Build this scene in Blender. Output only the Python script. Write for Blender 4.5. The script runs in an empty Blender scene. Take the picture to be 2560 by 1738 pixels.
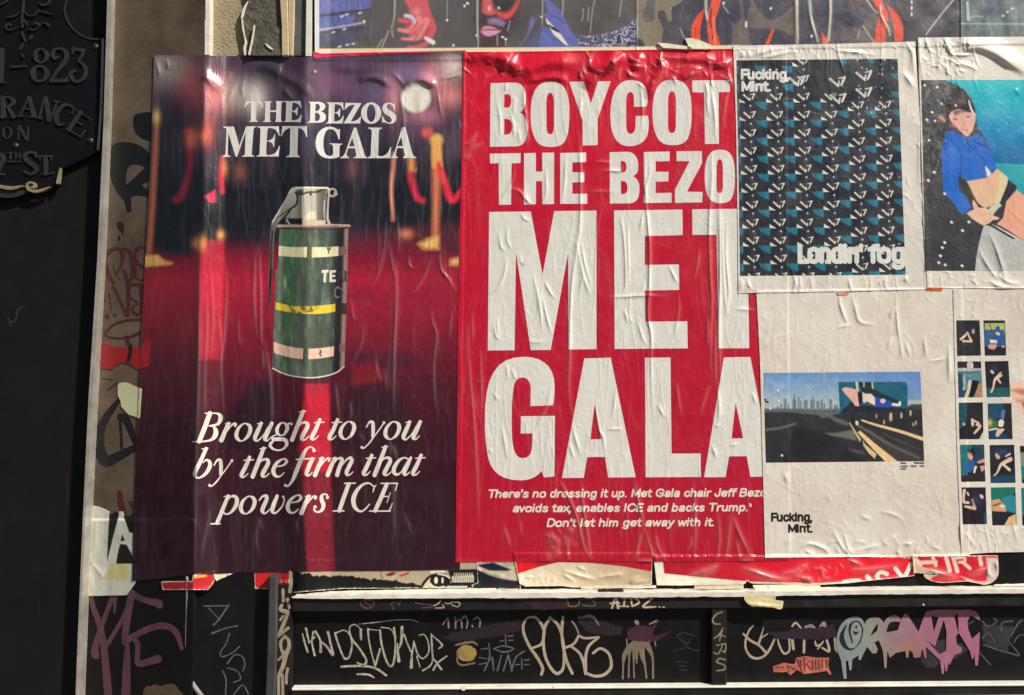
import bpy, math, re
import numpy as np
from mathutils import Matrix, Vector

# ------------------------------------------------------------ camera, sky, sun, exposure
SC = bpy.context.scene
FPX = 2000.0                    # focal length in pixels of the 2560 px wide photograph
CAM_D, CAM_Z, TILT, ROLL = 1.58, 1.45, math.radians(4.0), math.radians(-0.35)
cam_data = bpy.data.cameras.new("camera")
cam_data.sensor_width = 36.0
cam_data.lens = 36.0 * FPX / 2560.0
cam_data.clip_start, cam_data.clip_end = 0.02, 300.0
cam = bpy.data.objects.new("camera", cam_data)
SC.collection.objects.link(cam)
CM = (Matrix.Translation((0, -CAM_D, CAM_Z)) @ Matrix.Rotation(math.pi / 2 + TILT, 4, 'X') @ Matrix.Rotation(ROLL, 4, 'Z'))
cam.matrix_world = CM
SC.camera = cam

SUN_EL, SUN_AZ = math.radians(42), math.radians(55)      # lamp high up on the right of the wall
world = bpy.data.worlds.new("World")
SC.world = world
world.use_nodes = True
wn = world.node_tree
wn.nodes.clear()
sky = wn.nodes.new("ShaderNodeTexSky")
sky.sky_type = 'NISHITA'
sky.sun_disc = False
sky.sun_elevation = SUN_EL
sky.sun_rotation = math.pi - SUN_AZ
bg = wn.nodes.new("ShaderNodeBackground")
bg.inputs[1].default_value = 0.036
wo = wn.nodes.new("ShaderNodeOutputWorld")
wn.links.new(sky.outputs[0], bg.inputs[0])
wn.links.new(bg.outputs[0], wo.inputs[0])
sd = bpy.data.lights.new("sun", 'SUN')
sd.energy = 5.0
sd.angle = math.radians(2.5)
sd.color = (1.0, 0.945, 0.855)
sun = bpy.data.objects.new("sun", sd)
SC.collection.objects.link(sun)
# direction from the wall towards the lamp
SDIR = Vector((math.sin(SUN_AZ) * math.cos(SUN_EL), -math.cos(SUN_AZ) * math.cos(SUN_EL), math.sin(SUN_EL)))
sun.rotation_euler = SDIR.to_track_quat('Z', 'Y').to_euler()
SC.view_settings.view_transform = 'Standard'
SC.view_settings.look = 'None'
SC.view_settings.gamma = 1.0
SC.view_settings.exposure = 0.1

rng = np.random.default_rng(7)
# ------------------------------------------------------------ photograph pixels <-> the wall
_R = np.array(CM.to_3x3())
_O = np.array(CM.translation)


def P(x, y, h):
    """World point seen at photo pixel (x, y) lying h metres in front of the wall plane (y = 0)."""
    x = np.asarray(x, float); y = np.asarray(y, float); h = np.asarray(h, float)
    d = np.stack([(x - 1280.0) / FPX, -(y - 869.0) / FPX, -np.ones_like(x)], -1) @ _R.T
    t = (-h - _O[1]) / d[..., 1]
    return _O + d * t[..., None]


STEP = 1.6
LX0, LY0, LX1, LY1 = -120.0, -140.0, 2760.0, 1860.0
NX, NY = int((LX1 - LX0) / STEP) + 1, int((LY1 - LY0) / STEP) + 1
GX, GY = np.meshgrid(LX0 + STEP * np.arange(NX), LY0 + STEP * np.arange(NY))


def crop(x0, y0, k):
    return (x0, y0, k)


ID = (0.0, 0.0, 1.0)
FULL = (0.0, 0.0, 2560.0 / 2324.0)

_tok = re.compile(r"[MLCZ]|-?\d+\.?\d*")


def path(s, c=ID, n=7):
    """SVG-like outline -> list of closed polygons in photo pixels."""
    out, cur, cmd, num = [], [], None, []
    for t in _tok.findall(s):
        if t in "MLCZ":
            if t == 'M':
                if len(cur) > 2: out.append(cur)
                cur = []
            cmd = t
            num = []
            continue
        num.append(float(t))
        if cmd in "ML" and len(num) == 2:
            cur.append((num[0], num[1])); num = []
        elif cmd == 'C' and len(num) == 6:
            p0 = cur[-1]
            for i in range(1, n + 1):
                u = i / n; v = 1 - u
                cur.append((v**3 * p0[0] + 3*v*v*u * num[0] + 3*v*u*u * num[2] + u**3 * num[4],
                            v**3 * p0[1] + 3*v*v*u * num[1] + 3*v*u*u * num[3] + u**3 * num[5]))
            num = []
    if len(cur) > 2: out.append(cur)
    return [np.array(p) * c[2] + np.array([c[0], c[1]]) for p in out]


def ell(cx, cy, rx, ry, c=ID, n=28, a=0.0):
    t = np.linspace(0, 2 * math.pi, n, endpoint=False)
    x, y = rx * np.cos(t), ry * np.sin(t)
    q = np.stack([cx + x * math.cos(a) - y * math.sin(a), cy + x * math.sin(a) + y * math.cos(a)], -1)
    return [q * c[2] + np.array([c[0], c[1]])]


def pts(l, c=ID):
    return [np.array(l, float).reshape(-1, 2) * c[2] + np.array([c[0], c[1]])]


def rect(x0, y0, x1, y1, c=ID):
    return pts([x0, y0, x1, y0, x1, y1, x0, y1], c)


class Win:
    """A rectangular window of the pixel lattice (k sub-steps per lattice cell)."""
    def __init__(s, x0, y0, x1, y1, k=1):
        s.k = k
        s.i0 = max(0, int((y0 - LY0) // STEP)); s.j0 = max(0, int((x0 - LX0) // STEP))
        s.i1 = min(NY - 1, int((y1 - LY0) // STEP) + 1); s.j1 = min(NX - 1, int((x1 - LX0) // STEP) + 1)
        s.st = STEP / k
        s.ny, s.nx = (s.i1 - s.i0) * k + 1, (s.j1 - s.j0) * k + 1
        s.x0, s.y0 = LX0 + s.j0 * STEP, LY0 + s.i0 * STEP
        s.ax = s.x0 + s.st * np.arange(s.nx); s.ay = s.y0 + s.st * np.arange(s.ny)
        s.X, s.Y = np.meshgrid(s.ax, s.ay)

    def sl(s):
        return (slice(s.i0, s.i1 + 1), slice(s.j0, s.j1 + 1))

    def sub(s, A):
        """Values of the coarse lattice array A (full size) on this window, linear inside each lattice triangle."""
        B = A[s.sl()]
        if s.k == 1: return B.copy()
        k = s.k
        I, J = np.arange(s.ny), np.arange(s.nx)
        i = np.minimum(I // k, B.shape[0] - 2); j = np.minimum(J // k, B.shape[1] - 2)
        v = (I / k - i)[:, None]; u = (J / k - j)[None, :]
        a = B[np.ix_(i, j)]; b = B[np.ix_(i, j + 1)]; c = B[np.ix_(i + 1, j)]; d = B[np.ix_(i + 1, j + 1)]
        return np.where(u + v <= 1, a + (b - a) * u + (c - a) * v, d + (c - d) * (1 - u) + (b - d) * (1 - v))


def bbox(polys, m=4.0):
    q = np.concatenate(polys)
    return q[:, 0].min() - m, q[:, 1].min() - m, q[:, 0].max() + m, q[:, 1].max() + m


def sdf(w, polys, big=None):
    """Signed distance (positive inside, clipped at big px) of closed polygons or an (n,4) segment soup."""
    big = big or 3.0 * w.st
    if isinstance(polys, np.ndarray):
        seg = polys
    else:
        seg = np.concatenate([np.concatenate([p, np.roll(p, -1, 0)], 1) for p in polys])
    D = np.full((w.ny, w.nx), big); T = np.zeros((w.ny, w.nx + 1), bool)
    for ax, ay, bx, by in seg:
        if ay != by:
            lo, hi = (ay, by) if ay < by else (by, ay)
            r0 = max(0, math.ceil((lo - w.y0) / w.st - 1e-9)); r1 = min(w.ny, math.ceil((hi - w.y0) / w.st - 1e-9))
            if r1 > r0:
                yy = w.ay[r0:r1]
                xx = ax + (yy - ay) * (bx - ax) / (by - ay)
                cc = np.clip(np.ceil((xx - w.x0) / w.st), 0, w.nx).astype(int)
                T[np.arange(r0, r1), cc] ^= True
        i0 = max(0, int((min(ay, by) - big - w.y0) / w.st)); i1 = min(w.ny, int((max(ay, by) + big - w.y0) / w.st) + 2)
        j0 = max(0, int((min(ax, bx) - big - w.x0) / w.st)); j1 = min(w.nx, int((max(ax, bx) + big - w.x0) / w.st) + 2)
        if i1 <= i0 or j1 <= j0: continue
        X = w.ax[None, j0:j1] - ax; Y = w.ay[i0:i1, None] - ay
        dx, dy = bx - ax, by - ay
        l2 = dx * dx + dy * dy
        t = np.clip((X * dx + Y * dy) / l2, 0, 1) if l2 > 1e-12 else 0.0
        d = np.hypot(X - t * dx, Y - t * dy)
        D[i0:i1, j0:j1] = np.minimum(D[i0:i1, j0:j1], d)
    ins = np.logical_xor.accumulate(T, 1)[:, :-1]
    return np.where(ins, D, -D)


def smooth_line(p, n=6):
    """Catmull-Rom through rows of p (any number of columns)."""
    p = np.asarray(p, float)
    if len(p) < 3: return p
    q = np.concatenate([[2 * p[0] - p[1]], p, [2 * p[-1] - p[-2]]])
    out = []
    for i in range(1, len(q) - 2):
        for t in np.linspace(0, 1, n, endpoint=False):
            out.append(0.5 * (2*q[i] + (q[i+1]-q[i-1])*t + (2*q[i-1]-5*q[i]+4*q[i+1]-q[i+2])*t*t + (3*q[i]-q[i-1]-3*q[i+1]+q[i+2])*t**3))
    out.append(p[-1])
    return np.array(out)


def stroke(l, c=ID, w=None, sm=True, n=5):
    """list of (x, y, width) or flat (x, y) with one width -> array rows (x, y, radius) in photo px."""
    a = np.array(l, float)
    if w is not None:
        a = a.reshape(-1, 2); a = np.concatenate([a, np.full((len(a), 1), float(w))], 1)
    else:
        a = a.reshape(-1, 3)
    a = a * np.array([c[2], c[2], c[2] / 2]) + np.array([c[0], c[1], 0])
    if sm and len(a) > 2: a = smooth_line(a, n)
    a[:, 2] = np.maximum(a[:, 2], 0.1)
    return a


def sbox(strokes, m=3.0):
    q = np.concatenate(strokes)
    r = q[:, 2].max() + m
    return q[:, 0].min() - r, q[:, 1].min() - r, q[:, 0].max() + r, q[:, 1].max() + r


def caps(w, strokes, big=4.0):
    """Signed field of tapered strokes (positive inside)."""
    F = np.full((w.ny, w.nx), -big)
    for s in strokes:
        for (ax, ay, ra), (bx, by, rb) in zip(s[:-1], s[1:]):
            m = max(ra, rb) + big
            i0 = max(0, int((min(ay, by) - m - w.y0) / w.st)); i1 = min(w.ny, int((max(ay, by) + m - w.y0) / w.st) + 2)
            j0 = max(0, int((min(ax, bx) - m - w.x0) / w.st)); j1 = min(w.nx, int((max(ax, bx) + m - w.x0) / w.st) + 2)
            if i1 <= i0 or j1 <= j0: continue
            X = w.ax[None, j0:j1] - ax; Y = w.ay[i0:i1, None] - ay
            dx, dy = bx - ax, by - ay
            l2 = dx * dx + dy * dy
            t = np.clip((X * dx + Y * dy) / l2, 0, 1) if l2 > 1e-12 else np.zeros_like(X + Y)
            F[i0:i1, j0:j1] = np.maximum(F[i0:i1, j0:j1], ra + (rb - ra) * t - np.hypot(X - t * dx, Y - t * dy))
    return F


def vnoise(X, Y, sx, sy, seed, octaves=3):
    """Smooth value noise in -1..1."""
    out = np.zeros(np.broadcast(X, Y).shape); amp, tot = 1.0, 0.0
    for o in range(octaves):
        r = np.random.default_rng(seed * 31 + o)
        T = r.random((67, 67)) * 2 - 1
        x = X / sx * 2**o + 100.0 + 13.7 * o; y = Y / sy * 2**o + 100.0 + 7.3 * o
        i, j = np.floor(y).astype(int), np.floor(x).astype(int)
        v, u = y - i, x - j
        u = u*u*(3-2*u); v = v*v*(3-2*v)
        a = T[i % 67, j % 67]; b = T[i % 67, (j+1) % 67]; c = T[(i+1) % 67, j % 67]; d = T[(i+1) % 67, (j+1) % 67]
        out += amp * ((a*(1-u)+b*u)*(1-v) + (c*(1-u)+d*u)*v)
        tot += amp; amp *= 0.5
    return out / tot


def blur(A, n=1):
    for _ in range(n):
        B = np.pad(A, 1, mode='edge')
        A = (B[:-2, 1:-1] + B[2:, 1:-1] + B[1:-1, :-2] + B[1:-1, 2:] + 2 * B[1:-1, 1:-1]) / 6
    return A


def lin(c, g=1.0):
    c = np.asarray(c, float) / 255.0
    l = np.where(c <= 0.04045, c / 12.92, ((c + 0.055) / 1.055) ** 2.4)
    return np.clip(l * g, 0.0, 0.9)


class Canvas:
    """Printed picture: linear colours on a lattice window."""
    def __init__(s, w, base, g=1.0):
        s.w, s.g = w, g
        s.A = np.empty((w.ny, w.nx, 3)); s.A[:] = lin(base, g)

    def mix(s, a, col):
        col = lin(col, s.g) if not isinstance(col, np.ndarray) else col
        s.A += (col - s.A) * np.clip(a, 0, 1)[..., None]

    def poly(s, p, col, soft=1.2, al=1.0):
        f = sdf(s.w, p, max(soft, s.w.st) * 1.5)
        s.mix(np.clip(f / soft + 0.5, 0, 1) * al, col)

    def line(s, strokes, col, soft=1.2, al=1.0):
        if isinstance(strokes, np.ndarray): strokes = [strokes]
        f = caps(s.w, strokes, max(4.0, soft * 1.5))
        s.mix(np.clip(f / soft + 0.5, 0, 1) * al, col)

    def blob(s, cx, cy, rx, ry, col, al=1.0, a=0.0, hard=0.0):
        X, Y = s.w.X - cx, s.w.Y - cy
        u = (X * math.cos(a) + Y * math.sin(a)) / rx; v = (-X * math.sin(a) + Y * math.cos(a)) / ry
        r = u * u + v * v
        s.mix(al * (np.exp(-r) if not hard else np.clip((1 - np.sqrt(r)) / hard + 0.5, 0, 1)), col)

    def ramp(s, stops, axis='y', mask=None, al=1.0):
        t = s.w.Y if axis == 'y' else s.w.X
        k = [q[0] for q in stops]; C = np.array([lin(q[1], s.g) for q in stops])
        col = np.stack([np.interp(t, k, C[:, i]) for i in range(3)], -1)
        a = (1.0 if mask is None else np.clip(mask, 0, 1)) * al
        a = a[..., None] if isinstance(a, np.ndarray) else a
        s.A += (col - s.A) * a

    def grain(s, amt, sx=4, sy=4, seed=1, mask=None):
        n = 1 + amt * vnoise(s.w.X, s.w.Y, sx, sy, seed, 2)
        if mask is not None: n = 1 + (n - 1) * mask
        s.A *= np.clip(n, 0.05, 3)[..., None]

    def dots(s, n, x0, y0, x1, y1, r, col=(235, 235, 225), seed=3, al=0.95):
        q = np.random.default_rng(seed)
        for _ in range(n):
            x, y = q.uniform(x0, x1), q.uniform(y0, y1); rr = r * q.uniform(0.5, 1.3)
            s.line([np.array([[x, y, rr], [x + q.uniform(-1, 1), y + q.uniform(0, 2.5), rr * .7]])], col, 1.5, al)


# ------------------------------------------------------------ meshes and objects
LOC = {}


def mesh_obj(name, V, F, mat, parent=None, col=None, smooth=True, loc=None):
    """V (n,3) world coordinates; F = (m,3) array or list of faces; col (n,3) -> colour attribute 'Col'."""
    V = np.asarray(V, float)
    if parent is not None: o0 = np.array(LOC[parent.name])
    else: o0 = np.array(loc) if loc is not None else V.mean(0)
    me = bpy.data.meshes.new(name)
    Q = V - o0
    if isinstance(F, np.ndarray):
        n, k = F.shape
        me.vertices.add(len(Q)); me.vertices.foreach_set("co", Q.astype(np.float32).ravel())
        me.loops.add(n * k); me.loops.foreach_set("vertex_index", F.astype(np.int32).ravel())
        me.polygons.add(n); me.polygons.foreach_set("loop_start", (np.arange(n) * k).astype(np.int32))
        me.update(calc_edges=True)
    else:
        me.from_pydata(Q.tolist(), [], F); me.update()
    me.polygons.foreach_set("use_smooth", np.full(len(me.polygons), smooth))
    if col is not None:
        at = me.color_attributes.new("Col", 'FLOAT_COLOR', 'POINT')
        at.data.foreach_set("color", np.concatenate([col, np.ones((len(col), 1))], 1).astype(np.float32).ravel())
    me.materials.append(mat)
    o = bpy.data.objects.new(name, me)
    SC.collection.objects.link(o)
    if parent is not None:
        o.parent = parent; LOC[o.name] = LOC[parent.name]
    else:
        o.location = o0; LOC[o.name] = tuple(o0)
    return o


def thing(name, label, cat, loc, group=None):
    o = bpy.data.objects.new(name, None)
    o.empty_display_size = 0.05
    SC.collection.objects.link(o)
    o.location = loc; LOC[o.name] = tuple(loc)
    return tag(o, label, cat, group)


def tag(o, label, cat, group=None, kind=None):
    if label: o['label'] = label
    if cat: o['category'] = cat
    if group: o['group'] = group
    if kind: o['kind'] = kind
    return o


def march(w, f, H, off=0.0, col=None, skirt=0.0, skcol=None):
    """Triangles of the lattice window where f > 0, cut along f = 0, at height H + off in front of the wall."""
    ny, nx = w.ny, w.nx
    ins = f > 0
    att = [w.X, w.Y, H]
    if col is not None: att += [col[..., 0], col[..., 1], col[..., 2]]
    att = np.stack(att, -1).reshape(-1, len(att))
    ff = f.ravel(); idx = np.arange(ny * nx).reshape(ny, nx)

    def cuts(a, b):
        a, b = a.ravel(), b.ravel()
        m = (ff[a] > 0) != (ff[b] > 0)
        t = np.clip(ff[a[m]] / (ff[a[m]] - ff[b[m]]), 0.03, 0.97)[:, None]
        ids = np.full(a.shape, -1); return m, att[a[m]] * (1 - t) + att[b[m]] * t, ids
    base = ny * nx
    vs = [att]
    tabs = []
    for a, b in ((idx[:, :-1], idx[:, 1:]), (idx[:-1], idx[1:]), (idx[:-1, 1:], idx[1:, :-1])):
        m, v, ids = cuts(a, b)
        ids[m] = base + np.arange(len(v)); base += len(v)
        vs.append(v); tabs.append(ids.reshape(a.shape))
    eh, ev, ed = tabs
    V = np.concatenate(vs)
    A, B, C, D = idx[:-1, :-1], idx[:-1, 1:], idx[1:, :-1], idx[1:, 1:]
    # triangles seen from the street counter-clockwise: (A,C,B) and (D,B,C)
    T = np.concatenate([np.stack([A, C, B], -1).reshape(-1, 3), np.stack([D, B, C], -1).reshape(-1, 3)])
    E = np.concatenate([np.stack([ev[:, :-1], ed, eh[:-1]], -1).reshape(-1, 3), np.stack([ev[:, 1:], ed, eh[1:]], -1).reshape(-1, 3)])
    S = (ff[T] > 0); n = S.sum(1)
    out = [T[n == 3]]
    for q in range(3):
        p, r = (q + 1) % 3, (q + 2) % 3
        m = (n == 1) & S[:, q]
        out.append(np.stack([T[m, q], E[m, q], E[m, r]], 1))
        m = (n == 2) & ~S[:, q]
        out.append(np.stack([E[m, q], T[m, p], T[m, r]], 1)); out.append(np.stack([E[m, q], T[m, r], E[m, r]], 1))
    F = np.concatenate(out)
    use, inv = np.unique(F, return_inverse=True)
    F = inv.reshape(F.shape); V = V[use]
    W = P(V[:, 0], V[:, 1], V[:, 2] + off)
    C_ = V[:, 3:6] if col is not None else None
    if skirt and len(F):
        e = np.concatenate([F[:, [0, 1]], F[:, [1, 2]], F[:, [2, 0]]])
        key = np.sort(e, 1); k1 = key[:, 0] * len(V) + key[:, 1]
        _, first, cnt = np.unique(k1, return_index=True, return_counts=True)
        be = e[first[cnt == 1]]
        bv, binv = np.unique(be, return_inverse=True); binv = binv.reshape(be.shape)
        n0 = len(W); nb = len(bv)
        top = W[bv]; bot = W[bv] + np.array([0, skirt, 0])
        W = np.concatenate([W, top, bot])
        a, b = binv[:, 0] + n0, binv[:, 1] + n0
        F = np.concatenate([F, np.stack([a, a + nb, b], 1), np.stack([b, a + nb, b + nb], 1)])
        if C_ is not None:
            sc = np.tile(np.asarray(skcol), (nb, 1)) if skcol is not None else C_[bv]
            C_ = np.concatenate([C_, sc, sc])
    return W, F, C_


# height of the topmost surface, metres in front of the wall plane
H = np.zeros((NY, NX))
TOP = {}                         # sheet name -> its own height array on the full lattice


def ridges(w, lst, c=ID):
    """lst of (amp mm, half width px, [x,y,...]) -> heights (m). Narrow paste creases."""
    out = np.zeros((w.ny, w.nx))
    for amp, hw, l in lst:
        s = stroke(l, c, 1.0)
        m = hw * 3.2
        n = len(s) - 1
        R = np.zeros_like(out)
        for q, ((ax, ay, _), (bx, by, _)) in enumerate(zip(s[:-1], s[1:])):
            i0 = max(0, int((min(ay, by) - m - w.y0) / w.st)); i1 = min(w.ny, int((max(ay, by) + m - w.y0) / w.st) + 2)
            j0 = max(0, int((min(ax, bx) - m - w.x0) / w.st)); j1 = min(w.nx, int((max(ax, bx) + m - w.x0) / w.st) + 2)
            if i1 <= i0 or j1 <= j0: continue
            X = w.ax[None, j0:j1] - ax; Y = w.ay[i0:i1, None] - ay
            dx, dy = bx - ax, by - ay
            l2 = max(dx * dx + dy * dy, 1e-9)
            t = np.clip((X * dx + Y * dy) / l2, 0, 1)
            g = (q + t) / n
            env = np.clip(np.minimum(g, 1 - g) * 2.6, 0, 1) ** 0.8
            d = np.hypot(X - t * dx, Y - t * dy) / hw
            R[i0:i1, j0:j1] = np.maximum(R[i0:i1, j0:j1], env * np.exp(-(1.15 * d) ** 1.25))
        out += RK * amp * 1e-3 * R
    return out


RK = 1.45                        # overall crispness of the creases


def folds(w, lst):
    """lst of (amp mm, width above, width below, [x,y,...]) -> loose bulges whose underside drops steeply."""
    out = np.zeros((w.ny, w.nx))
    for amp, wu, wl, l in lst:
        s = stroke(l, ID, 1.0)
        best = np.full(out.shape, 1e9); g = np.zeros(out.shape); sg = np.zeros(out.shape)
        n = len(s) - 1
        for q, ((ax, ay, _), (bx, by, _)) in enumerate(zip(s[:-1], s[1:])):
            X = w.X - ax; Y = w.Y - ay
            dx, dy = bx - ax, by - ay
            t = np.clip((X * dx + Y * dy) / max(dx * dx + dy * dy, 1e-9), 0, 1)
            d = np.hypot(X - t * dx, Y - t * dy)
            m = d < best
            best = np.where(m, d, best); g = np.where(m, (q + t) / n, g); sg = np.where(m, X * dy - Y * dx, sg)
        env = np.clip(np.minimum(g, 1 - g) * 4 + .12, 0, 1)
        hw = np.where(sg < 0, wl, wu)
        out += amp * 1e-3 * env * np.exp(-(best / hw) ** 2)
    return out


def rand_ridges(seed, n, x0, y0, x1, y1, amp, hw, lmin, lmax, tilt=0.12, horiz=0.0):
    q = np.random.default_rng(seed); out = []
    for _ in range(n):
        x, y, L = q.uniform(x0, x1), q.uniform(y0, y1), q.uniform(lmin, lmax)
        a = q.normal(0, tilt) + (math.pi / 2 if q.random() < horiz else 0)
        l = []; bend = q.normal(0, .10) * L
        for t in np.linspace(-.5, .5, 5):
            l += [x + L * t * math.sin(a) + bend * (4 * t * t) * math.cos(a) + q.normal(0, L * .012), y + L * t * math.cos(a) - bend * (4 * t * t) * math.sin(a)]
        out.append((amp * q.uniform(.25, 1.2), hw * q.uniform(.5, 1.15), l))
    return out


def sheet(name, poly, mat, z=0.0009, wr=None, noise=(0.25, 26, 60, 1), canvas=None, base=(222, 216, 204), parent=None,
          loc=None, edge=0.0, skirt=0.0016, skcol=None, conform=0.45, soften=3, fo=None, fine=0.11, web=None, torn=0.0, wear=0.10, g=1.0):
    """A paper sheet pasted over whatever is already on the wall."""
    x0, y0, x1, y1 = bbox(poly, 6)
    w = Win(x0, y0, x1, y1)
    f = sdf(w, poly, 12.0)
    if edge: f = f + edge * vnoise(w.X, w.Y, 9, 9, 77, 3)
    low = H[w.sl()]
    amp, sx, sy, seed = noise
    own = blur(low, soften) + z + amp * 1e-3 * vnoise(w.X, w.Y, sx, sy, seed, 4)
    cr = ridges(w, wr) if wr else np.zeros_like(own)
    for wb in (web or ()):
        am, wx, wy, sd_, pw = wb
        wob = vnoise(w.X, w.Y, wx * 5, wy * 1.2, sd_ + 9, 2) * wx * .9
        n = 1 - np.abs(vnoise(w.X + wob, w.Y, wx, wy, sd_, 2)) * 1.6
        m = np.clip(vnoise(w.X, w.Y, 110, 150, sd_ + 3, 2) * 1.6 + .45, 0, 1)
        cr = cr + am * 1e-3 * np.clip(n, 0, 1) ** pw * m
    own = own + cr
    if fo: own = own + folds(w, fo)
    own = own + fine * 1e-3 * vnoise(w.X, w.Y, 9, 13, seed + 5, 2)
    h = np.maximum(own, blur(low, 1) + conform * 1e-3)
    h = np.maximum(blur(h, 1), low + 0.0003)
    cv = canvas(w) if callable(canvas) else canvas
    if cv is None:
        cv = Canvas(w, base, g)
    if wear: cv.mix(np.clip(cr * 700, 0, 1) * wear, (236, 222, 214))
    if torn: cv.mix(np.clip((torn * (1 + .9 * vnoise(w.X, w.Y, 6, 6, 71, 2)) - f) / 1.2, 0, 1) * .9, (228, 218, 200))
    W, F, C = march(w, f, h, 0, cv.A, skirt, lin(skcol) if skcol else None)
    o = mesh_obj(name, W, F, mat, parent, C, True, loc)
    full = np.full((NY, NX), np.nan)
    full[w.sl()] = h
    hs = H[w.sl()]
    np.copyto(hs, np.where(f > -0.5, np.maximum(hs, h), hs))
    o_name = o.name
    TOP[o_name] = full
    return o


def decal(name, parent, hfull, mat, polys=None, strokes=None, segs=None, k=2, off=0.00012, canvas=None, skirt=0.0,
          cut=None, rough=0.0, label=None, const=None):
    """Printing or paint lying on a surface whose heights are hfull (full lattice) or the constant const."""
    if name == "spray_blotch" and len(polys) > 1:
        return [decal(name, parent, hfull, mat, [q], None, None, k, off, None, skirt, cut, rough, label, const) for q in polys]
    bb = []
    if polys: bb.append(bbox(polys, 4))
    if strokes: bb.append(sbox(strokes, 4))
    if segs is not None: bb.append((segs[:, ::2].min() - 4, segs[:, 1::2].min() - 4, segs[:, ::2].max() + 4, segs[:, 1::2].max() + 4))
    b = np.array(bb)
    w = Win(b[:, 0].min(), b[:, 1].min(), b[:, 2].max(), b[:, 3].max(), k)
    f = np.full((w.ny, w.nx), -9.0)
    if polys: f = np.maximum(f, sdf(w, polys))
    if segs is not None: f = np.maximum(f, sdf(w, segs))
    if strokes: f = np.maximum(f, caps(w, strokes))
    if cut is not None: f = np.minimum(f, -sdf(w, cut) if not callable(cut) else cut(w))
    if rough: f = f + rough * vnoise(w.X, w.Y, 7, 7, 55, 3)
    h = np.full((w.ny, w.nx), float(const)) if const is not None else w.sub(hfull)
    f = np.where(np.isfinite(h), f, -9.0); h = np.nan_to_num(h)
    col = None
    if canvas is not None: col = (canvas(w) if callable(canvas) else canvas).A
    W, F, C = march(w, f, h, off, col, skirt)
    o = mesh_obj(name, W, F, mat, parent, C, True)
    if label: o['label'] = label
    return o


def text_segs(s, x0, y0, x1, y1, bold=0.0, shear=0.0, ang=None, sp=1.0):
    """Built-in font outlines fitted so that the string's box fills x0..x1, y0 (top) .. y1 (bottom); ang = y rise per x."""
    c = bpy.data.curves.new("text", 'FONT')
    c.body = s; c.dimensions = '2D'; c.fill_mode = 'NONE'; c.offset = bold; c.shear = shear; c.resolution_u = 3
    c.space_character = sp
    o = bpy.data.objects.new("text", c); SC.collection.objects.link(o)
    e = o.evaluated_get(bpy.context.evaluated_depsgraph_get()); me = e.to_mesh()
    v = np.empty(len(me.vertices) * 3); me.vertices.foreach_get("co", v); v = v.reshape(-1, 3)[:, :2]
    ed = np.empty(len(me.edges) * 2, int); me.edges.foreach_get("vertices", ed); ed = ed.reshape(-1, 2)
    e.to_mesh_clear(); bpy.data.objects.remove(o); bpy.data.curves.remove(c)
    lo, hi = v.min(0), v.max(0)
    q = np.empty_like(v)
    q[:, 0] = x0 + (v[:, 0] - lo[0]) / (hi[0] - lo[0]) * (x1 - x0)
    q[:, 1] = y1 - (v[:, 1] - lo[1]) / (hi[1] - lo[1]) * (y1 - y0)
    if ang: q[:, 1] += ang * (q[:, 0] - x0)
    return np.concatenate([q[ed[:, 0]], q[ed[:, 1]]], 1)


def arcp(cx, cy, rx, ry, a0=0, a1=360, n=12):
    out = []
    for i in range(n + 1):
        t = math.radians(a0 + (a1 - a0) * i / n); c, s = math.cos(t), math.sin(t)
        out.append((cx + rx * math.copysign(abs(c) ** .72, c), cy + ry * math.copysign(abs(s) ** .72, s)))
    return out


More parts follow.
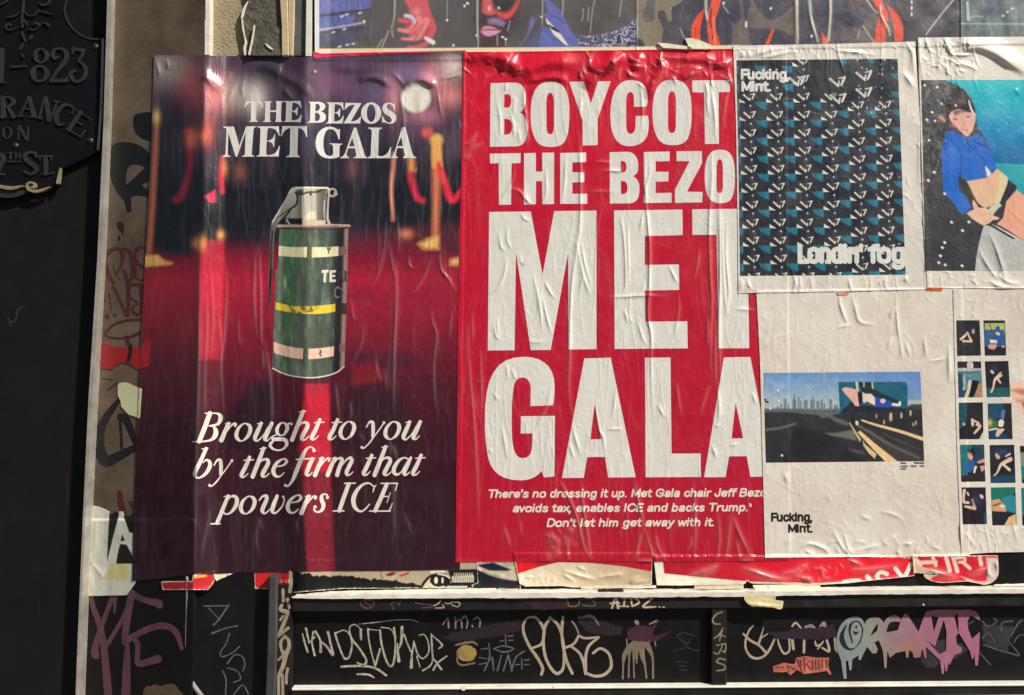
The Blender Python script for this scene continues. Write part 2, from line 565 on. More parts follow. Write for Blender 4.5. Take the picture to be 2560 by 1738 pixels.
_hump = [(.1, .45), (.18, .6), (.32, .64), (.45, .56), (.47, .4), (.47, .1)]
_bowl = [arcp(.285, .37, .185, .27)]
SKEL = {
 'T': (.68, [[(.05, .9), (.6, .9)], [(.325, .9), (.325, .1)]]), 'h': (.6, [[(.1, .9), (.1, .1)], _hump]), 'n': (.6, [[(.1, .64), (.1, .1)], _hump]),
 'm': (.88, [[(.1, .64), (.1, .1)], [(.1, .45), (.17, .6), (.28, .64), (.4, .56), (.42, .4), (.42, .1)], [(.42, .45), (.5, .6), (.6, .64), (.72, .56), (.74, .4), (.74, .1)]]),
 'u': (.6, [[(.1, .64), (.1, .34), (.13, .17), (.26, .1), (.4, .16), (.47, .3)], [(.47, .64), (.47, .1)]]), 'o': (.62, [arcp(.31, .37, .21, .27)]),
 'e': (.6, [[(.1, .37), (.5, .37)], [(.5, .37), (.48, .55), (.31, .64), (.14, .55), (.1, .37), (.14, .18), (.31, .1), (.48, .18)]]), 'r': (.42, [[(.1, .64), (.1, .1)], [(.1, .45), (.18, .6), (.36, .64)]]),
 's': (.55, [[(.44, .54), (.36, .63), (.22, .63), (.12, .54), (.2, .42), (.36, .34), (.46, .22), (.36, .11), (.2, .1), (.09, .2)]]), 'd': (.6, _bowl + [[(.47, .9), (.47, .1)]]), 'b': (.6, _bowl + [[(.1, .9), (.1, .1)]]), 'p': (.6, _bowl + [[(.1, .64), (.1, -.22)]]),
 'g': (.6, _bowl + [[(.47, .64), (.47, .0), (.4, -.15), (.25, -.19), (.1, -.1)]]), 'i': (.24, [[(.1, .64), (.1, .1)], [(.1, .9), (.1, .91)]]), 'l': (.24, [[(.1, .9), (.1, .1)]]), 'I': (.26, [[(.1, .9), (.1, .1)]]),
 't': (.38, [[(.16, .84), (.16, .25), (.22, .12), (.34, .1)], [(.02, .64), (.32, .64)]]), 'f': (.36, [[(.16, .1), (.16, .7), (.22, .86), (.36, .9)], [(.02, .64), (.34, .64)]]),
 'c': (.56, [[(.47, .52), (.38, .62), (.24, .63), (.12, .5), (.1, .37), (.14, .2), (.27, .1), (.4, .13), (.48, .25)]]), 'k': (.55, [[(.1, .9), (.1, .1)], [(.44, .64), (.12, .32)], [(.22, .42), (.46, .1)]]),
 'v': (.5, [[(.05, .64), (.24, .1)], [(.24, .1), (.43, .64)]]), 'w': (.74, [[(.05, .64), (.2, .1)], [(.2, .1), (.36, .62)], [(.36, .62), (.52, .1)], [(.52, .1), (.67, .64)]]), 'x': (.52, [[(.06, .64), (.44, .1)], [(.44, .64), (.06, .1)]]),
 'y': (.5, [[(.05, .64), (.25, .12)], [(.45, .64), (.25, .1), (.18, -.12), (.04, -.18)]]), 'z': (.52, [[(.08, .64), (.42, .64)], [(.42, .64), (.08, .1)], [(.08, .1), (.44, .1)]]),
 'a': (.58, [[(.12, .52), (.2, .62), (.34, .64), (.45, .55), (.45, .1)], [(.45, .4), (.28, .36), (.12, .3), (.1, .18), (.2, .1), (.34, .13), (.45, .25)]]),
 "'": (.2, [[(.09, .9), (.06, .72)]]), ',': (.24, [[(.1, .1), (.04, -.1)]]), '.': (.24, [[(.1, .1), (.1, .11)]]), ' ': (.32, []),
 'M': (.82, [[(.1, .1), (.1, .9)], [(.1, .9), (.4, .2)], [(.4, .2), (.7, .9)], [(.7, .9), (.7, .1)]]), 'J': (.54, [[(.42, .9), (.42, .3), (.36, .14), (.22, .1), (.08, .2), (.07, .34)]]),
 'G': (.8, [[(.68, .7), (.55, .86), (.38, .9), (.16, .76), (.1, .5), (.16, .24), (.38, .1), (.56, .14), (.68, .28)], [(.68, .28), (.68, .46)], [(.42, .46), (.68, .46)]]),
 'B': (.7, [[(.1, .1), (.1, .9)], [(.1, .9), (.4, .9), (.54, .8), (.5, .6), (.36, .52), (.1, .52)], [(.36, .52), (.56, .44), (.58, .24), (.44, .1), (.1, .1)]]), 'C': (.76, [[(.68, .7), (.55, .86), (.38, .9), (.16, .76), (.1, .5), (.16, .24), (.38, .1), (.56, .14), (.68, .3)]]),
 'E': (.64, [[(.1, .1), (.1, .9)], [(.1, .9), (.54, .9)], [(.1, .51), (.48, .51)], [(.1, .1), (.56, .1)]]), 'D': (.74, [[(.1, .1), (.1, .9)], [(.1, .9), (.36, .9), (.58, .76), (.64, .5), (.58, .24), (.36, .1), (.1, .1)]]),
 'F': (.58, [[(.1, .1), (.1, .9)], [(.1, .9), (.52, .9)], [(.1, .5), (.46, .5)]]), 'L': (.56, [[(.1, .9), (.1, .1)], [(.1, .1), (.5, .1)]])}


def skel(s, x0, x1, ycap, ybase, wt, shear=0.0, ang=0.0, xh=.74):
    """Grotesque lettering drawn as pen strokes; cap height ybase - ycap, stem wt (fraction of it)."""
    H_ = ybase - ycap
    tot = sum(SKEL[c][0] for c in s) - .1
    kx = (x1 - x0) / (tot - .1)
    out, x = [], 0.0
    for c in s:
        adv, st = SKEL[c]
        for l in st:
            q = []
            for a, b in l:
                if c.islower() and b > .3: b = .1 + (min(b, .64) - .1) * (xh - .2) / .54 + max(b - .64, 0) / .26 * (1 - xh)
                X = x0 + (x + a - .1) * kx + wt * H_ / 2 * (1 if x == 0 else .5)
                Y = ybase - (.1 + (b - .1)) * H_ - (wt / 2 - .1) * H_ * (1 if b < .3 else (-1 if b > .62 else 0)) 
                q += [X + (ybase - Y) * shear, Y + ang * (X - x0)]
            out.append(stroke(q, ID, wt * H_))
        x += adv
    return out


def panel(name, poly, h, mat, depth=0.03, parent=None, bevel=0.0, loc=None):
    """Solid board: front outline poly (photo px, one polygon) at height h (number or per corner), depth metres thick."""
    q = np.asarray(poly, float).reshape(-1, 2)
    hh = np.broadcast_to(np.asarray(h, float), (len(q),))
    fr = P(q[:, 0], q[:, 1], hh)
    n = len(q)
    area = np.sum(q[:, 0] * np.roll(q[:, 1], -1) - np.roll(q[:, 0], -1) * q[:, 1])
    order = list(range(n)) if area < 0 else list(range(n))[::-1]
    fr = fr[order]
    V = [fr]
    if bevel:
        c = fr.mean(0); d = fr - c
        inn = fr - np.sign(d) * np.array([bevel, 0, bevel])
        inn[:, 1] = fr[:, 1]
        mid = fr + np.array([0, bevel, 0])
        bk = fr + np.array([0, depth, 0])
        V = np.concatenate([inn, mid, bk]); L = 3
    else:
        bk = fr + np.array([0, depth, 0])
        V = np.concatenate([fr, bk]); L = 2
    F = [list(range(n))]
    for l in range(L - 1):
        for i in range(n):
            j = (i + 1) % n
            F.append([l * n + i, (l + 1) * n + i, (l + 1) * n + j, l * n + j])
    F.append([(L - 1) * n + i for i in range(n)][::-1])
    return mesh_obj(name, V, F, mat, parent, None, False, loc)


def tube(name, l, mat, parent=None, n=10, loc=None):
    """l rows (x px, y px, h m, radius m)."""
    a = smooth_line(np.array(l, float).reshape(-1, 4), 6)
    c = P(a[:, 0], a[:, 1], a[:, 2]); r = a[:, 3]
    t = np.gradient(c, axis=0); t /= np.linalg.norm(t, axis=1)[:, None]
    up = np.array([0, -1.0, 0]); s = np.cross(t, up); s /= np.linalg.norm(s, axis=1)[:, None]; u = np.cross(s, t)
    an = np.linspace(0, 2 * math.pi, n, endpoint=False)
    V = (c[:, None] + r[:, None, None] * (np.cos(an)[None, :, None] * s[:, None] + np.sin(an)[None, :, None] * u[:, None])).reshape(-1, 3)
    F = []
    m = len(c)
    for i in range(m - 1):
        for j in range(n):
            k = (j + 1) % n
            F.append([i * n + j, i * n + k, (i + 1) * n + k, (i + 1) * n + j])
    F.append(list(range(n))[::-1]); F.append([(m - 1) * n + j for j in range(n)])
    return mesh_obj(name, V, F, mat, parent, None, True, loc)


# ------------------------------------------------------------ materials
def mat(name, col=(0.5, 0.5, 0.5), rough=0.6, attr=False, metal=0.0, spec=0.5, var=None, bump=None, rvar=0.0, coat=0.0, crough=0.25,
        worn=None):
    """Principled; attr takes the printed colours; var=(scale, dark, light) mottles; bump=(scale, strength, distance)."""
    m = bpy.data.materials.new(name); m.use_nodes = True
    N, L = m.node_tree.nodes, m.node_tree.links
    b = N["Principled BSDF"]
    b.inputs["Roughness"].default_value = rough; b.inputs["Metallic"].default_value = metal
    b.inputs["Specular IOR Level"].default_value = spec
    b.inputs["Coat Weight"].default_value = coat; b.inputs["Coat Roughness"].default_value = crough
    tc = N.new("ShaderNodeTexCoord")
    src = None
    if attr:
        a = N.new("ShaderNodeAttribute"); a.attribute_name = "Col"; src = a.outputs["Color"]
    else:
        r = N.new("ShaderNodeRGB"); r.outputs[0].default_value = (*col, 1); src = r.outputs[0]
    if var:
        t = N.new("ShaderNodeTexNoise"); t.inputs["Scale"].default_value = var[0]; t.inputs["Detail"].default_value = 8
        t.inputs["Roughness"].default_value = 0.65
        L.new(tc.outputs["Object"], t.inputs["Vector"])
        mr = N.new("ShaderNodeMapRange"); mr.inputs[1].default_value = 0.3; mr.inputs[2].default_value = 0.7
        mr.inputs[3].default_value = var[1]; mr.inputs[4].default_value = var[2]
        L.new(t.outputs[0], mr.inputs[0])
        mx = N.new("ShaderNodeMix"); mx.data_type = 'RGBA'; mx.blend_type = 'MULTIPLY'; mx.inputs[0].default_value = 1
        L.new(src, mx.inputs[6]); L.new(mr.outputs[0], mx.inputs[7]); src = mx.outputs[2]
    if worn:
        # worn = (scale, threshold, colour): chips and splashes of another colour
        t = N.new("ShaderNodeTexNoise"); t.inputs["Scale"].default_value = worn[0]; t.inputs["Detail"].default_value = 10
        t.inputs["Roughness"].default_value = 0.7
        L.new(tc.outputs["Object"], t.inputs["Vector"])
        mr = N.new("ShaderNodeMapRange"); mr.inputs[1].default_value = worn[1]; mr.inputs[2].default_value = worn[1] + 0.04
        L.new(t.outputs[0], mr.inputs[0])
        mx = N.new("ShaderNodeMix"); mx.data_type = 'RGBA'
        L.new(mr.outputs[0], mx.inputs[0]); L.new(src, mx.inputs[6]); mx.inputs[7].default_value = (*worn[2], 1); src = mx.outputs[2]
    L.new(src, b.inputs["Base Color"])
    if rvar:
        t = N.new("ShaderNodeTexNoise"); t.inputs["Scale"].default_value = 24; t.inputs["Detail"].default_value = 6
        L.new(tc.outputs["Object"], t.inputs["Vector"])
        mr = N.new("ShaderNodeMapRange"); mr.inputs[1].default_value = 0.3; mr.inputs[2].default_value = 0.7
        mr.inputs[3].default_value = max(0.05, rough - rvar); mr.inputs[4].default_value = min(1, rough + rvar)
        L.new(t.outputs[0], mr.inputs[0]); L.new(mr.outputs[0], b.inputs["Roughness"])
    if bump:
        t = N.new("ShaderNodeTexNoise"); t.inputs["Scale"].default_value = bump[0]; t.inputs["Detail"].default_value = 6
        L.new(tc.outputs["Object"], t.inputs["Vector"])
        bn = N.new("ShaderNodeBump"); bn.inputs["Strength"].default_value = bump[1]; bn.inputs["Distance"].default_value = bump[2]
        L.new(t.outputs[0], bn.inputs["Height"]); L.new(bn.outputs[0], b.inputs["Normal"])
        if coat: L.new(bn.outputs[0], b.inputs["Coat Normal"])
    return m


M_PRINT = mat("glossy_print", attr=True, rough=0.36, rvar=0.1, bump=(260, 0.25, 0.0006), spec=0.55)
M_PAPER = mat("pasted_paper", attr=True, rough=0.42, rvar=0.1, bump=(220, 0.3, 0.0007), var=(14, 0.93, 1.04))
M_WHITE = mat("white_print", (0.80, 0.78, 0.72), 0.36, var=(18, 0.93, 1.04), bump=(260, 0.25, 0.0006), rvar=0.1)
M_CREAM = mat("cream_print", (0.82, 0.76, 0.66), 0.36, bump=(260, 0.2, 0.0006))
M_INK = mat("black_print", (0.012, 0.011, 0.012), 0.4)
M_BLACK = mat("black_paint", (0.0065, 0.006, 0.0062), 0.5, spec=0.25, var=(9, 0.7, 1.7), bump=(40, 0.25, 0.002), rvar=0.12)
M_BLACK2 = mat("black_panel_paint", (0.004, 0.004, 0.004), 0.5, spec=0.25, var=(11, 0.6, 1.8), bump=(50, 0.25, 0.0015), rvar=0.12)
M_RAIL = mat("black_rail_paint", (0.012, 0.0115, 0.0115), 0.5, spec=0.3, var=(12, 0.6, 1.8), bump=(60, 0.35, 0.0015), rvar=0.12,
             worn=(60, 0.70, (0.08, 0.05, 0.05)))
M_DOOR = mat("dark_door_paint", (0.009, 0.0086, 0.008), 0.55, spec=0.2, var=(5, 0.8, 1.3), bump=(160, 0.25, 0.0012), rvar=0.08,
             worn=(34, 0.70, (0.024, 0.022, 0.021)))
M_METAL = mat("worn_metal", (0.88, 0.83, 0.72), 0.4, metal=0.0, var=(30, 0.75, 1.1), bump=(70, 0.4, 0.0015), rvar=0.12)
M_TRIM = mat("scuffed_trim", (0.42, 0.39, 0.34), 0.4, metal=0.2, var=(26, 0.65, 1.15), bump=(70, 0.4, 0.001), worn=(40, 0.68, (0.06, 0.05, 0.045)))
# ------------------------------------------------------------ the wall: relief under the paper
MM = CAM_D / FPX                                   # metres per photo pixel on the wall plane


def xcorner(y): return 514.0 - 29.0 * y / 1421.0   # the pier's right corner


def xleft(y): return np.interp(y, [-140, 0, 300, 650, 1000, 1300, 1600, 1738, 1860], [283, 279, 270, 253, 230, 213, 200, 194, 190])


PIER_H, PIER_T = 0.017, 0.00042                    # corner height, metres the face falls back per pixel to the left


def hpier(x, y): return PIER_H - PIER_T * np.maximum(xcorner(y) - x, 0)


xc = xcorner(GY)
relief = np.where(GX <= xc, hpier(GX, GY), PIER_H * np.clip(1 - (GX - xc - 6) / 52, 0, 1))
relief += 0.0145 * np.clip(np.minimum((GX - 702) / 56, (826 - GX) / 60), 0, 1) * (GX > xc)
relief += 0.0012 * vnoise(GX, GY, 160, 260, 5, 2) * (GX > 560)
H[:] = blur(relief, 3) + 0.001

# ground
M_GROUND = mat("pavement_concrete", (0.16, 0.155, 0.15), 0.8, var=(2.5, 0.7, 1.2), bump=(30, 0.3, 0.004))
g = mesh_obj("pavement", [(-6, -8, 0), (7, -8, 0), (7, 0.3, 0), (-6, 0.3, 0)], [[0, 1, 2, 3]], M_GROUND, smooth=False)
g['kind'] = 'structure'

M_BEIGE = mat("grubby_beige_paint", (0.21, 0.155, 0.105), 0.6, spec=0.25, var=(9, 0.5, 1.25), worn=(7, 0.60, (0.12, 0.075, 0.055)), bump=(120, 0.3, 0.0015))
M_STUCCO = mat("beige_stucco", (0.36, 0.29, 0.18), 0.8, var=(40, 0.8, 1.2), bump=(190, 0.9, 0.004))
ys = [-140, 300, 650, 1000, 1300]
yb = [1300, 1600, 1738, 1860]

# pier with its angled painted face, black dado below
loc = tuple(P(400, 1860, 0.0))
pier = thing("pier", "dingy beige painted pier with graffiti, turned away at the left of the posters", "pier", loc)


def face(ylist, dh):
    l = [(xleft(y), y) for y in ylist]; r = [(xcorner(y), y) for y in ylist[::-1]]
    q = l + r
    return [c for p in q for c in p], [hpier(x, y) + dh for x, y in q]


HP = hpier(GX, GY)
HD = HP + 0.003
for nm, yl, dh, m_ in (("painted_face", ys + [1860], 0.0, M_BEIGE), ("black_dado", yb, 0.003, M_BLACK)):
    q, hh = face(yl, dh)
    pq = [np.array(q).reshape(-1, 2)]
    w = Win(*bbox(pq, 6))
    W_, F_, _ = march(w, sdf(w, pq, 8), (HP + dh)[w.sl()], 0, None, 0.06)
    mesh_obj(nm, W_, F_, m_, pier)
H[:] = np.maximum(H, np.where((GY > 1299) & (GX < xc + 2), HD + 0.0008, H))

# dark door leaf at the far left
door = thing("door_leaf", "tall matt black door leaf at the left edge, behind the brass lettered plaque", "door", tuple(P(80, 1860, -0.095)))
panel("door_board", [-460, -160, 290, -160, 283, 0, 262, 500, 225, 1100, 205, 1860, -460, 1870], -0.095, M_DOOR, 0.04, door)

for sc_ in ([62, 764, 2.2, 48, 772, 3, 40, 784, 2], [46, 776, 2, 38, 800, 3, 26, 806, 1.6], [20, 792, 2.4, 28, 818, 1.4], [150, 1390, .8, 152, 1420, 1.2], [96, 1500, .8, 100, 1540, 1.0], [170, 1180, .7, 168, 1260, 1.0], [30, 1240, .7, 36, 1300, .9]):
    decal("scuff_mark", door, None, mat("door_scuff", (0.05, 0.047, 0.045), 0.5, var=(200, 0.3, 1.3)), strokes=[stroke(sc_)], const=-0.095, off=0.0003, rough=.6)
trim = thing("edge_trim", "thin scuffed pale metal strip running down between the black door and the beige pier", "trim strip", tuple(P(235, 900, -0.07)))
panel("strip", [268, -140, 280, -140, 279, 0, 270, 300, 253, 650, 230, 1000, 213, 1300, 200, 1600, 194, 1738, 190, 1860,
                185, 1860, 189, 1738, 194, 1600, 207, 1300, 221, 1000, 243, 650, 259, 300, 268, 0], -0.062, M_TRIM, 0.035, trim)

# lettered plaque
C5, C6 = crop(0, 0, 280 / 1841), crop(0, 200, 280 / 1381)
M_PLATE = mat("plaque_black", (0.005, 0.005, 0.0065), 0.45, spec=0.2, var=(20, 0.8, 1.4), bump=(90, 0.15, 0.001))
M_BRASS = mat("tarnished_brass", (0.05, 0.046, 0.043), 0.4, metal=0.35, var=(30, 0.7, 1.2), bump=(90, 0.3, 0.001))
M_GILT = mat("gilt_scroll", (0.50, 0.40, 0.22), 0.35, metal=0.5, var=(30, 0.7, 1.2))
plaque = thing("sign_plaque", "black plaque with raised serif numbers 823 and street lettering, at the upper left", "sign", tuple(P(100, 470, -0.09)))
arc = [166, 0, 161, 23, 167, 49, 182, 71, 202, 87, 224, 96, 257, 99]
panel("plate", [-460, -160, 176, -160, 170, -40] + arc + [252, 290, 245, 374, 238, 383, 212, 396, 152, 424, 143, 462, 118, 470, 60, 474, -460, 476],
      -0.082, M_PLATE, 0.013, plaque)
HPL = -0.082
decal("border_moulding", plaque, None, M_BRASS, strokes=[stroke([168, -30] + arc[:-2] + [256, 98], w=4.5)], const=HPL, off=0.002, skirt=0.002)
decal("border_moulding", plaque, None, M_TRIM, strokes=[stroke([257, 99, 253, 260, 245, 373], w=5.5)], const=HPL, off=0.004, skirt=0.004)


def ring(cx, cy, rx, ry, w0, w1, c, a=0.0):
    """Oval letter: thick at the sides (w0), thin at top and bottom (w1)."""
    t = np.linspace(0, 2 * math.pi, 33)
    x = rx * np.cos(t); y = ry * np.sin(t); ww = w1 + (w0 - w1) * np.abs(np.cos(t)) ** 1.5
    X = cx + x * math.cos(a) - y * math.sin(a); Y = cy + x * math.sin(a) + y * math.cos(a)
    return stroke(np.stack([X, Y, ww], -1).ravel(), c, None, False)


num = [stroke([20, 820, 70, 12, 1000, 80, 0, 1330, 70], C5), stroke([-40, 1352, 28, 75, 1352, 28], C5), stroke([180, 1100, 34, 412, 1082, 34], C5),
       ring(670, 915, 96, 112, 60, 30, C5), ring(650, 1210, 116, 128, 74, 30, C5),
       stroke([960, 935, 36, 905, 960, 45, 862, 905, 52, 890, 822, 42, 980, 795, 34, 1065, 830, 62, 1090, 930, 72, 1040, 1050, 68, 930, 1180, 54, 850, 1305, 44], C5),
       stroke([840, 1325, 60, 1095, 1322, 60], C5), stroke([1092, 1260, 24, 1096, 1330, 40], C5),
       stroke([1192, 880, 30, 1205, 800, 64], C5), stroke([1205, 806, 54, 1380, 822, 46], C5), stroke([1372, 830, 40, 1335, 920, 32, 1290, 1000, 30], C5),
       stroke([1290, 1000, 34, 1370, 1060, 48, 1408, 1170, 62, 1370, 1290, 54, 1260, 1342, 40, 1180, 1290, 52, 1160, 1200, 58, 1222, 1162, 50], C5)]
decal("house_numbers", plaque, None, M_BRASS, strokes=num, const=HPL, off=0.0035, skirt=0.0035)
word = [stroke([35, 215, 56, 35, 450, 56], C6), stroke([0, 212, 16, 80, 210, 16], C6), stroke([0, 455, 16, 75, 455, 16], C6),
        stroke([40, 215, 18, 110, 215, 26, 160, 250, 44, 150, 300, 40, 90, 330, 20, 50, 332, 16], C6), stroke([95, 330, 30, 165, 455, 44], C6), stroke([130, 456, 16, 190, 456, 16], C6),
        stroke([355, 215, 20, 245, 435, 22], C6), stroke([355, 215, 34, 415, 440, 52], C6), stroke([275, 355, 18, 385, 355, 18], C6), stroke([215, 444, 15, 290, 444, 15], C6), stroke([360, 450, 15, 440, 450, 15], C6),
        stroke([545, 225, 24, 480, 465, 22], C6), stroke([560, 220, 40, 600, 495, 52], C6), stroke([705, 260, 22, 612, 495, 24], C6), stroke([455, 468, 15, 520, 475, 15], C6), stroke([660, 255, 15, 738, 272, 15], C6),
        stroke([920, 350, 14, 880, 415, 16], C6), stroke([905, 350, 18, 850, 305, 26, 770, 320, 42, 700, 410, 52, 690, 500, 50, 730, 550, 30, 790, 545, 18], C6),
        stroke([990, 400, 50, 850, 610, 50], C6), stroke([950, 375, 16, 1130, 490, 16], C6), stroke([1130, 490, 14, 1108, 515, 14], C6), stroke([935, 510, 18, 1010, 550, 18], C6),
        stroke([820, 600, 16, 995, 700, 18], C6), stroke([990, 705, 16, 1042, 625, 20], C6)]
decal("arched_lettering", plaque, None, M_BRASS, strokes=word, const=HPL, off=0.0035, skirt=0.0035)
word = [stroke([225, 580, 14, 225, 735, 14], C6), stroke([235, 575, 30, 330, 735, 36], C6), stroke([345, 575, 18, 340, 735, 18], C6), ring(85, 650, 50, 70, 26, 10, C6)]
decal("small_lettering", plaque, None, mat("dull_brass", (0.03, 0.024, 0.028), 0.5), strokes=word, const=HPL, off=0.002, skirt=0.002)
word = [stroke([-30, 920, 40, 20, 920, 40, 35, 980, 50, 0, 1060, 46, -40, 1150, 40], C6), stroke([-40, 1160, 24, 45, 1160, 26], C6),
        stroke([440, 950, 18, 430, 895, 24], C6), stroke([435, 900, 22, 370, 890, 34, 310, 920, 46, 320, 980, 52, 400, 1040, 56, 445, 1090, 52, 420, 1145, 40, 360, 1160, 28, 305, 1130, 30], C6),
        stroke([480, 940, 24, 640, 940, 24], C6), stroke([628, 940, 14, 626, 985, 16], C6), stroke([492, 940, 14, 488, 985, 14], C6), stroke([560, 950, 50, 560, 1155, 46], C6), stroke([510, 1158, 16, 605, 1158, 16], C6),
        stroke([645, 1145, 32, 648, 1148, 32], C6), stroke([85, 1005, 18, 262, 1005, 14], C6), stroke([130, 900, 20, 122, 970, 20], C6), stroke([95, 900, 14, 165, 900, 14], C6),
        stroke([195, 905, 18, 190, 970, 18], C6), stroke([245, 905, 18, 240, 970, 18], C6), stroke([195, 938, 12, 240, 938, 12], C6)]
decal("street_lettering", plaque, None, M_BRASS, strokes=word, const=HPL, off=0.0035, skirt=0.0035)
orn = [stroke([385, 0, 20, 370, 130, 26, 355, 330, 30, 360, 440, 34], C5), stroke([350, 520, 20, 380, 600, 34, 415, 680, 16], C5), stroke([520, 570, 16, 500, 620, 34, 480, 655, 14], C5),
       stroke([385, 705, 20, 350, 760, 36, 325, 820, 14], C5), stroke([345, 870, 12, 375, 935, 26], C5), stroke([400, 200, 20, 460, 250, 24, 560, 250, 26, 610, 190, 34, 640, 160, 20], C5),
       stroke([660, 185, 16, 760, 205, 22, 870, 240, 12], C5), stroke([330, 190, 16, 240, 260, 24, 100, 285, 16], C5), stroke([400, 330, 16, 440, 410, 18], C5),
       stroke([440, 470, 14, 560, 490, 20, 640, 430, 18, 700, 380, 16, 760, 380, 30, 790, 420, 34], C5), stroke([560, 390, 26, 610, 380, 36, 625, 410, 20], C5),
       stroke([280, 440, 14, 200, 490, 20, 110, 470, 30, 100, 420, 26, 150, 390, 24, 160, 420, 18], C5), stroke([640, 40, 20, 690, 80, 30, 770, 70, 34, 810, 10, 30], C5),
       stroke([0, 80, 18, 90, 30, 30, 130, -20, 20], C5)]
decal("leaf_ornament", plaque, None, M_BRASS, strokes=orn, const=HPL, off=0.004, skirt=0.004)
scroll = [stroke([-40, 1300, 30, 60, 1325, 44, 160, 1330, 40, 270, 1305, 16], C6),
          stroke([610, 1320, 10, 520, 1355, 30, 430, 1372, 34, 350, 1345, 34, 330, 1290, 28, 370, 1262, 22, 415, 1275, 26, 420, 1315, 26, 390, 1320, 26], C6),
          stroke([740, 1085, 10, 725, 1180, 30, 710, 1265, 36], C6)]
decal("gilt_scroll", plaque, None, M_GILT, strokes=scroll, const=HPL, off=0.007, skirt=0.007)
decal("lower_scroll_band", plaque, None, M_BRASS, strokes=[stroke([-60, 1395, 90, 150, 1410, 80, 330, 1370, 40], C6)], const=HPL, off=0.002, skirt=0.003)


def dome(name, x, y, h, r, m, parent):
    V, F = [], []
    c = P(x, y, h)
    for a in (0, 0.35, 0.7, 1.05, 1.4):
        for b in range(14):
            t = b * 2 * math.pi / 14
            V.append(c + r * np.array([math.cos(a) * math.cos(t), -math.sin(a) * 0.7, math.cos(a) * math.sin(t)]))
    for i in range(4):
        for b in range(14):
            d = (b + 1) % 14
            F.append([i * 14 + b, i * 14 + d, (i + 1) * 14 + d, (i + 1) * 14 + b])
    F.append([56 + b for b in range(14)])
    return mesh_obj(name, V, F, m, parent)


for x, y in ((1575 * C5[2], 770 * C5[2]), (1118 * C6[2], 200 + 750 * C6[2]), (195 * C6[2], 200 + 810 * C6[2])):
    dome("bolt_head", x, y, HPL, 0.0065, M_BRASS, plaque)

# wall above the left poster: stucco, peeling board, batten, frame strips
K7 = crop(500, 0, 280 / 1320)
st = thing("stucco_wall", "coarse beige stucco wall showing above the left poster", "wall", tuple(P(600, 1860, -0.02)))
panel("stucco_face", [496, -140, 790, -140, 760, 1860, 466, 1860], -0.004, M_STUCCO, 0.05, st)
tag(panel("corner_bead", [513, -160, 525, -160, 524, 0, 523, 137, 512, 137, 512, 0], 0.016, M_METAL, 0.02),
    "pale vertical corner strip beside the stucco, above the left poster", "trim strip")
M_TAR = mat("weathered_tar_board", (0.085, 0.078, 0.055), 0.6, var=(24, 0.6, 1.5), bump=(70, 1.0, 0.006))
pb = thing("peeling_board", "grey weathered board with torn layered edges beside the stucco", "board", tuple(P(650, 150, 0.0)))
panel("back_layer", path("M520 -560 L930 -560 L930 0 L950 60 L962 300 L962 650 L518 650 L530 500 L520 400 L492 260 L500 170 L560 30 L540 -60 Z", K7)[0],
      0.005, M_TAR, 0.012, pb)
panel("front_layer", path("M640 305 L958 322 L960 652 L580 652 L600 520 Z", K7)[0], 0.008, M_TAR, 0.007, pb)
panel("lower_layer", path("M615 500 L960 570 L960 654 L590 654 Z", K7)[0], 0.010, M_TAR, 0.004, pb)
decal("torn_edge", pb, None, M_METAL, strokes=[stroke([562, 20, 10, 520, 100, 22, 502, 175, 26, 490, 210, 18], K7), stroke([494, 230, 12, 505, 330, 16, 522, 420, 10, 540, 500, 22, 525, 560, 26, 530, 640, 24], K7)], const=0.0055, off=0.002, skirt=0.003)
decal("torn_edge", pb, None, M_METAL, strokes=[stroke([640, 300, 14, 615, 460, 18, 582, 620, 22, 580, 640, 18], K7), stroke([770, 515, 10, 810, 550, 26, 850, 580, 14], K7)], const=0.0105, off=0.002, skirt=0.003)
M_WOOD = mat("bare_batten_wood", (0.62, 0.48, 0.28), 0.55, var=(10, 0.8, 1.12), bump=(50, 0.6, 0.002))
bt = thing("wood_batten", "pale bare wooden batten between the peeling board and the grey frame strip", "batten", tuple(P(718, 150, 0.02)))
panel("batten_half", path("M930 -600 L1035 -600 L1030 0 L1040 300 L1045 655 L962 655 L960 300 L940 0 Z", K7)[0], 0.013, M_WOOD, 0.03, bt, 0.0012)
panel("batten_half", path("M1038 -600 L1118 -600 L1112 0 L1108 280 L1098 520 L1094 655 L1050 655 L1045 300 L1036 0 Z", K7)[0], 0.011, M_WOOD, 0.028, bt, 0.0012)
M_GREYP = mat("grey_green_paint", (0.13, 0.14, 0.135), 0.5, var=(14, 0.5, 1.2), bump=(60, 0.3, 0.002), worn=(22, 0.56, (0.012, 0.012, 0.014)))
fs = thing("window_frame", "grey painted frame strip with a pale metal edge, left of the top posters", "frame", tuple(P(755, 150, 0.01)))
panel("frame_face", [736, -140, 768, -140, 766, 139, 732, 139], 0.006, M_GREYP, 0.02, fs)
panel("metal_edge", [768, -140, 779, -140, 778, 140, 764, 140], 0.014, M_METAL, 0.02, fs)

hb = thing("hoarding", "black painted hoarding board the posters are pasted on", "hoarding", tuple(P(1600, 1490, -0.01)))
panel("board", [779, -160, 2790, -160, 2790, 1500, 700, 1500, 690, 900, 779, 150], -0.0015, M_BLACK2, 0.03, hb)

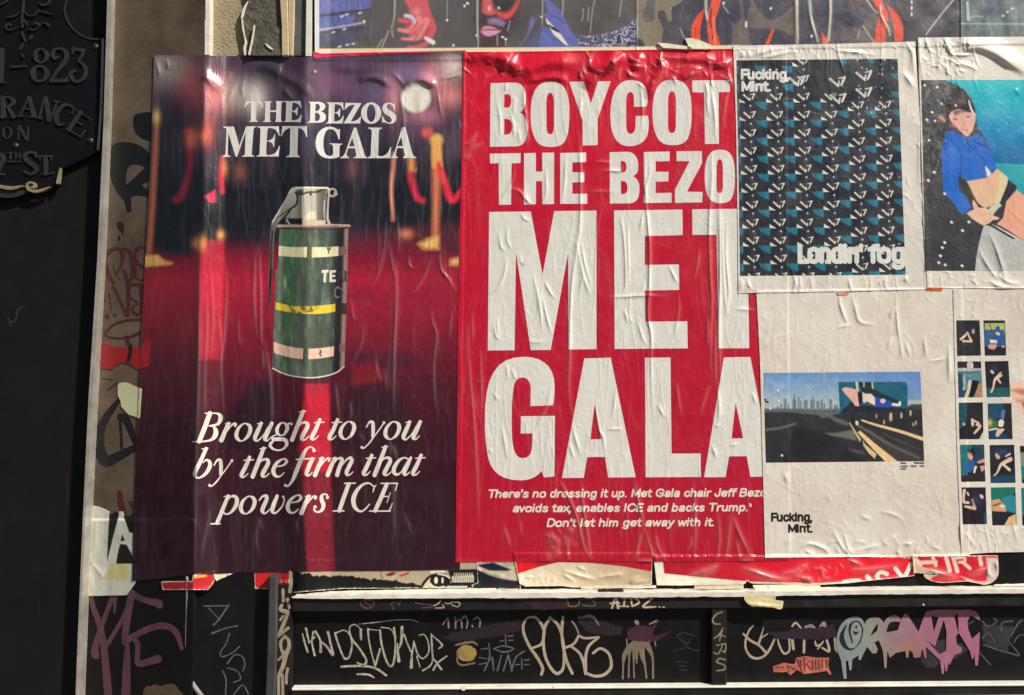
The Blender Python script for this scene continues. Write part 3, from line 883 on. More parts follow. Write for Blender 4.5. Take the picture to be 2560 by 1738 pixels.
# black shopfront woodwork below the posters
bw = thing("black_wall", "black painted wall with scratched tags, below the left poster beside the grey pilaster", "wall", tuple(P(580, 1860, -0.02)))
panel("wall_face", [470, 1380, 680, 1380, 672, 1860, 462, 1860], 0.001, M_BLACK, 0.03, bw)
pl = thing("pilaster", "narrow dark grey pilaster beside the strip of tan graffiti", "pilaster", tuple(P(680, 1860, 0.01)))
panel("shaft", [671, 1440, 693, 1440, 692, 1600, 688, 1738, 686, 1860, 655, 1860, 662, 1738, 667, 1600], 0.026,
      mat("pilaster_grey", (0.06, 0.058, 0.06), 0.45, var=(9, 0.6, 1.3), bump=(40, 0.3, 0.002)), 0.03, pl, 0.003)
cb = tube("cable", [469, 1440, .012, .0036, 468.5, 1520, .010, .0034, 467.6, 1606, .009, .0042, 471.4, 1685, .009, .004, 484.6, 1714, .009, .0044,
                    501.6, 1738, .009, .0046, 522, 1770, .009, .0046, 540, 1860, .009, .0046],
          mat("cable_grey", (0.30, 0.29, 0.26), 0.5, var=(40, 0.5, 1.2), bump=(80, 0.5, 0.002)))
tag(cb, "grey cable running down the black wall from under the left poster", "cable")

sf = thing("shopfront_base", "black panelled shopfront base covered in graffiti tags, with bright worn sill, below the posters", "shopfront", tuple(P(1700, 1860, 0.0)))
panel("stile", [693, 1462, 729, 1462, 727, 1860, 688, 1860], 0.020, M_RAIL, 0.03, sf)
panel("upper_rail", [729, 1492, 2790, 1476, 2790, 1514, 729, 1530], 0.024, M_RAIL, 0.035, sf, 0.002)
panel("infill_panel", [727, 1520, 1790, 1512, 1790, 1735, 727, 1735], 0.006, M_BLACK2, 0.02, sf)
panel("infill_panel", [1800, 1512, 2790, 1505, 2790, 1735, 1800, 1735], 0.006, M_BLACK2, 0.02, sf)
panel("mullion", [1779, 1516, 1817, 1516, 1817, 1722, 1779, 1722], 0.021, M_RAIL, 0.02, sf, 0.002)
panel("lower_rail", [729, 1727, 2790, 1713, 2790, 1900, 729, 1900], 0.024, M_RAIL, 0.03, sf)
panel("bead", [729, 1722, 1779, 1716, 2790, 1709, 2790, 1714.5, 1779, 1721, 729, 1727.5], 0.027, M_METAL, 0.02, sf, 0.0012)
panel("lower_bead", [2330, 1741, 2790, 1737, 2790, 1742, 2330, 1746], 0.0275, M_METAL, 0.006, sf, 0.0012)
# sill with a chipped bright lip
w = Win(730, 1474, 2790, 1500)
mid = np.interp(w.X, [730, 1240, 1830, 2200, 2790], [1493.5, 1489, 1486.5, 1480.5, 1477])
thick = np.interp(w.X, [730, 800, 1000, 1400, 1800, 2790], [1.5, 4.4, 6.0, 6.6, 5.2, 6.0]) + 1.5 * vnoise(w.X, w.Y, 22, 60, 9, 3)
f = thick - np.abs(w.Y - mid)
W_, F_, _ = march(w, f, np.full(f.shape, 0.030), 0, None, 0.03)
mesh_obj("sill_lip", W_, F_, M_METAL, sf)
panel("sill_board", [731, 1491, 1240, 1486, 1830, 1483, 2200, 1477, 2790, 1474, 2790, 1484, 2200, 1487, 1830, 1491, 1240, 1494, 731, 1499], 0.0285, M_RAIL, 0.04, sf)
# ------------------------------------------------------------ top row: older posters, only their lower ends in view
Y1, Y2, Y3, Y4 = crop(770, 0, 430 / 2324), crop(1150, 0, 470 / 2324), crop(1580, 0, 480 / 2324), crop(2030, 0, 530 / 2324)
G = 1.15


def art_man(w):
    c = Canvas(w, (96, 92, 92), G)  # washed grey base: sheen of the glossy paper painted into the blacks
    c.blob(1250, 40, 90, 90, (74, 66, 68), .8)
    c.blob(1470, 60, 120, 60, (84, 78, 78), .8)
    # blue shutters at the left
    c.poly(path("M150 -800 L850 -800 L850 40 L840 130 L560 160 L150 215 Z", Y1), (104, 110, 165), 8)
    c.poly(path("M150 235 L560 190 L640 230 L600 330 L150 385 Z", Y1), (98, 106, 160), 6)
    c.line([stroke([150, 215, 560, 160, 840, 128], Y1, 26)], (62, 60, 78), 4, .8)
    c.line([stroke([120, 412, 480, 355, 760, 305], Y1, 30)], (165, 160, 200), 3)
    c.line([stroke([160, 445, 480, 410, 820, 370], Y1, 34)], (72, 68, 80), 6, .8)
    c.poly(path("M150 470 L700 410 L620 655 L150 655 Z", Y1), (80, 84, 112), 14, .7)
    c.grain(.35, 5, 16, 21, (w.X < 930) * 1.0)
    for x in (395, 490, 560, 700): c.line([stroke([x, -100, x + 4, 130], Y1, 7)], (150, 150, 190), 2, .6)
    for x, y in ((415, 635), (520, 610), (600, 597), (690, 180), (445, 225), (510, 200), (330, 440), (480, 400)):
        c.line([stroke([x, y, x + 24, y - 8], Y1, 26)], (210, 208, 220), 2, .8)
    # red lit hand
    sk = [(208, 96, 102), (232, 136, 138), (150, 58, 68)]
    c.poly(path("M1290 -300 L1560 -300 C1610 -50 1620 60 1680 230 C1720 300 1730 360 1730 420 C1690 480 1680 520 1660 560 L1560 520 L1450 560 L1360 470 L1320 330 C1400 200 1380 100 1300 0 Z", Y1), sk[0], 5)
    c.line([stroke([1470, 240, 90, 1400, 300, 80, 1300, 290, 66, 1235, 270, 52], Y1)], sk[0], 4)
    c.line([stroke([1500, 260, 90, 1430, 370, 78, 1380, 420, 66, 1230, 405, 44], Y1)], sk[1], 4)
    c.line([stroke([1600, 280, 96, 1520, 420, 84, 1450, 520, 60, 1270, 525, 26], Y1)], sk[1], 4)
    c.line([stroke([1680, 360, 100, 1640, 480, 80, 1600, 590, 60, 1480, 630, 44, 1340, 640, 30], Y1)], sk[0], 4)
    for a in ([1480, 300, 1420, 400, 1380, 445], [1560, 330, 1490, 450, 1440, 545], [1640, 380, 1590, 480, 1560, 560], [1420, 250, 1360, 330, 1290, 320]):
        c.line([stroke(a, Y1, 22)], sk[2], 6, .7)
    c.blob(*(np.array([1475, 160]) * Y1[2] + np.array([Y1[0], 0])), 9, 9, (236, 150, 150), .8)
    c.line([stroke([1320, 215, 56, 1400, 240, 60, 1430, 300, 50], Y1)], (205, 196, 220), 3)
    c.line([stroke([1325, 240, 10, 1395, 265, 10, 1420, 315, 10], Y1)], (90, 80, 120), 2)
    c.line([stroke([1590, 515, 40, 1640, 545, 56, 1690, 575, 60], Y1)], (225, 222, 228), 3)
    # man's face: dark, with red light round mirrored glasses and pale pink lips
    c.poly(path("M240 -300 L760 -300 C780 -60 720 180 640 330 C600 460 560 560 540 600 L250 600 C235 400 240 100 240 -300 Z", Y2), (78, 62, 66), 14)
    c.poly(path("M285 -100 L370 -100 C390 40 420 130 445 165 C420 200 300 190 272 150 C275 100 280 40 285 -100 Z", Y2), (206, 92, 88), 6)
    c.poly(path("M440 110 C520 200 620 180 690 40 L760 -60 L700 110 C640 240 560 270 470 200 Z", Y2), (214, 84, 80), 8)
    c.poly(path("M370 -300 C370 -40 430 100 520 132 C620 130 690 60 720 -300 Z", Y2), (58, 58, 58), 4)
    c.blob(*(np.array([362, 105]) * Y2[2] + np.array([Y2[0], 0])), 4, 6, (246, 190, 186), .9)
    c.poly(path("M350 240 C420 200 500 230 560 280 L530 330 C460 300 400 300 350 290 Z", Y2), (150, 118, 160), 8)
    c.poly(path("M290 330 C350 310 420 330 480 372 L250 385 Z", Y2), (205, 140, 152), 4)
    c.poly(path("M255 372 L515 372 C480 420 400 450 340 448 C300 440 265 420 255 372 Z", Y2), (214, 150, 178), 4)
    c.line([stroke([258, 378, 360, 368, 510, 372], Y2, 12)], (88, 52, 64), 2)
    # blue lapels over the dark coat
    c.poly(path("M1040 -40 C1150 20 1260 140 1290 230 C1330 330 1400 420 1470 520 L1460 600 L1330 600 L1180 350 L1060 240 L1040 170 L1085 170 Z", Y2), (104, 108, 176), 4)
    c.poly(path("M1010 320 C1080 330 1140 380 1180 440 L1330 600 L960 600 C980 500 1000 420 1010 320 Z", Y2), (98, 104, 172), 5)
    c.poly(path("M880 215 L930 230 C920 320 860 420 780 520 L720 600 L790 500 C840 420 850 320 880 215 Z", Y2), (116, 116, 160), 7)
    c.poly(path("M960 600 L1000 360 L860 500 L740 600 Z", Y2), (92, 96, 140), 16, .8)
    c.line([stroke([1110, 200, 1210, 220, 1290, 290], Y2, 16)], (74, 76, 140), 5, .8)
    c.line([stroke([1020, 400, 1080, 470, 1130, 580], Y2, 14)], (128, 132, 200), 4, .7)
    c.poly(path("M1058 225 L1160 330 L1120 350 L1070 280 Z", Y2), (238, 220, 206), 2)
    c.poly(path("M1115 355 L1240 420 L1340 565 L1310 560 L1160 430 Z", Y2), (238, 220, 206), 2)
    c.poly(path("M1100 300 L1230 385 L1215 400 L1090 320 Z", Y2), (50, 44, 52), 2)
    # marbled silver curve
    m = path("M1420 420 C1600 450 1800 420 1960 360 C2080 300 2140 250 2180 220 L2180 620 L1480 620 Z", Y2)
    c.poly(m, (92, 92, 118), 3)
    n = vnoise(w.X, w.Y, 12, 9, 12, 3)
    c.mix(np.clip(sdf(w, m, 6) / 3, 0, 1) * np.clip((np.abs(n) < .10) * 1.0, 0, 1) * .8, (205, 196, 215))
    c.mix(np.clip(sdf(w, m, 6) / 3, 0, 1) * np.clip((n < -.22) * 1.0, 0, 1) * .7, (52, 52, 66))
    # paste runs and specks
    for l in ([1170, -300, 1165, 180, 1130, 380, 1150, 500], [2290, 0, 2290, 350, 2300, 640], [1090, 420, 1000, 640], [1010, 530, 940, 640]):
        c.line([stroke(l, Y1, 20)], (172, 168, 150), 2.5, .75)
    for l in ([1015, -200, 1018, 300], [1265, -200, 1268, 180], [1665, 0, 1640, 120, 1610, 400], [1520, 110, 1525, 180, 1505, 260], [1590, 90, 1585, 260], [560, 470, 570, 560], [2000, 0, 1970, 210], [620, 260, 590, 380], [460, 440, 462, 560]):
        c.line([stroke(l, Y2, 13)], (176, 172, 168), 2.5, .7)
    for x, y in ((2150, 40), (2115, 78), (1880, 270), (2275, 475), (1965, 610), (760, 285)): c.line([stroke([x, y, x, y + 8], Y1, 26)], (240, 238, 232), 2)
    for x, y in ((475, 95), (1000, 205), (520, 455), (560, 480), (90, 38)): c.line([stroke([x, y, x + 12, y + 8], Y2, 20)], (240, 238, 232), 2)
    c.line([stroke([1880, 0, 1882, 240], Y1, 9)], (190, 188, 180), 2, .7)
    # white margins
    c.poly(rect(780, -200, 798, 140), (205, 204, 208), 2)
    return c


cream_band = lambda c, x0, x1, ya, yb: c.poly(pts([x0, ya, x1, yb, x1, yb + 40, x0, ya + 40]), (232, 214, 176), 2)


def man_canvas(w):
    c = art_man(w)
    cream_band(c, 780, 1600, 122, 117)
    c.mix(((w.Y > 121) & (w.X < 960)) * .35 * np.clip(vnoise(w.X, w.Y, 40, 20, 4) + .4, 0, 1), (224, 160, 120))
    return c


def art_camo(w):
    c = Canvas(w, (66, 64, 78), G)
    c.poly(path("M60 -500 L740 -500 C700 -60 600 60 500 80 C460 110 480 220 480 260 L430 260 C420 180 380 130 340 130 C300 140 310 200 340 260 C380 330 400 380 360 470 L360 580 L160 580 C160 520 120 460 60 460 Z", Y3), (132, 122, 104), 3)
    c.poly(path("M180 -500 L330 -500 C290 -40 270 100 275 180 C270 250 230 285 190 275 C140 260 120 200 140 130 C180 60 190 0 180 -500 Z", Y3), (98, 96, 98), 3)
    c.poly(path("M320 150 C340 120 390 110 410 170 C430 230 440 270 480 265 C560 270 590 350 600 430 L600 600 L370 600 C370 500 360 440 380 380 C390 320 310 220 320 150 Z", Y3), (84, 78, 86), 3)
    c.poly(path("M1440 -500 L1480 40 C1520 110 1560 140 1600 210 C1640 260 1740 250 1800 200 C1880 150 1920 80 1960 60 L1960 420 C1900 440 1860 380 1800 360 C1720 340 1500 350 1420 340 C1360 330 1380 180 1440 60 Z", Y3), (104, 94, 88), 3)
    c.poly(path("M1160 220 C1200 280 1260 300 1300 260 C1340 200 1310 80 1280 -40 L1340 -40 C1360 100 1350 240 1400 300 C1420 420 1440 500 1440 600 L1190 600 C1220 480 1230 380 1200 300 Z", Y3), (102, 92, 88), 3)
    c.poly(path("M400 -300 L640 -300 C640 -20 600 60 520 60 C470 100 440 120 400 60 Z", Y4), (96, 84, 82), 4)
    c.poly(path("M560 260 C600 180 640 140 700 120 L900 140 C960 240 900 460 860 480 L330 480 L330 290 C430 310 520 300 560 260 Z", Y4), (92, 84, 82), 6)
    c.poly(path("M940 -300 L1060 -300 C1040 40 1000 120 1010 200 C960 180 930 100 940 -300 Z", Y4), (92, 82, 84), 4)
    c.poly(path("M1010 -300 L1620 -300 L1650 480 L1000 480 Z", Y4), (74, 70, 78), 10, .8)
    red = (232, 80, 52)
    for q in ("M880 105 C760 190 720 300 715 400 C720 440 725 470 740 490 L830 490 C820 400 820 330 850 250 Z",
              "M1000 -300 L1110 -300 C1090 0 1060 60 1040 130 C1010 220 1000 330 1030 420 C1050 500 1070 540 1070 550 L940 550 C920 470 900 350 915 200 C930 120 980 40 1000 -300 Z",
              "M1690 355 L1720 350 C1710 430 1680 500 1650 545 L1615 535 C1640 470 1670 420 1690 355 Z"):
        c.poly(path(q, Y3), red, 2)
    for q in ("M640 -300 L720 -300 C740 0 790 60 830 140 L840 230 L810 240 C820 320 800 400 810 460 L690 465 C690 340 700 260 740 190 C740 120 700 60 660 0 Z",
              "M820 60 C900 90 960 170 990 270 C1010 340 1000 400 995 455 L900 455 C920 360 890 240 860 160 Z", "M100 330 C120 380 160 420 190 440 L180 480 L120 480 Z"):
        c.poly(path(q, Y4), red, 2)
    c.line([stroke([960, 110, 945, 250, 980, 380, 975, 470], Y3, 16)], (70, 26, 24), 2)
    c.line([stroke([990, 200, 985, 350, 1010, 540], Y3, 14)], (244, 150, 120), 3)
    c.line([stroke([765, 330, 770, 470], Y3, 12)], (90, 40, 36), 2, .7)
    c.line([stroke([760, 160, 750, 330, 760, 450], Y4, 16)], (160, 40, 30), 4, .8)
    for l, wd in (([880, -200, 885, 100, 905, 240], 24), ([1985, -300, 1990, 200, 2000, 520], 40), ([2130, -100, 2160, 200, 2250, 500], 26), ([1100, 60, 1170, 160], 12), ([580, 340, 630, 460], 12)):
        c.line([stroke(l, Y3, wd)], (176, 170, 150), 2, .9)
    c.line([stroke([1984, -300, 1992, 200, 1998, 520], Y3, 8)], (110, 104, 96), 2)
    for l, wd in (([195, -100, 200, 150, 180, 440], 30), ([600, 0, 680, 110, 720, 140], 16), ([750, 60, 750, 160, 830, 280, 855, 390], 16), ([560, 285, 620, 380, 680, 460], 14), ([1570, -20, 1440, 130, 1250, 380], 18), ([520, 330, 500, 420], 10)):
        c.line([stroke(l, Y4, wd)], (182, 176, 160), 2, .9)
    for x, y in ((1110, 35), (1680, 100), (2175, 435)): c.line([stroke([x, y, x, y + 6], Y3, 26)], (236, 236, 232), 2)
    c.line([stroke([1382, 270, 1382, 320], Y3, 22)], (240, 238, 232), 2)
    for y in (10, 75, 145): c.line([stroke([1093, y, 1093, y + 26], Y4, 16)], (230, 230, 230), 2)
    c.grain(.12, 5, 5, 31)
    cream_band(c, 1590, 1850, 117, 113)
    return c


def art_green(w):
    c = Canvas(w, (84, 98, 98), G)
    n = vnoise(w.X, w.Y, 10, 50, 14, 3)
    c.mix(np.clip(n * 1.8, 0, 1) * .6, (128, 150, 142)); c.mix(np.clip(-n * 1.8, 0, 1) * .6, (66, 72, 76))
    c.poly(path("M1690 15 L1715 15 L1735 230 L1700 230 Z", Y4), (168, 200, 184), 3)
    c.line([stroke([1640, 260, 2000, 262, 2400, 265], Y4, 16)], (150, 178, 172), 3)
    c.line([stroke([1750, 190, 1800, 178, 1870, 188], Y4, 14)], (160, 180, 172), 3)
    for x, y in ((2090, 175), (2135, 132), (2190, 92)): c.line([stroke([x, y, x + 12, y], Y4, 20)], (228, 228, 222), 2)
    c.blob(2480, 20, 40, 40, (72, 84, 104), .7)
    return c


M_TOP = mat("top_poster_print", attr=True, rough=0.34, rvar=0.12, bump=(200, 0.3, 0.0008), spec=0.6)
tp = thing("poster", "weathered poster of a man in blue lapels with a ringed red hand", "poster", tuple(P(1190, 130, 0.0)), "posters pasted on the hoarding")
vr = [(0.9, 3.5, [1192, -100, 1191, 60, 1196, 118]), (0.7, 3, [985, -100, 985, 40, 978, 90]), (0.6, 3, [1356, -60, 1356, 60]), (0.6, 3, [1408, -60, 1406, 40])]
a = sheet("printed_sheet", pts([786, -120, 1593, -120, 1593, 116, 1596, 127, 1160, 133, 787, 134]), M_TOP, 0.0012, vr, (0.3, 40, 60, 3), man_canvas, parent=tp, skirt=0.002, skcol=(230, 220, 200))
tp2 = thing("poster", "camouflage patterned poster with orange straps and paste runs, cut off by the top edge", "poster", tuple(P(1990, 120, 0.0)), "posters pasted on the hoarding")
vr = [(1.2, 4, [1762, -100, 1764, 30, 1768, 52]), (1.4, 4, [1989, -100, 1990, 40, 1993, 110]), (1.0, 3.5, [2021, -60, 2026, 40, 2045, 105]), (1.0, 3.5, [2074, -60, 2075, 40, 2070, 104]), (0.9, 3, [2200, 10, 2202, 36, 2222, 86])]
sheet("printed_sheet", pts([1591, -120, 2405, -120, 2405, 116, 1591, 127]), M_TOP, 0.0011, vr, (0.3, 40, 60, 4), art_camo, parent=tp2, skirt=0.002)
tp3 = sheet("poster", pts([2402, -120, 2780, -120, 2780, 110, 2402, 112]), M_TOP, 0.0014, None, (0.3, 30, 60, 5), art_green, skirt=0.002)
tag(tp3, "greenish rain streaked poster at the top right corner, mostly out of frame", "poster", "posters pasted on the hoarding")
for i, q in enumerate(("M640 462 L720 462 C820 480 900 520 960 548 L960 600 L700 590 Z", "M308 520 L430 525 C520 540 620 555 720 565 L720 600 L380 580 Z")):
    o = sheet("torn_flap", path(q, Y3), M_PAPER, 0.004, None, (0.5, 12, 12, 60 + i), None, (236, 224, 196), skirt=0.003, g=G)
    tag(o, ("larger pointed white torn paper flap above the red poster's top edge", "smaller flat white torn paper flap left of the pointed one")[i], "paper scrap")
o = sheet("pink_strip", pts([783, 128, 800, 134, 1165, 126, 1165, 152, 783, 152]), M_PRINT, 0.0012, [(0.8, 3, [940, 128, 955, 140]), (0.8, 3, [850, 134, 900, 141])], (0.4, 20, 8, 6), None, (228, 22, 92), skirt=0.002, g=G)
tag(o, "thin strip of bright pink poster showing between the top poster and the grenade poster", "poster scrap")

# ------------------------------------------------------------ remnants under the big posters
Z1, Z3 = crop(190, 1240, 350 / 2124), crop(720, 1390, 580 / 2324)
Z4, Z5, Z6 = crop(1240, 1370, 520 / 2324), crop(1700, 1370, 500 / 2324), crop(2120, 1370, 440 / 2324)


def scrap(name, label, poly, base, wr=None, canvas=None, z=0.0012, cat="paper scrap", noise=(0.5, 14, 14, 8), g=1.2, skcol=None, m=None, edge=0.6):
    o = sheet(name, poly, m or M_PAPER, z, wr, noise, canvas, base, skirt=0.0025, skcol=skcol, g=g, edge=edge, torn=1.8 if cat == "poster scrap" else 0)
    return tag(o, label, cat)


def art_lettered(w):
    c = Canvas(w, (240, 210, 146), 2.6)
    c.poly(path("M505 230 L640 230 L655 280 L560 640 L470 1010 L480 700 L505 260 Z", Z1), (14, 13, 14), 1.5)
    c.poly(path("M715 300 L900 230 L900 560 L810 560 Z", Z1), (14, 13, 14), 1.5)
    c.poly(path("M700 575 L745 680 L675 690 Z", Z1), (14, 13, 14), 1.5)
    c.poly(path("M670 725 L770 740 L835 860 L900 1000 L900 1030 L605 1030 L640 830 Z", Z1), (14, 13, 14), 1.5)
    c.poly(path("M520 1030 L815 1030 L800 1265 L380 1270 L470 1180 Z", Z1), (186, 152, 104), 2)
    c.poly(path("M225 1000 L240 1020 L215 1050 Z", Z1), (20, 18, 16), 2)
    c.grain(.12, 12, 30, 5)
    return c


scrap("torn_sheet", "torn cream sheet with part of a black letter A, hanging at the pier's foot",
      path("M212 150 C300 150 420 180 500 250 L520 285 L600 240 L700 240 L730 320 L800 310 L900 230 L900 1275 L915 1278 L880 1350 L770 1505 L135 1520 L165 1250 L180 700 Z", Z1), None,
      [(1.2, 9, [52 + 190, 1285, 238, 1340, 236, 1400]), (1.0, 6, [228, 1412, 240, 1420, 262, 1450]), (0.9, 5, [232, 1440, 228, 1480]), (0.8, 5, [262, 1420, 250, 1450])], art_lettered, noise=(0.6, 22, 40, 9))
scrap("red_scrap", "long red scrap with an orange rim under the left poster's corner",
      path("M1290 1300 L1760 1295 L1770 1200 L2090 1150 L2110 1260 L2060 1360 L2000 1425 L1310 1425 Z", Z1), None, [(0.8, 5, [500, 1473, 525, 1468, 535, 1450])],
      lambda w: (lambda c: (c.poly(path("M1775 1215 L1975 1190 L1990 1225 L1780 1255 Z", Z1), (220, 140, 70), 2), c)[1])(Canvas(w, (170, 30, 32), 1.5)), cat="poster scrap", m=M_PRINT)
scrap("white_scrap", "small crumpled white scrap peeking out beside the long red scrap", path("M2085 1170 L2130 1130 L2480 1100 L2400 1170 L2330 1200 L2130 1290 Z", Z1), (232, 224, 196),
      rand_ridges(5, 6, 535, 1428, 590, 1446, 1.2, 3, 8, 20, 1.0))
ZZ = crop(490, 1400, 270 / 1261)
scrap("red_scrap", "crumpled square red scrap next to the dark pilaster top",
      path("M680 130 L1100 120 L1085 290 L1000 345 L690 335 Z", ZZ), (176, 28, 30), [(1.6, 4, [700, 1448, 703, 1470]), (1.6, 4, [694, 1455, 706, 1472]), (1.4, 4, [715, 1448, 712, 1468]), (1.2, 3, [690, 1466, 712, 1474])], cat="poster scrap", m=M_PRINT, g=1.5)


def art_inked(w):
    c = Canvas(w, (172, 156, 130), 1.2)
    x, y = w.X, w.Y
    edge = 1390 + .2496 * 230 + 7 * vnoise(x, y * 0, 9, 9, 3, 3) + np.interp(x, [730, 800, 860, 960, 1030, 1060], [-20, -8, -6, 2, 8, 24])
    c.mix(np.clip((y - edge) / 1.5, 0, 1), (14, 13, 15))
    for l in ([960, 220, 30, 940, 190, 20, 945, 150, 14], [960, 215, 20, 1020, 235, 24, 1080, 200, 20]): c.line([stroke(l, Z3)], (200, 176, 150), 2, .6)
    c.poly(path("M980 190 C1000 165 1060 160 1090 165 L1050 195 C1020 205 990 205 980 190 Z", Z3), (120, 26, 26), 2)
    c.poly(path("M1110 195 L1210 160 L1215 180 L1130 210 Z", Z3), (190, 40, 40), 2)
    c.line([stroke([930, 150, 935, 200, 960, 225], Z3, 10)], (120, 40, 36), 2)
    # big inked eye
    c.poly(path("M1320 320 C1340 260 1400 190 1450 180 L1480 200 C1420 240 1380 290 1370 330 Z", Z3), (20, 19, 20), 2)
    c.poly(path("M1345 330 C1360 290 1400 240 1430 215 L1440 250 L1400 330 Z", Z3), (205, 196, 160), 2)
    c.poly(ell(1525, 250, 105, 84, Z3), (18, 17, 18), 2)
    c.poly(path("M1415 290 C1440 330 1520 345 1590 320 L1560 300 C1500 320 1450 310 1430 270 Z", Z3), (225, 215, 190), 2)
    c.poly(ell(1483, 245, 18, 34, Z3), (225, 215, 195), 2); c.poly(ell(1548, 245, 10, 30, Z3), (225, 215, 195), 2)
    c.line([stroke([1440, 160, 1500, 150, 1560, 158], Z3, 26)], (228, 220, 200), 2); c.line([stroke([1500, 178, 1580, 196, 1620, 220], Z3, 14)], (228, 220, 200), 2)
    c.poly(path("M1600 140 L1900 130 L1900 330 L1640 330 L1570 280 L1640 270 Z", Z3), (22, 21, 22), 2)
    # advisory label with its bars and block lettering
    c.poly(path("M1640 205 L1862 195 L1860 262 L1650 265 Z", Z3), (205, 196, 170), 1.5)
    for i in range(9):
        xx = 1668 + i * 22
        c.line([stroke([xx, 174, xx, 196], Z3, 9)], (205, 196, 170), 1.5)
        c.line([stroke([xx - 4, 212, xx, 232, xx - 3, 254], Z3, 7)], (24, 22, 22), 1.5)
    for i in range(6): c.line([stroke([1600 + 34 * i, 315, 1615 + 34 * i, 312], Z3, 24)], (220, 210, 190), 2)
    return c


scrap("inked_poster", "torn black and white poster with a big inked eye and advisory label, above the sill",
      pts([729, 1420, 760, 1400, 1200, 1400, 1200, 1465, 1180, 1470, 860, 1472, 729, 1482]), None, None, art_inked, cat="poster scrap", m=M_PRINT, noise=(0.3, 30, 30, 10))


def art_navy(w):
    c = Canvas(w, (190, 178, 152), 1.1)
    c.poly(path("M1900 90 L2060 65 L2240 140 L2200 150 L2020 150 L1920 110 Z", Z3), (16, 28, 50), 3)
    c.poly(path("M1880 130 L1960 165 C2060 215 2200 245 2330 250 L2330 340 L1850 340 Z", Z3), (14, 20, 36), 3)
    c.grain(.3, 10, 10, 6)
    return c


scrap("navy_scrap", "navy and cream torn poster strip beside the inked eye", path("M1890 60 L2330 50 L2330 335 L1850 330 L1840 290 L1900 270 Z", Z3), None, [(1.0, 5, [1195, 1418, 1250, 1440, 1290, 1450])], art_navy, cat="poster scrap", m=M_PRINT)


def art_redtop(w):
    c = Canvas(w, (190, 176, 146), 1.2)
    c.ramp([(1240, (232, 218, 196)), (1400, (214, 196, 166)), (1640, (178, 158, 126))], 'x')
    c.poly(path("M180 60 L2000 60 L1770 270 L1400 205 L1060 170 L700 160 L470 215 L240 290 Z", Z4), (176, 14, 40), 2)
    c.poly(path("M200 90 L330 110 L470 200 L440 215 L240 285 Z", Z4), (222, 14, 30), 3)
    return c


scrap("crumpled_sheet", "crumpled glossy cream sheet with a red top hanging below the red poster",
      path("M190 60 L1745 60 L1740 415 L960 440 L850 440 L740 425 L330 430 L265 400 L240 290 Z", Z4), None,
      [(2.6, 7, [1400, 1424, 1450, 1440, 1500, 1452]), (2.2, 6, [1405, 1436, 1440, 1455]), (2.0, 6, [1480, 1446, 1540, 1438, 1560, 1434]), (2.0, 5, [1570, 1460, 1600, 1440]), (1.6, 5, [1440, 1416, 1468, 1428]), (1.8, 6, [1575, 1460, 1620, 1450])]
      + rand_ridges(8, 10, 1300, 1430, 1420, 1460, 1.2, 5, 12, 40, 1.2), art_redtop, cat="poster scrap", m=M_PRINT, z=0.002)


def art_redlong(w):
    c = Canvas(w, (200, 12, 40), 1.2)
    c.ramp([(1700, (176, 14, 40)), (1980, (214, 16, 46)), (2120, (226, 20, 44))], 'x')
    c.poly(pts([1630, 1390, 1656, 1390, 1660, 1434, 1720, 1440, 1800, 1448, 1880, 1455, 2050, 1458, 2180, 1450, 2300, 1437, 2330, 1475, 1630, 1475]), (238, 226, 200), 2)
    c.poly(pts([2050, 1455, 2120, 1452, 2290, 1440, 2290, 1433, 2120, 1446]), (232, 60, 80), 2)
    for l, wd in (([255, 380, 310, 440], 60), ([515, 345, 440, 320, 380, 370, 420, 430], 50), ([625, 270, 735, 380, 830, 215], 52), ([-60, 440, 80, 420, 160, 425], 30)):
        c.line([stroke(l, Z6, wd)], (240, 226, 210), 2)
    return c


scrap("red_banner", "long wavy red poster remnant with white letters S Y along its lower edge",
      pts([1634, 1390, 2120, 1390, 2282, 1394, 2286, 1440, 2220, 1447, 2120, 1458, 2050, 1462, 1880, 1459, 1868, 1452, 1862, 1460, 1700, 1464, 1642, 1463]), None,
      [(3.2, 8, [1720, 1440, 1765, 1430, 1796, 1412]), (3.0, 8, [1850, 1418, 1890, 1432, 1935, 1446, 1980, 1450]), (2.6, 7, [1950, 1436, 1990, 1430, 2020, 1408]), (2.6, 7, [1980, 1438, 2020, 1450, 2030, 1456]),
       (2.4, 6, [2115, 1398, 2160, 1416]), (2.0, 6, [2120, 1424, 2170, 1424, 2260, 1412]), (1.6, 5, [2050, 1410, 2060, 1450])] + rand_ridges(12, 14, 1990, 1410, 2110, 1450, 1.4, 4, 10, 30, 1.0),
      art_redlong, cat="poster scrap", m=M_PRINT, z=0.0035, noise=(0.9, 30, 20, 12))


def art_shirt(w):
    c = Canvas(w, (206, 16, 44), 1.2)
    c.poly(path("M860 130 L960 240 C1050 280 1170 300 1230 320 L1000 460 L840 340 Z", Z6), (206, 176, 150), 2)
    c.poly(path("M1820 130 L1960 130 L1990 340 L1900 460 L1830 480 L1840 250 Z", Z6), (196, 176, 172), 3)
    for l, wd in (([900, 150, 960, 220], 50), ([930, 195, 1160, 185], 50), ([1120, 130, 1160, 230], 46), ([1290, 100, 1345, 300], 54), ([1385, 110, 1445, 310], 52), ([1420, 135, 1530, 130, 1540, 180, 1470, 190], 36), ([1520, 190, 1610, 270], 44), ([1740, 130, 1760, 220], 50)):
        c.line([stroke(l, Z6, wd)], (242, 196, 176), 2)
    c.poly(path("M1480 370 L1700 440 L1880 440 L1830 490 L1600 450 Z", Z6), (240, 170, 160), 3)
    return c


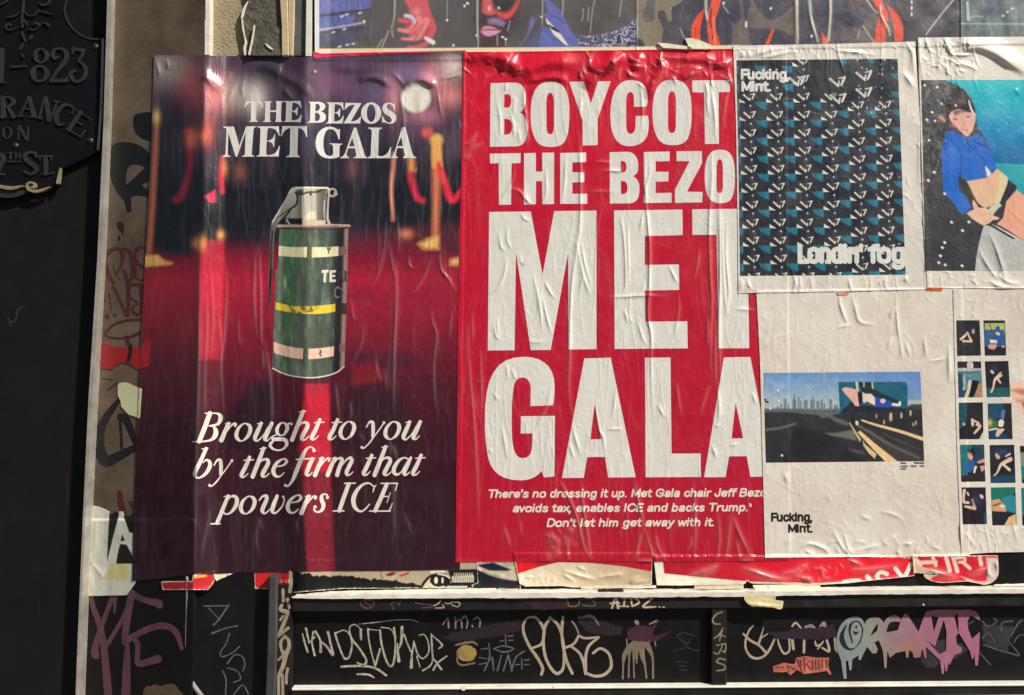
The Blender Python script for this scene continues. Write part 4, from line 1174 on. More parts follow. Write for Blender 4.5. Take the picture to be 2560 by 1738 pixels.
scrap("red_flap", "curled red flap with white letters IR and a folded cream back, at the lower right",
      path("M855 110 L1980 100 L1990 320 C1980 420 1900 480 1800 485 C1700 470 1640 450 1560 440 L1300 460 C1200 465 1050 440 1010 380 L1000 345 L1150 360 L1170 345 L875 330 Z", Z6), None,
      [(3.0, 8, [2310, 1420, 2350, 1434, 2400, 1446]), (2.4, 6, [2420, 1440, 2450, 1428, 2470, 1420]), (2.6, 6, [2476, 1400, 2470, 1430, 2484, 1445]), (2.0, 5, [2490, 1400, 2494, 1430])], art_shirt, cat="poster scrap", m=M_PRINT, z=0.006, noise=(1.0, 24, 18, 13))
scrap("tape_scrap", "torn yellowed paper stuck over the sill lip", path("M770 505 L1220 505 L1225 530 L1110 540 L1110 610 L1205 620 L1190 700 C1160 730 1120 700 1070 690 L860 680 C800 670 740 620 745 560 Z", Z5), (214, 200, 150),
      [(1.6, 5, [1870, 1508, 1900, 1513, 1950, 1516])], z=0.029, noise=(0.8, 12, 10, 14))
scrap("white_strip", "flat white paper strip lying along the back of the sill", path("M840 435 L1460 425 L1640 440 L1600 490 L880 490 Z", Z5), (235, 222, 190), rand_ridges(9, 10, 1890, 1464, 2040, 1474, 1.0, 3, 10, 40, 1.4), z=0.010)
scrap("white_strip", "short pale paper strip on the sill left of the flat one", path("M165 430 L740 425 L740 475 L170 475 Z", Z5), (205, 192, 166), None, z=0.010)
for i, (x0, x1, y0, y1, lab) in enumerate(((820, 1240, 1480, 1474, "narrow pale paper remnant along the sill's left back edge"), (1452, 1640, 1470, 1467, "jagged pale paper remnant along the middle of the sill"), (2486, 2780, 1463, 1457, "pale paper remnant along the right end of the sill"))):
    scrap("sill_remnant", lab, pts([x0, y0 - 1, (x0 + x1) / 2, (y0 + y1) / 2 - 2.5, x1, y1 - 3, x1, y1 + 3, x0, y0 + 2]), (236, 226, 200), None, z=0.012 if i else 0.006, noise=(0.4, 10, 10, 15 + i), edge=1.2)

# ------------------------------------------------------------ left poster: stage, red carpet, canister
PL_POLY = pts([386, 138, 560, 140, 785, 143, 1163, 127, 1160, 500, 1150, 1424, 1000, 1427, 840, 1428, 640, 1431, 480, 1436, 400, 1446, 330, 1453, 333, 1330, 350, 900, 371, 500])
GL = 1.3


def art_stage(w):
    c = Canvas(w, (33, 30, 40), GL)
    c.ramp([(130, (62, 50, 64)), (240, (66, 50, 66)), (330, (46, 38, 50)), (420, (27, 25, 33)), (560, (20, 20, 28)), (600, (34, 18, 28)), (630, (104, 14, 36)), (700, (160, 20, 48)),
            (800, (132, 16, 42)), (880, (102, 14, 37)), (960, (76, 12, 32)), (1080, (56, 10, 27)), (1250, (45, 9, 25)), (1460, (40, 8, 24))])
    X, Y = w.X, w.Y
    # haze and coloured light of the printed stage, plus grey paper gloss painted in
    for b in ((540, 235, 40, 45, (232, 110, 112), .9), (520, 330, 16, 40, (226, 96, 90), .6), (470, 210, 34, 60, (176, 66, 72), .75), (410, 170, 60, 50, (168, 156, 146), .9),
              (585, 235, 34, 40, (168, 160, 150), .85), (640, 245, 26, 40, (214, 204, 196), .8), (690, 170, 60, 30, (44, 36, 48), .8), (830, 200, 60, 50, (122, 82, 110), .7),
              (760, 300, 40, 60, (66, 60, 80), .7), (940, 240, 60, 46, (96, 78, 112), .8), (985, 240, 20, 50, (232, 140, 150), .7), (1085, 190, 40, 36, (226, 140, 150), .9), (1020, 180, 40, 26, (120, 94, 134), .9),
              (1130, 165, 30, 30, (226, 196, 186), .85), (1125, 240, 34, 30, (240, 130, 128), .85), (1060, 290, 44, 26, (190, 116, 138), .8), (1030, 330, 60, 30, (94, 64, 88), .6),
              (900, 330, 80, 60, (52, 44, 58), .6), (440, 300, 40, 60, (30, 22, 28), .8), (1150, 310, 20, 30, (40, 34, 44), .7)):
        c.blob(b[0], b[1], b[2], b[3], b[4], b[5])
    c.poly(ell(1040, 245, 36, 37), (218, 214, 200), 9)
    c.mix(np.clip(vnoise(X, Y, 9, 130, 8, 3), 0, 1) * np.clip((Y - 300) / 60, 0, 1) * np.clip((620 - Y) / 60, 0, 1) * .5, (92, 74, 90))
    c.mix(np.clip(vnoise(X, Y, 26, 90, 18, 2), 0, 1) * np.clip((Y - 130) / 60, 0, 1) * np.clip((460 - Y) / 90, 0, 1) * .55, (112, 86, 104))
    # edge of the dark crowd against the carpet
    c.poly(pts([360, 470, 520, 480, 520, 600, 470, 640, 410, 636, 372, 610]), (17, 17, 23), 26)
    c.poly(pts([520, 470, 690, 470, 690, 580, 600, 590, 540, 575]), (18, 18, 26), 22)
    c.poly(pts([900, 470, 1165, 470, 1165, 640, 1120, 625, 1080, 595, 1030, 590, 960, 582, 900, 590]), (17, 18, 26), 20)
    c.blob(880, 580, 60, 26, (52, 40, 56), .6)
    c.poly(pts([860, 590, 1165, 560, 1165, 630, 860, 630]), (150, 20, 50), 40, .25)
    # stanchions and ropes
    gold, gd = (240, 160, 84), (196, 110, 78)
    c.line([stroke([1091, 420, 22, 1090, 520, 16, 1088, 600, 14])], gd, 15)
    c.line([stroke([1091, 365, 24, 1092, 400, 26, 1094, 412, 24])], gold, 9); c.poly(ell(1091, 350, 15, 15), (244, 168, 84), 11)
    c.poly(pts([1046, 610, 1080, 594, 1096, 592, 1096, 622, 1060, 622]), (222, 170, 90), 15)
    c.line([stroke([1097, 420, 12, 1112, 455, 15, 1122, 490, 17, 1132, 500, 17, 1142, 492, 14, 1158, 470, 10])], (214, 34, 58), 9)
    c.line([stroke([1097, 410, 12, 1108, 450, 14])], (232, 62, 60), 9)
    c.line([stroke([1028, 400, 14, 1030, 424, 16])], (230, 140, 76), 13); c.line([stroke([1026, 436, 14, 1034, 470, 15, 1044, 495, 14, 1056, 502, 12])], (200, 36, 60), 11)
    c.poly(ell(1068, 332, 13, 11), (214, 84, 74), 15)
    c.line([stroke([985, 385, 8, 983, 420, 9, 978, 470, 8, 982, 550, 6])], (206, 130, 106), 9, .9)
    c.poly(pts([1126, 650, 1165, 640, 1165, 662, 1126, 662]), (236, 160, 100), 13)
    c.blob(1016, 585, 16, 12, (206, 120, 84), .9)
    c.line([stroke([392, 300, 10, 386, 420, 13, 378, 560, 13, 372, 640, 10])], (176, 98, 66), 11); c.blob(391, 292, 9, 17, (240, 196, 120), .95)
    c.poly(pts([360, 640, 395, 638, 410, 650, 432, 658, 426, 662, 360, 668]), (226, 168, 84), 8)
    c.line([stroke([470, 330, 18, 476, 400, 12, 468, 450, 12, 452, 490, 16, 440, 500, 14])], (150, 32, 56), 15, .9)
    c.blob(480, 345, 14, 24, (206, 116, 72), .8); c.blob(510, 340, 12, 20, (240, 116, 84), .85); c.blob(505, 610, 12, 18, (238, 160, 80), .9); c.blob(488, 608, 10, 12, (190, 110, 64), .8)
    c.poly(pts([512, 492, 538, 475, 540, 505, 526, 506]), (216, 44, 82), 8); c.line([stroke([556, 395, 8, 552, 440, 12, 556, 480, 10])], (206, 40, 62), 9, .9); c.blob(562, 420, 8, 22, (206, 130, 84), .8)
    c.blob(552, 588, 9, 12, (230, 150, 90), .9); c.blob(600, 430, 14, 22, (150, 88, 66), .6); c.blob(880, 420, 14, 26, (120, 76, 74), .6)
    # shadows of the dropped canister on the carpet
    c.poly(pts([560, 1050, 640, 955, 690, 950, 690, 1130, 560, 1130]), (32, 11, 26), 26, .85)
    c.poly(pts([870, 940, 1000, 980, 1040, 1120, 980, 1180, 860, 1120]), (40, 14, 28), 30, .7)
    c.poly(pts([880, 880, 990, 880, 1080, 900, 1000, 920, 880, 915]), (70, 18, 40), 16, .7)
    c.poly(pts([880, 915, 940, 905, 960, 950, 880, 965]), (140, 18, 34), 14, .6)
    c.poly(pts([760, 960, 822, 960, 826, 1130, 838, 1430, 768, 1430, 748, 1130]), (176, 24, 48), 5, .34); c.poly(pts([764, 960, 822, 960, 826, 1090, 832, 1180, 756, 1180, 748, 1130]), (206, 26, 50), 9, .55)  # bright red strip: reflection on the paper ridge painted into the print
    c.poly(pts([500, 600, 562, 600, 566, 760, 556, 900, 500, 900]), (200, 30, 56), 8, .45)  # brighter band: lit slope of the paper at the pier corner, painted in
    c.mix(np.clip((Y - 620) / 60, 0, 1) * np.clip(vnoise(X, Y, 90, 46, 44, 3), -1, 1) * .3, (30, 8, 22))
    c.grain(.16, 7, 9, 71, np.clip((Y - 560) / 60, 0, 1)); c.grain(.10, 3, 4, 72)
    c.line([stroke([640, 800, 648, 830], w=4)], (60, 12, 30), 3, .5)
    return c


lr = [(2.0, 5, [500, 620, 497, 760, 495, 900, 490, 1100, 486, 1420]), (1.4, 4, [516, 720, 517, 820, 511, 960, 513, 1100]), (1.3, 4, [527, 690, 532, 800, 526, 900]), (1.4, 4, [556, 640, 566, 700, 560, 840, 552, 900, 556, 1000, 560, 1060]),
      (1.0, 3.5, [545, 780, 552, 860, 548, 960]), (1.0, 4, [594, 790, 596, 840, 602, 870]), (1.6, 4, [646, 600, 650, 700, 652, 840, 657, 860]), (1.5, 4, [640, 610, 634, 740, 642, 850]), (1.2, 4, [655, 870, 658, 930]),
      (1.6, 5, [660, 850, 676, 960, 680, 1100]), (2.4, 5, [989, 640, 990, 720, 988, 800, 984, 870, 983, 960, 985, 1050]), (1.8, 4.5, [978, 420, 975, 490, 983, 552]), (1.4, 4, [990, 530, 996, 590, 994, 640]), (1.3, 4, [966, 540, 962, 600, 955, 660]),
      (1.2, 4, [955, 620, 950, 670, 930, 720]), (1.2, 4, [970, 600, 980, 660, 988, 700]), (1.6, 4, [1020, 640, 1024, 665, 1034, 668]), (1.4, 4, [1078, 640, 1066, 680, 1040, 725, 1030, 735]), (1.8, 4.5, [1098, 610, 1102, 670, 1122, 700, 1142, 735]),
      (1.5, 4, [1078, 765, 1080, 800, 1091, 840, 1084, 910, 1086, 990, 1096, 1050]), (1.0, 4, [1130, 770, 1122, 850]), (1.2, 4, [876, 745, 882, 790, 888, 800]), (1.0, 3.5, [905, 800, 906, 850, 890, 890, 878, 925]), (1.0, 4, [934, 895, 944, 930, 952, 960]),
      (1.0, 4, [960, 920, 966, 980]), (1.2, 4, [837, 950, 842, 1000, 850, 1060]), (1.2, 4, [874, 1000, 880, 1050]), (0.9, 4, [895, 1080, 912, 1105]), (1.4, 5, [980, 1110, 992, 1150]), (1.2, 4, [975, 1100, 976, 1140]),
      (1.0, 5, [482, 1180, 484, 1260, 490, 1320]), (1.0, 5, [530, 1260, 515, 1330, 500, 1400]), (1.2, 6, [982, 1180, 984, 1260, 985, 1350]), (0.9, 5, [1010, 1280, 1030, 1340]), (0.8, 5, [640, 1290, 660, 1330]),
      (1.0, 5, [652, 1290, 640, 1340, 650, 1400]), (0.9, 4, [740, 1300, 745, 1340]),
      # buckles at the top edge, lit from above
      (2.0, 7, [980, 180, 1000, 200, 1010, 215]), (2.0, 5, [1090, 205, 1120, 185, 1150, 160]), (1.8, 5, [1100, 200, 1140, 190, 1152, 180]),
      (1.6, 4, [1092, 210, 1098, 260, 1106, 300]), (1.8, 5, [1000, 220, 1004, 260, 1010, 310, 1008, 330]), (2.0, 7, [705, 140, 700, 170, 696, 186]), (2.0, 7, [612, 180, 606, 220, 608, 250]),
      (1.8, 6, [580, 178, 560, 215]), (1.5, 6, [600, 190, 575, 240, 560, 275]), (2.0, 8, [512, 160, 520, 200, 545, 230]), (2.2, 7, [508, 200, 512, 250, 508, 330]), (1.5, 5, [555, 230, 556, 300]), (1.8, 7, [705, 215, 720, 235, 735, 250]),
      (1.4, 5, [760, 240, 763, 290, 765, 330]), (1.8, 7, [388, 145, 396, 175, 397, 195]), (1.5, 6, [418, 145, 420, 175]), (1.2, 4, [780, 178, 790, 184]), (1.0, 4, [1145, 290, 1150, 330])]
lr += rand_ridges(3, 100, 480, 150, 1150, 1420, 0.42, 2.5, 60, 260, 0.10) + rand_ridges(4, 26, 480, 620, 1150, 1400, 0.36, 2.6, 20, 80, 0.5) + rand_ridges(41, 50, 500, 300, 1150, 620, 0.5, 2.4, 60, 240, 0.05)
lf = [(4.5, 12, 9, [894, 206, 916, 194, 945, 196, 978, 216]), (6, 14, 10, [1006, 224, 1026, 206, 1052, 198, 1078, 208, 1094, 208]), (4, 14, 14, [600, 196, 640, 164, 690, 176, 700, 200]), (3, 14, 12, [500, 190, 530, 200, 560, 232]), (4, 18, 16, [820, 165, 900, 170, 980, 176]), (3, 14, 12, [700, 190, 740, 205, 776, 240])]
M_GRENADE = mat("grenade_poster_print", attr=True, rough=0.30, rvar=0.12, bump=(180, 0.3, 0.0007), spec=0.7)
bp = thing("poster", "dark red carpet poster with a green tear gas canister, left of the red lettered poster", "poster", tuple(P(740, 1430, 0.01)), "posters pasted on the hoarding")
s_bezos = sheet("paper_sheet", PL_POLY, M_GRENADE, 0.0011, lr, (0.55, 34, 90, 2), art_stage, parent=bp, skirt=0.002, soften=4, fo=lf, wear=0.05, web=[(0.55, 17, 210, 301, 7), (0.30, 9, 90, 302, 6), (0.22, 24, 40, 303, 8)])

# canister printed on it
G1, G2 = crop(640, 450, 280 / 1636), crop(640, 680, 280 / 1524)


def art_can(w):
    c = Canvas(w, (72, 88, 72), GL)
    x0 = np.interp(w.Y, [570, 915], [699, 684]); x1 = np.interp(w.Y, [570, 917], [871, 861]); t = (w.X - x0) / (x1 - x0)
    st_ = [(-.05, (60, 60, 56)), (.04, (104, 116, 98)), (.10, (58, 92, 68)), (.2, (50, 100, 62)), (.30, (84, 98, 78)), (.42, (66, 74, 62)), (.5, (92, 106, 88)), (.6, (60, 74, 64)), (.7, (74, 84, 76)), (.78, (64, 72, 66)), (.85, (40, 42, 42)),
           (.90, (28, 26, 30)), (.93, (48, 42, 44)), (.965, (150, 120, 112)), (1.0, (132, 98, 94))]
    C = np.array([lin(s[1], GL) for s in st_])
    c.A[:] = np.stack([np.interp(t, [s[0] for s in st_], C[:, i]) for i in range(3)], -1)
    c.mix(np.clip((w.Y - 740) / 80, 0, 1) * .5 * (t < .84), (72, 80, 68))
    c.mix(np.clip(vnoise(w.X, w.Y, 9, 40, 17, 3), 0, 1) * .6 * (t < .84), (136, 146, 126)); c.mix(np.clip(-vnoise(w.X, w.Y, 11, 36, 19, 3), 0, 1) * .6 * (t < .84), (34, 42, 38))
    c.blob(716, 600, 10, 22, (56, 128, 70), .8); c.blob(712, 706, 4, 14, (180, 200, 180), .5)
    cr = (232, 208, 164); pk = (224, 178, 156)
    c.poly(path("M310 957 C450 985 600 985 745 980 L740 1130 C600 1130 450 1120 305 1105 Z", G1), cr, 1.5); c.poly(path("M818 980 C950 985 1080 980 1205 972 L1202 1108 C1080 1125 950 1130 815 1132 Z", G1), cr, 1.5)
    c.poly(path("M1205 985 L1340 960 L1335 1090 L1205 1110 Z", G1), (120, 88, 84), 2, .8)
    c.poly(path("M240 950 C360 1000 500 1035 642 1040 L636 1186 C500 1180 360 1145 245 1098 Z", G2), pk, 1.5); c.poly(path("M715 1045 C840 1045 950 1030 1062 1012 L1056 1145 C950 1165 840 1185 715 1188 Z", G2), pk, 1.5)
    c.poly(path("M1130 990 L1215 950 L1205 1075 L1140 1100 Z", G2), (120, 84, 80), 2, .8)
    ye = (212, 184, 48)
    c.poly(path("M268 412 C400 450 600 480 800 465 C900 455 1000 445 1085 435 L1085 540 C1000 555 900 570 800 575 C600 575 400 545 268 510 Z", G2), ye, 1.5)
    n = vnoise(w.X, w.Y, 7, 7, 23, 3)
    c.mix((np.abs(w.Y - 775) < 14) * np.clip((n - .05) * 6, 0, 1) * np.clip((w.X - 712) / 8, 0, 1) * np.clip((800 - w.X) / 20, 0, 1) * .85, (70, 84, 60))
    c.mix((t > .845) * (np.abs(w.Y - 772) < 14) * .9, (40, 34, 34))
    c.grain(.10, 6, 10, 25)
    for l in ([1060, 985, 1065, 1030, 1055, 1075], [1035, 985, 1050, 1025], [1090, 985, 1080, 1020]): c.line([stroke(l, G1, 16)], (30, 24, 24), 1.5)
    c.line([stroke([870, 1065, 885, 1095, 865, 1110, 885, 1145], G2, 18)], (20, 18, 18), 1.5)
    # end rims
    c.poly(path("M290 655 C600 640 1100 640 1385 655 L1385 705 C1100 720 600 715 290 700 Z", G1), (120, 92, 86), 2)
    c.line([stroke([330, 672, 600, 668, 760, 668, 880, 662, 1100, 658, 1360, 668], G1, 22)], (206, 178, 160), 3, .8)
    c.line([stroke([300, 705, 700, 716, 1100, 714, 1370, 700], G1, 16)], (22, 18, 20), 2)
    c.line([stroke([222, 1310, 400, 1400, 640, 1448, 860, 1445, 1080, 1390, 1205, 1290], G2, 40)], (34, 32, 30), 2)
    c.line([stroke([225, 1310, 400, 1392, 640, 1436, 860, 1432, 1080, 1376, 1200, 1285], G2, 15)], (222, 206, 186), 2)
    return c


can_poly = path("M298 650 C600 636 1100 636 1382 650 L1386 700 L1352 715 L1330 1578 L1335 1578 L310 1578 L345 715 L292 705 Z", G1) + path("M270 -30 L1250 -30 L1205 1300 C1150 1380 1000 1450 800 1472 C600 1480 350 1420 218 1315 Z", G2)
can_w = Win(*bbox(can_poly, 6), 2)
fcan = np.maximum(sdf(can_w, can_poly[:1]), sdf(can_w, can_poly[1:]))
hb_ = can_w.sub(TOP[s_bezos.name])
W_, F_, C_ = march(can_w, fcan, np.nan_to_num(hb_), 0.0001, art_can(can_w).A)
mesh_obj("canister_print", W_, F_, M_GRENADE, bp, C_)


def art_fuse(w):
    c = Canvas(w, (150, 146, 130), GL)
    c.ramp([(700, (120, 118, 106)), (735, (150, 146, 132)), (752, (96, 94, 86)), (757, (186, 180, 160)), (788, (176, 170, 150)), (793, (118, 112, 104)), (808, (84, 78, 74)), (830, (150, 140, 130))], 'x')
    c.poly(path("M430 560 L680 560 L680 650 L430 650 Z", G1), (24, 22, 24), 4); c.poly(path("M680 590 L1010 590 L1010 660 L680 660 Z", G1), (196, 178, 150), 4)
    c.poly(path("M700 560 C740 470 800 450 870 450 L880 570 L700 585 Z", G1), (206, 200, 184), 4)
    c.line([stroke([560, 180, 610, 210, 690, 205, 760, 180, 900, 175, 960, 140, 1020, 130], G1, 24)], (22, 20, 22), 2)
    c.poly(path("M565 165 L690 150 L690 200 L640 240 L570 200 Z", G1), (64, 62, 60), 4)
    c.line([stroke([590, 200, 24, 605, 290, 30, 570, 360, 50, 500, 430, 24, 430, 520, 14], G1)], (24, 22, 24), 2)
    c.blob(*(np.array([552, 335]) * G1[2] + np.array(G1[:2])), 8, 8, (40, 40, 38), .9)
    c.line([stroke([795, 205, 798, 215], G1, 30)], (24, 22, 24), 2); c.line([stroke([490, 296, 500, 300], G1, 44)], (230, 226, 210), 3)
    # lever
    lv = path("M560 105 C520 110 490 150 470 200 C430 290 370 370 330 450 C280 530 240 580 225 640 C205 720 208 800 205 900 L185 1578 L225 1578 L262 760 C270 700 300 640 340 590 C400 520 480 430 560 370 C600 320 600 240 560 190 L600 105 Z", G1)
    t = np.clip((w.Y - 470) / 110, 0, 1)[..., None]
    f = np.clip(sdf(w, lv, 3) / 1.5 + .5, 0, 1)[..., None]
    c.A += (lin((176, 178, 160), GL) * (1 - t) + lin((66, 62, 58), GL) * t - c.A) * f
    c.line([stroke([245, 760, 14, 215, 1000, 14, 200, 1578, 16], G1)], (30, 26, 28), 2)
    c.line([stroke([300, 560, 12, 470, 440, 16, 560, 380, 14], G1)], (24, 22, 24), 2)
    c.line([stroke([520, 118, 400, 310, 330, 460, 240, 620], G1, 16)], (214, 214, 196), 3, .8)
    c.line([stroke([590, 118, 760, 112, 950, 118, 1040, 115, 1075, 150], G1, 28)], (216, 210, 184), 2)
    return c


fuse = path("M555 102 C700 95 900 98 1045 103 C1075 120 1085 140 1090 150 L1050 175 L1035 165 L1015 560 L1030 575 L1015 660 L430 660 L428 560 L545 400 C480 460 380 560 330 620 C290 680 270 740 268 800 L228 1578 L180 1578 L203 900 C203 780 210 700 225 640 C240 580 280 530 330 450 C370 370 430 290 470 200 C490 150 520 108 555 102 Z", G1)
decal("fuse_print", bp, TOP[s_bezos.name], M_GRENADE, polys=fuse, canvas=art_fuse, off=0.00014)
decal("lever_tail_print", bp, TOP[s_bezos.name], mat("lever_print", (0.05, 0.045, 0.045), 0.32), strokes=[stroke([210, -30, 44, 195, 150, 42, 180, 350, 36, 140, 540, 16], G2)], off=0.00014)
decal("pin_ring_print", bp, TOP[s_bezos.name], mat("ring_print", (0.48, 0.45, 0.38), 0.32),
      strokes=[ring(1115, 185, 52, 54, 34, 30, G1), stroke([1150, 200, 40, 1190, 215, 16], G1), stroke([1000, 300, 20, 995, 440, 24, 1000, 555, 18], G1), stroke([1060, 240, 26, 1050, 400, 24, 1045, 560, 34, 1070, 640, 44], G1), stroke([450, 585, 24, 490, 645, 24], G1)], off=0.0002)

# ------------------------------------------------------------ red poster
GB = 1.18


def art_red(w):
    c = Canvas(w, (196, 12, 46), GB)
    c.ramp([(120, (204, 8, 44)), (420, (190, 10, 44)), (800, (180, 11, 44)), (1400, (174, 12, 43))])  # deeper red towards the foot: falloff of the light painted into the ink
    c.grain(.05, 30, 30, 3); c.grain(.05, 4, 4, 4)
    return c


br = [(1.8, 5, [1448, 330, 1451, 430, 1450, 560, 1440, 640]), (1.6, 5, [1446, 560, 1440, 640, 1428, 730, 1424, 880, 1422, 980, 1432, 1060]), (1.3, 4, [1452, 600, 1462, 660, 1480, 720]), (1.5, 5, [1445, 620, 1458, 690, 1476, 740]), (1.2, 4, [1458, 690, 1450, 730]),
      (1.4, 4, [1550, 530, 1560, 600, 1564, 700, 1556, 745]), (1.3, 4, [1568, 540, 1571, 640, 1572, 720]), (1.0, 4, [1576, 720, 1574, 790, 1582, 810]), (1.2, 4, [1612, 700, 1604, 728, 1584, 740]),
      (1.2, 4, [1614, 380, 1612, 460, 1616, 500]), (2.2, 4.5, [1622, 370, 1624, 430, 1614, 480, 1620, 560, 1624, 620, 1623, 720, 1620, 790, 1628, 840, 1628, 900, 1629, 970, 1636, 1060]), (1.2, 4, [1608, 530, 1600, 580]),
      (2.0, 5, [1778, 360, 1780, 440, 1773, 560, 1775, 680, 1779, 760, 1776, 850, 1778, 960]), (2.2, 5.5, [1797, 430, 1799, 560, 1800, 700, 1798, 800, 1799, 900, 1803, 960]), (1.6, 4.5, [1806, 540, 1807, 640, 1812, 740, 1820, 800]), (1.7, 4.5, [1817, 540, 1815, 640, 1822, 730, 1816, 790]),
      (1.4, 4, [1790, 800, 1787, 900, 1790, 970]), (1.3, 4, [1770, 790, 1768, 870]), (1.3, 4, [1775, 960, 1760, 1000, 1750, 1040]), (1.5, 5, [1793, 960, 1798, 1010, 1796, 1060]), (1.2, 4, [1690, 950, 1695, 990, 1702, 1040]),
      (1.2, 4, [1747, 620, 1744, 660, 1735, 700]), (1.2, 4, [1694, 730, 1698, 770, 1690, 820, 1686, 850]), (1.3, 4, [1672, 660, 1684, 690, 1696, 710]), (1.2, 4, [1560, 770, 1570, 810]), (1.2, 4, [1590, 790, 1605, 840, 1615, 865]),
      (1.6, 4, [1500, 428, 1525, 427, 1550, 427, 1556, 412]), (1.2, 4, [1484, 404, 1530, 406]), (1.4, 4, [1512, 742, 1560, 742, 1614, 739, 1668, 742]), (1.0, 5, [1470, 480, 1540, 478]), (1.0, 6, [1312, 852, 1345, 856, 1362, 850]), (1.1, 5, [1836, 772, 1890, 776]),
      (2.0, 6, [1158, 362, 1175, 356, 1196, 330]), (1.6, 6, [1160, 390, 1180, 372, 1210, 355]), (1.3, 6, [1160, 400, 1175, 386]), (1.3, 4, [1253, 510, 1262, 485, 1277, 462, 1288, 420]), (1.5, 5, [1270, 478, 1285, 474, 1300, 480, 1312, 496, 1325, 508]), (1.2, 4, [1315, 480, 1318, 500, 1328, 510]),
      (1.2, 4, [1364, 420, 1366, 470, 1360, 510]), (1.2, 4, [1415, 380, 1412, 450, 1405, 510]), (1.2, 4, [1300, 530, 1312, 548, 1326, 552]), (1.5, 4, [1267, 640, 1262, 680, 1248, 715, 1224, 735]), (1.2, 4, [1248, 580, 1252, 615, 1262, 628]), (1.0, 4, [1270, 560, 1268, 600, 1280, 625]),
      (1.2, 4, [1296, 630, 1306, 658, 1318, 650, 1335, 625]), (1.4, 4.5, [1334, 690, 1345, 740, 1352, 790, 1356, 830]), (1.3, 4, [1360, 700, 1372, 725, 1388, 750]), (1.4, 4, [1356, 740, 1366, 790, 1380, 840]), (1.2, 4, [1232, 800, 1240, 840, 1248, 850]), (1.0, 4, [1242, 790, 1246, 850]),
      (1.3, 5, [1165, 780, 1170, 880, 1176, 960, 1185, 1060, 1190, 1150, 1194, 1240, 1196, 1330]), (1.2, 4.5, [1200, 860, 1203, 960, 1204, 1050]), (0.9, 4, [1180, 790, 1182, 860]), (1.2, 5, [1380, 960, 1372, 1000, 1356, 1040, 1335, 1085]), (1.0, 4, [1266, 910, 1270, 950]), (1.0, 4, [1279, 920, 1288, 950]),
      (1.0, 4, [1234, 980, 1246, 1005]), (1.2, 5, [1254, 1060, 1262, 1110, 1268, 1150]), (1.0, 4, [1222, 1120, 1230, 1135]), (1.4, 5, [1430, 1060, 1440, 1100, 1452, 1140]), (1.3, 4, [1490, 1020, 1496, 1070, 1508, 1095, 1516, 1150]), (1.2, 4, [1541, 965, 1536, 1010, 1530, 1050]), (1.0, 4, [1516, 1073, 1560, 1073]),
      (1.2, 4, [1424, 1110, 1436, 1150]), (1.2, 4, [1780, 1110, 1792, 1150]), (1.1, 4, [1880, 980, 1890, 1010]), (1.0, 4, [1802, 1060, 1786, 1068]), (0.9, 4, [1824, 1115, 1846, 1110]), (1.2, 4, [1645, 1010, 1660, 1045]), (1.0, 4, [1242, 245, 1250, 300, 1250, 355]), (1.2, 4, [1273, 270, 1285, 320, 1284, 345]),
      (1.0, 4, [1288, 240, 1282, 290]), (1.0, 4, [1296, 320, 1300, 360]), (1.2, 4, [1268, 205, 1262, 230]), (1.5, 5, [1312, 205, 1310, 250, 1318, 330, 1316, 370]), (1.3, 5, [1452, 240, 1450, 300]), (1.4, 4.5, [1650, 140, 1655, 180, 1630, 240]), (1.4, 4.5, [1662, 150, 1664, 200]),
      (1.4, 5, [1762, 200, 1768, 230, 1772, 270]), (1.6, 5, [1776, 210, 1786, 280, 1790, 350]), (1.3, 4.5, [1820, 230, 1812, 260, 1806, 330]), (1.2, 4, [1766, 240, 1770, 290]), (1.2, 4.5, [1600, 205, 1606, 270, 1604, 330]),
      # foot of the sheet: fans of folds
      (1.6, 5, [1453, 1200, 1457, 1260, 1470, 1350, 1478, 1403]), (1.8, 5, [1398, 1200, 1412, 1225, 1440, 1290, 1460, 1370, 1480, 1402]), (1.4, 5, [1420, 1340, 1418, 1380, 1424, 1402]), (1.3, 4.5, [1257, 1310, 1268, 1345, 1275, 1370]), (0.9, 4, [1299, 1300, 1304, 1340]),
      (1.8, 5, [1585, 1200, 1592, 1240, 1604, 1290, 1612, 1340]), (1.6, 5, [1606, 1320, 1594, 1370, 1585, 1402]), (1.6, 5, [1610, 1320, 1626, 1370, 1636, 1392, 1660, 1392]), (1.5, 5, [1638, 1330, 1645, 1370, 1662, 1396]), (1.4, 5, [1734, 1200, 1738, 1300, 1736, 1402]), (1.2, 4, [1728, 1340, 1726, 1360, 1718, 1378]),
      (1.3, 5, [1792, 1270, 1798, 1340, 1794, 1402]), (1.7, 6, [1828, 1280, 1822, 1330, 1818, 1370, 1812, 1400]), (1.9, 6, [1834, 1290, 1842, 1320, 1860, 1360, 1884, 1402]), (1.3, 5, [1840, 1350, 1850, 1402]), (1.5, 6, [1848, 1402, 1885, 1402]), (1.4, 5, [1590, 1403, 1640, 1403]), (1.0, 8, [1380, 1340, 1400, 1360]), (1.0, 8, [1370, 1365, 1400, 1380]),
      (1.8, 6, [1455, 150, 1460, 180, 1470, 190]), (1.5, 6, [1640, 140, 1700, 145, 1760, 132]), (1.5, 6, [1710, 198, 1750, 180]), (1.8, 7, [1800, 160, 1815, 175]), (1.6, 6, [1670, 205, 1682, 196, 1692, 210])]
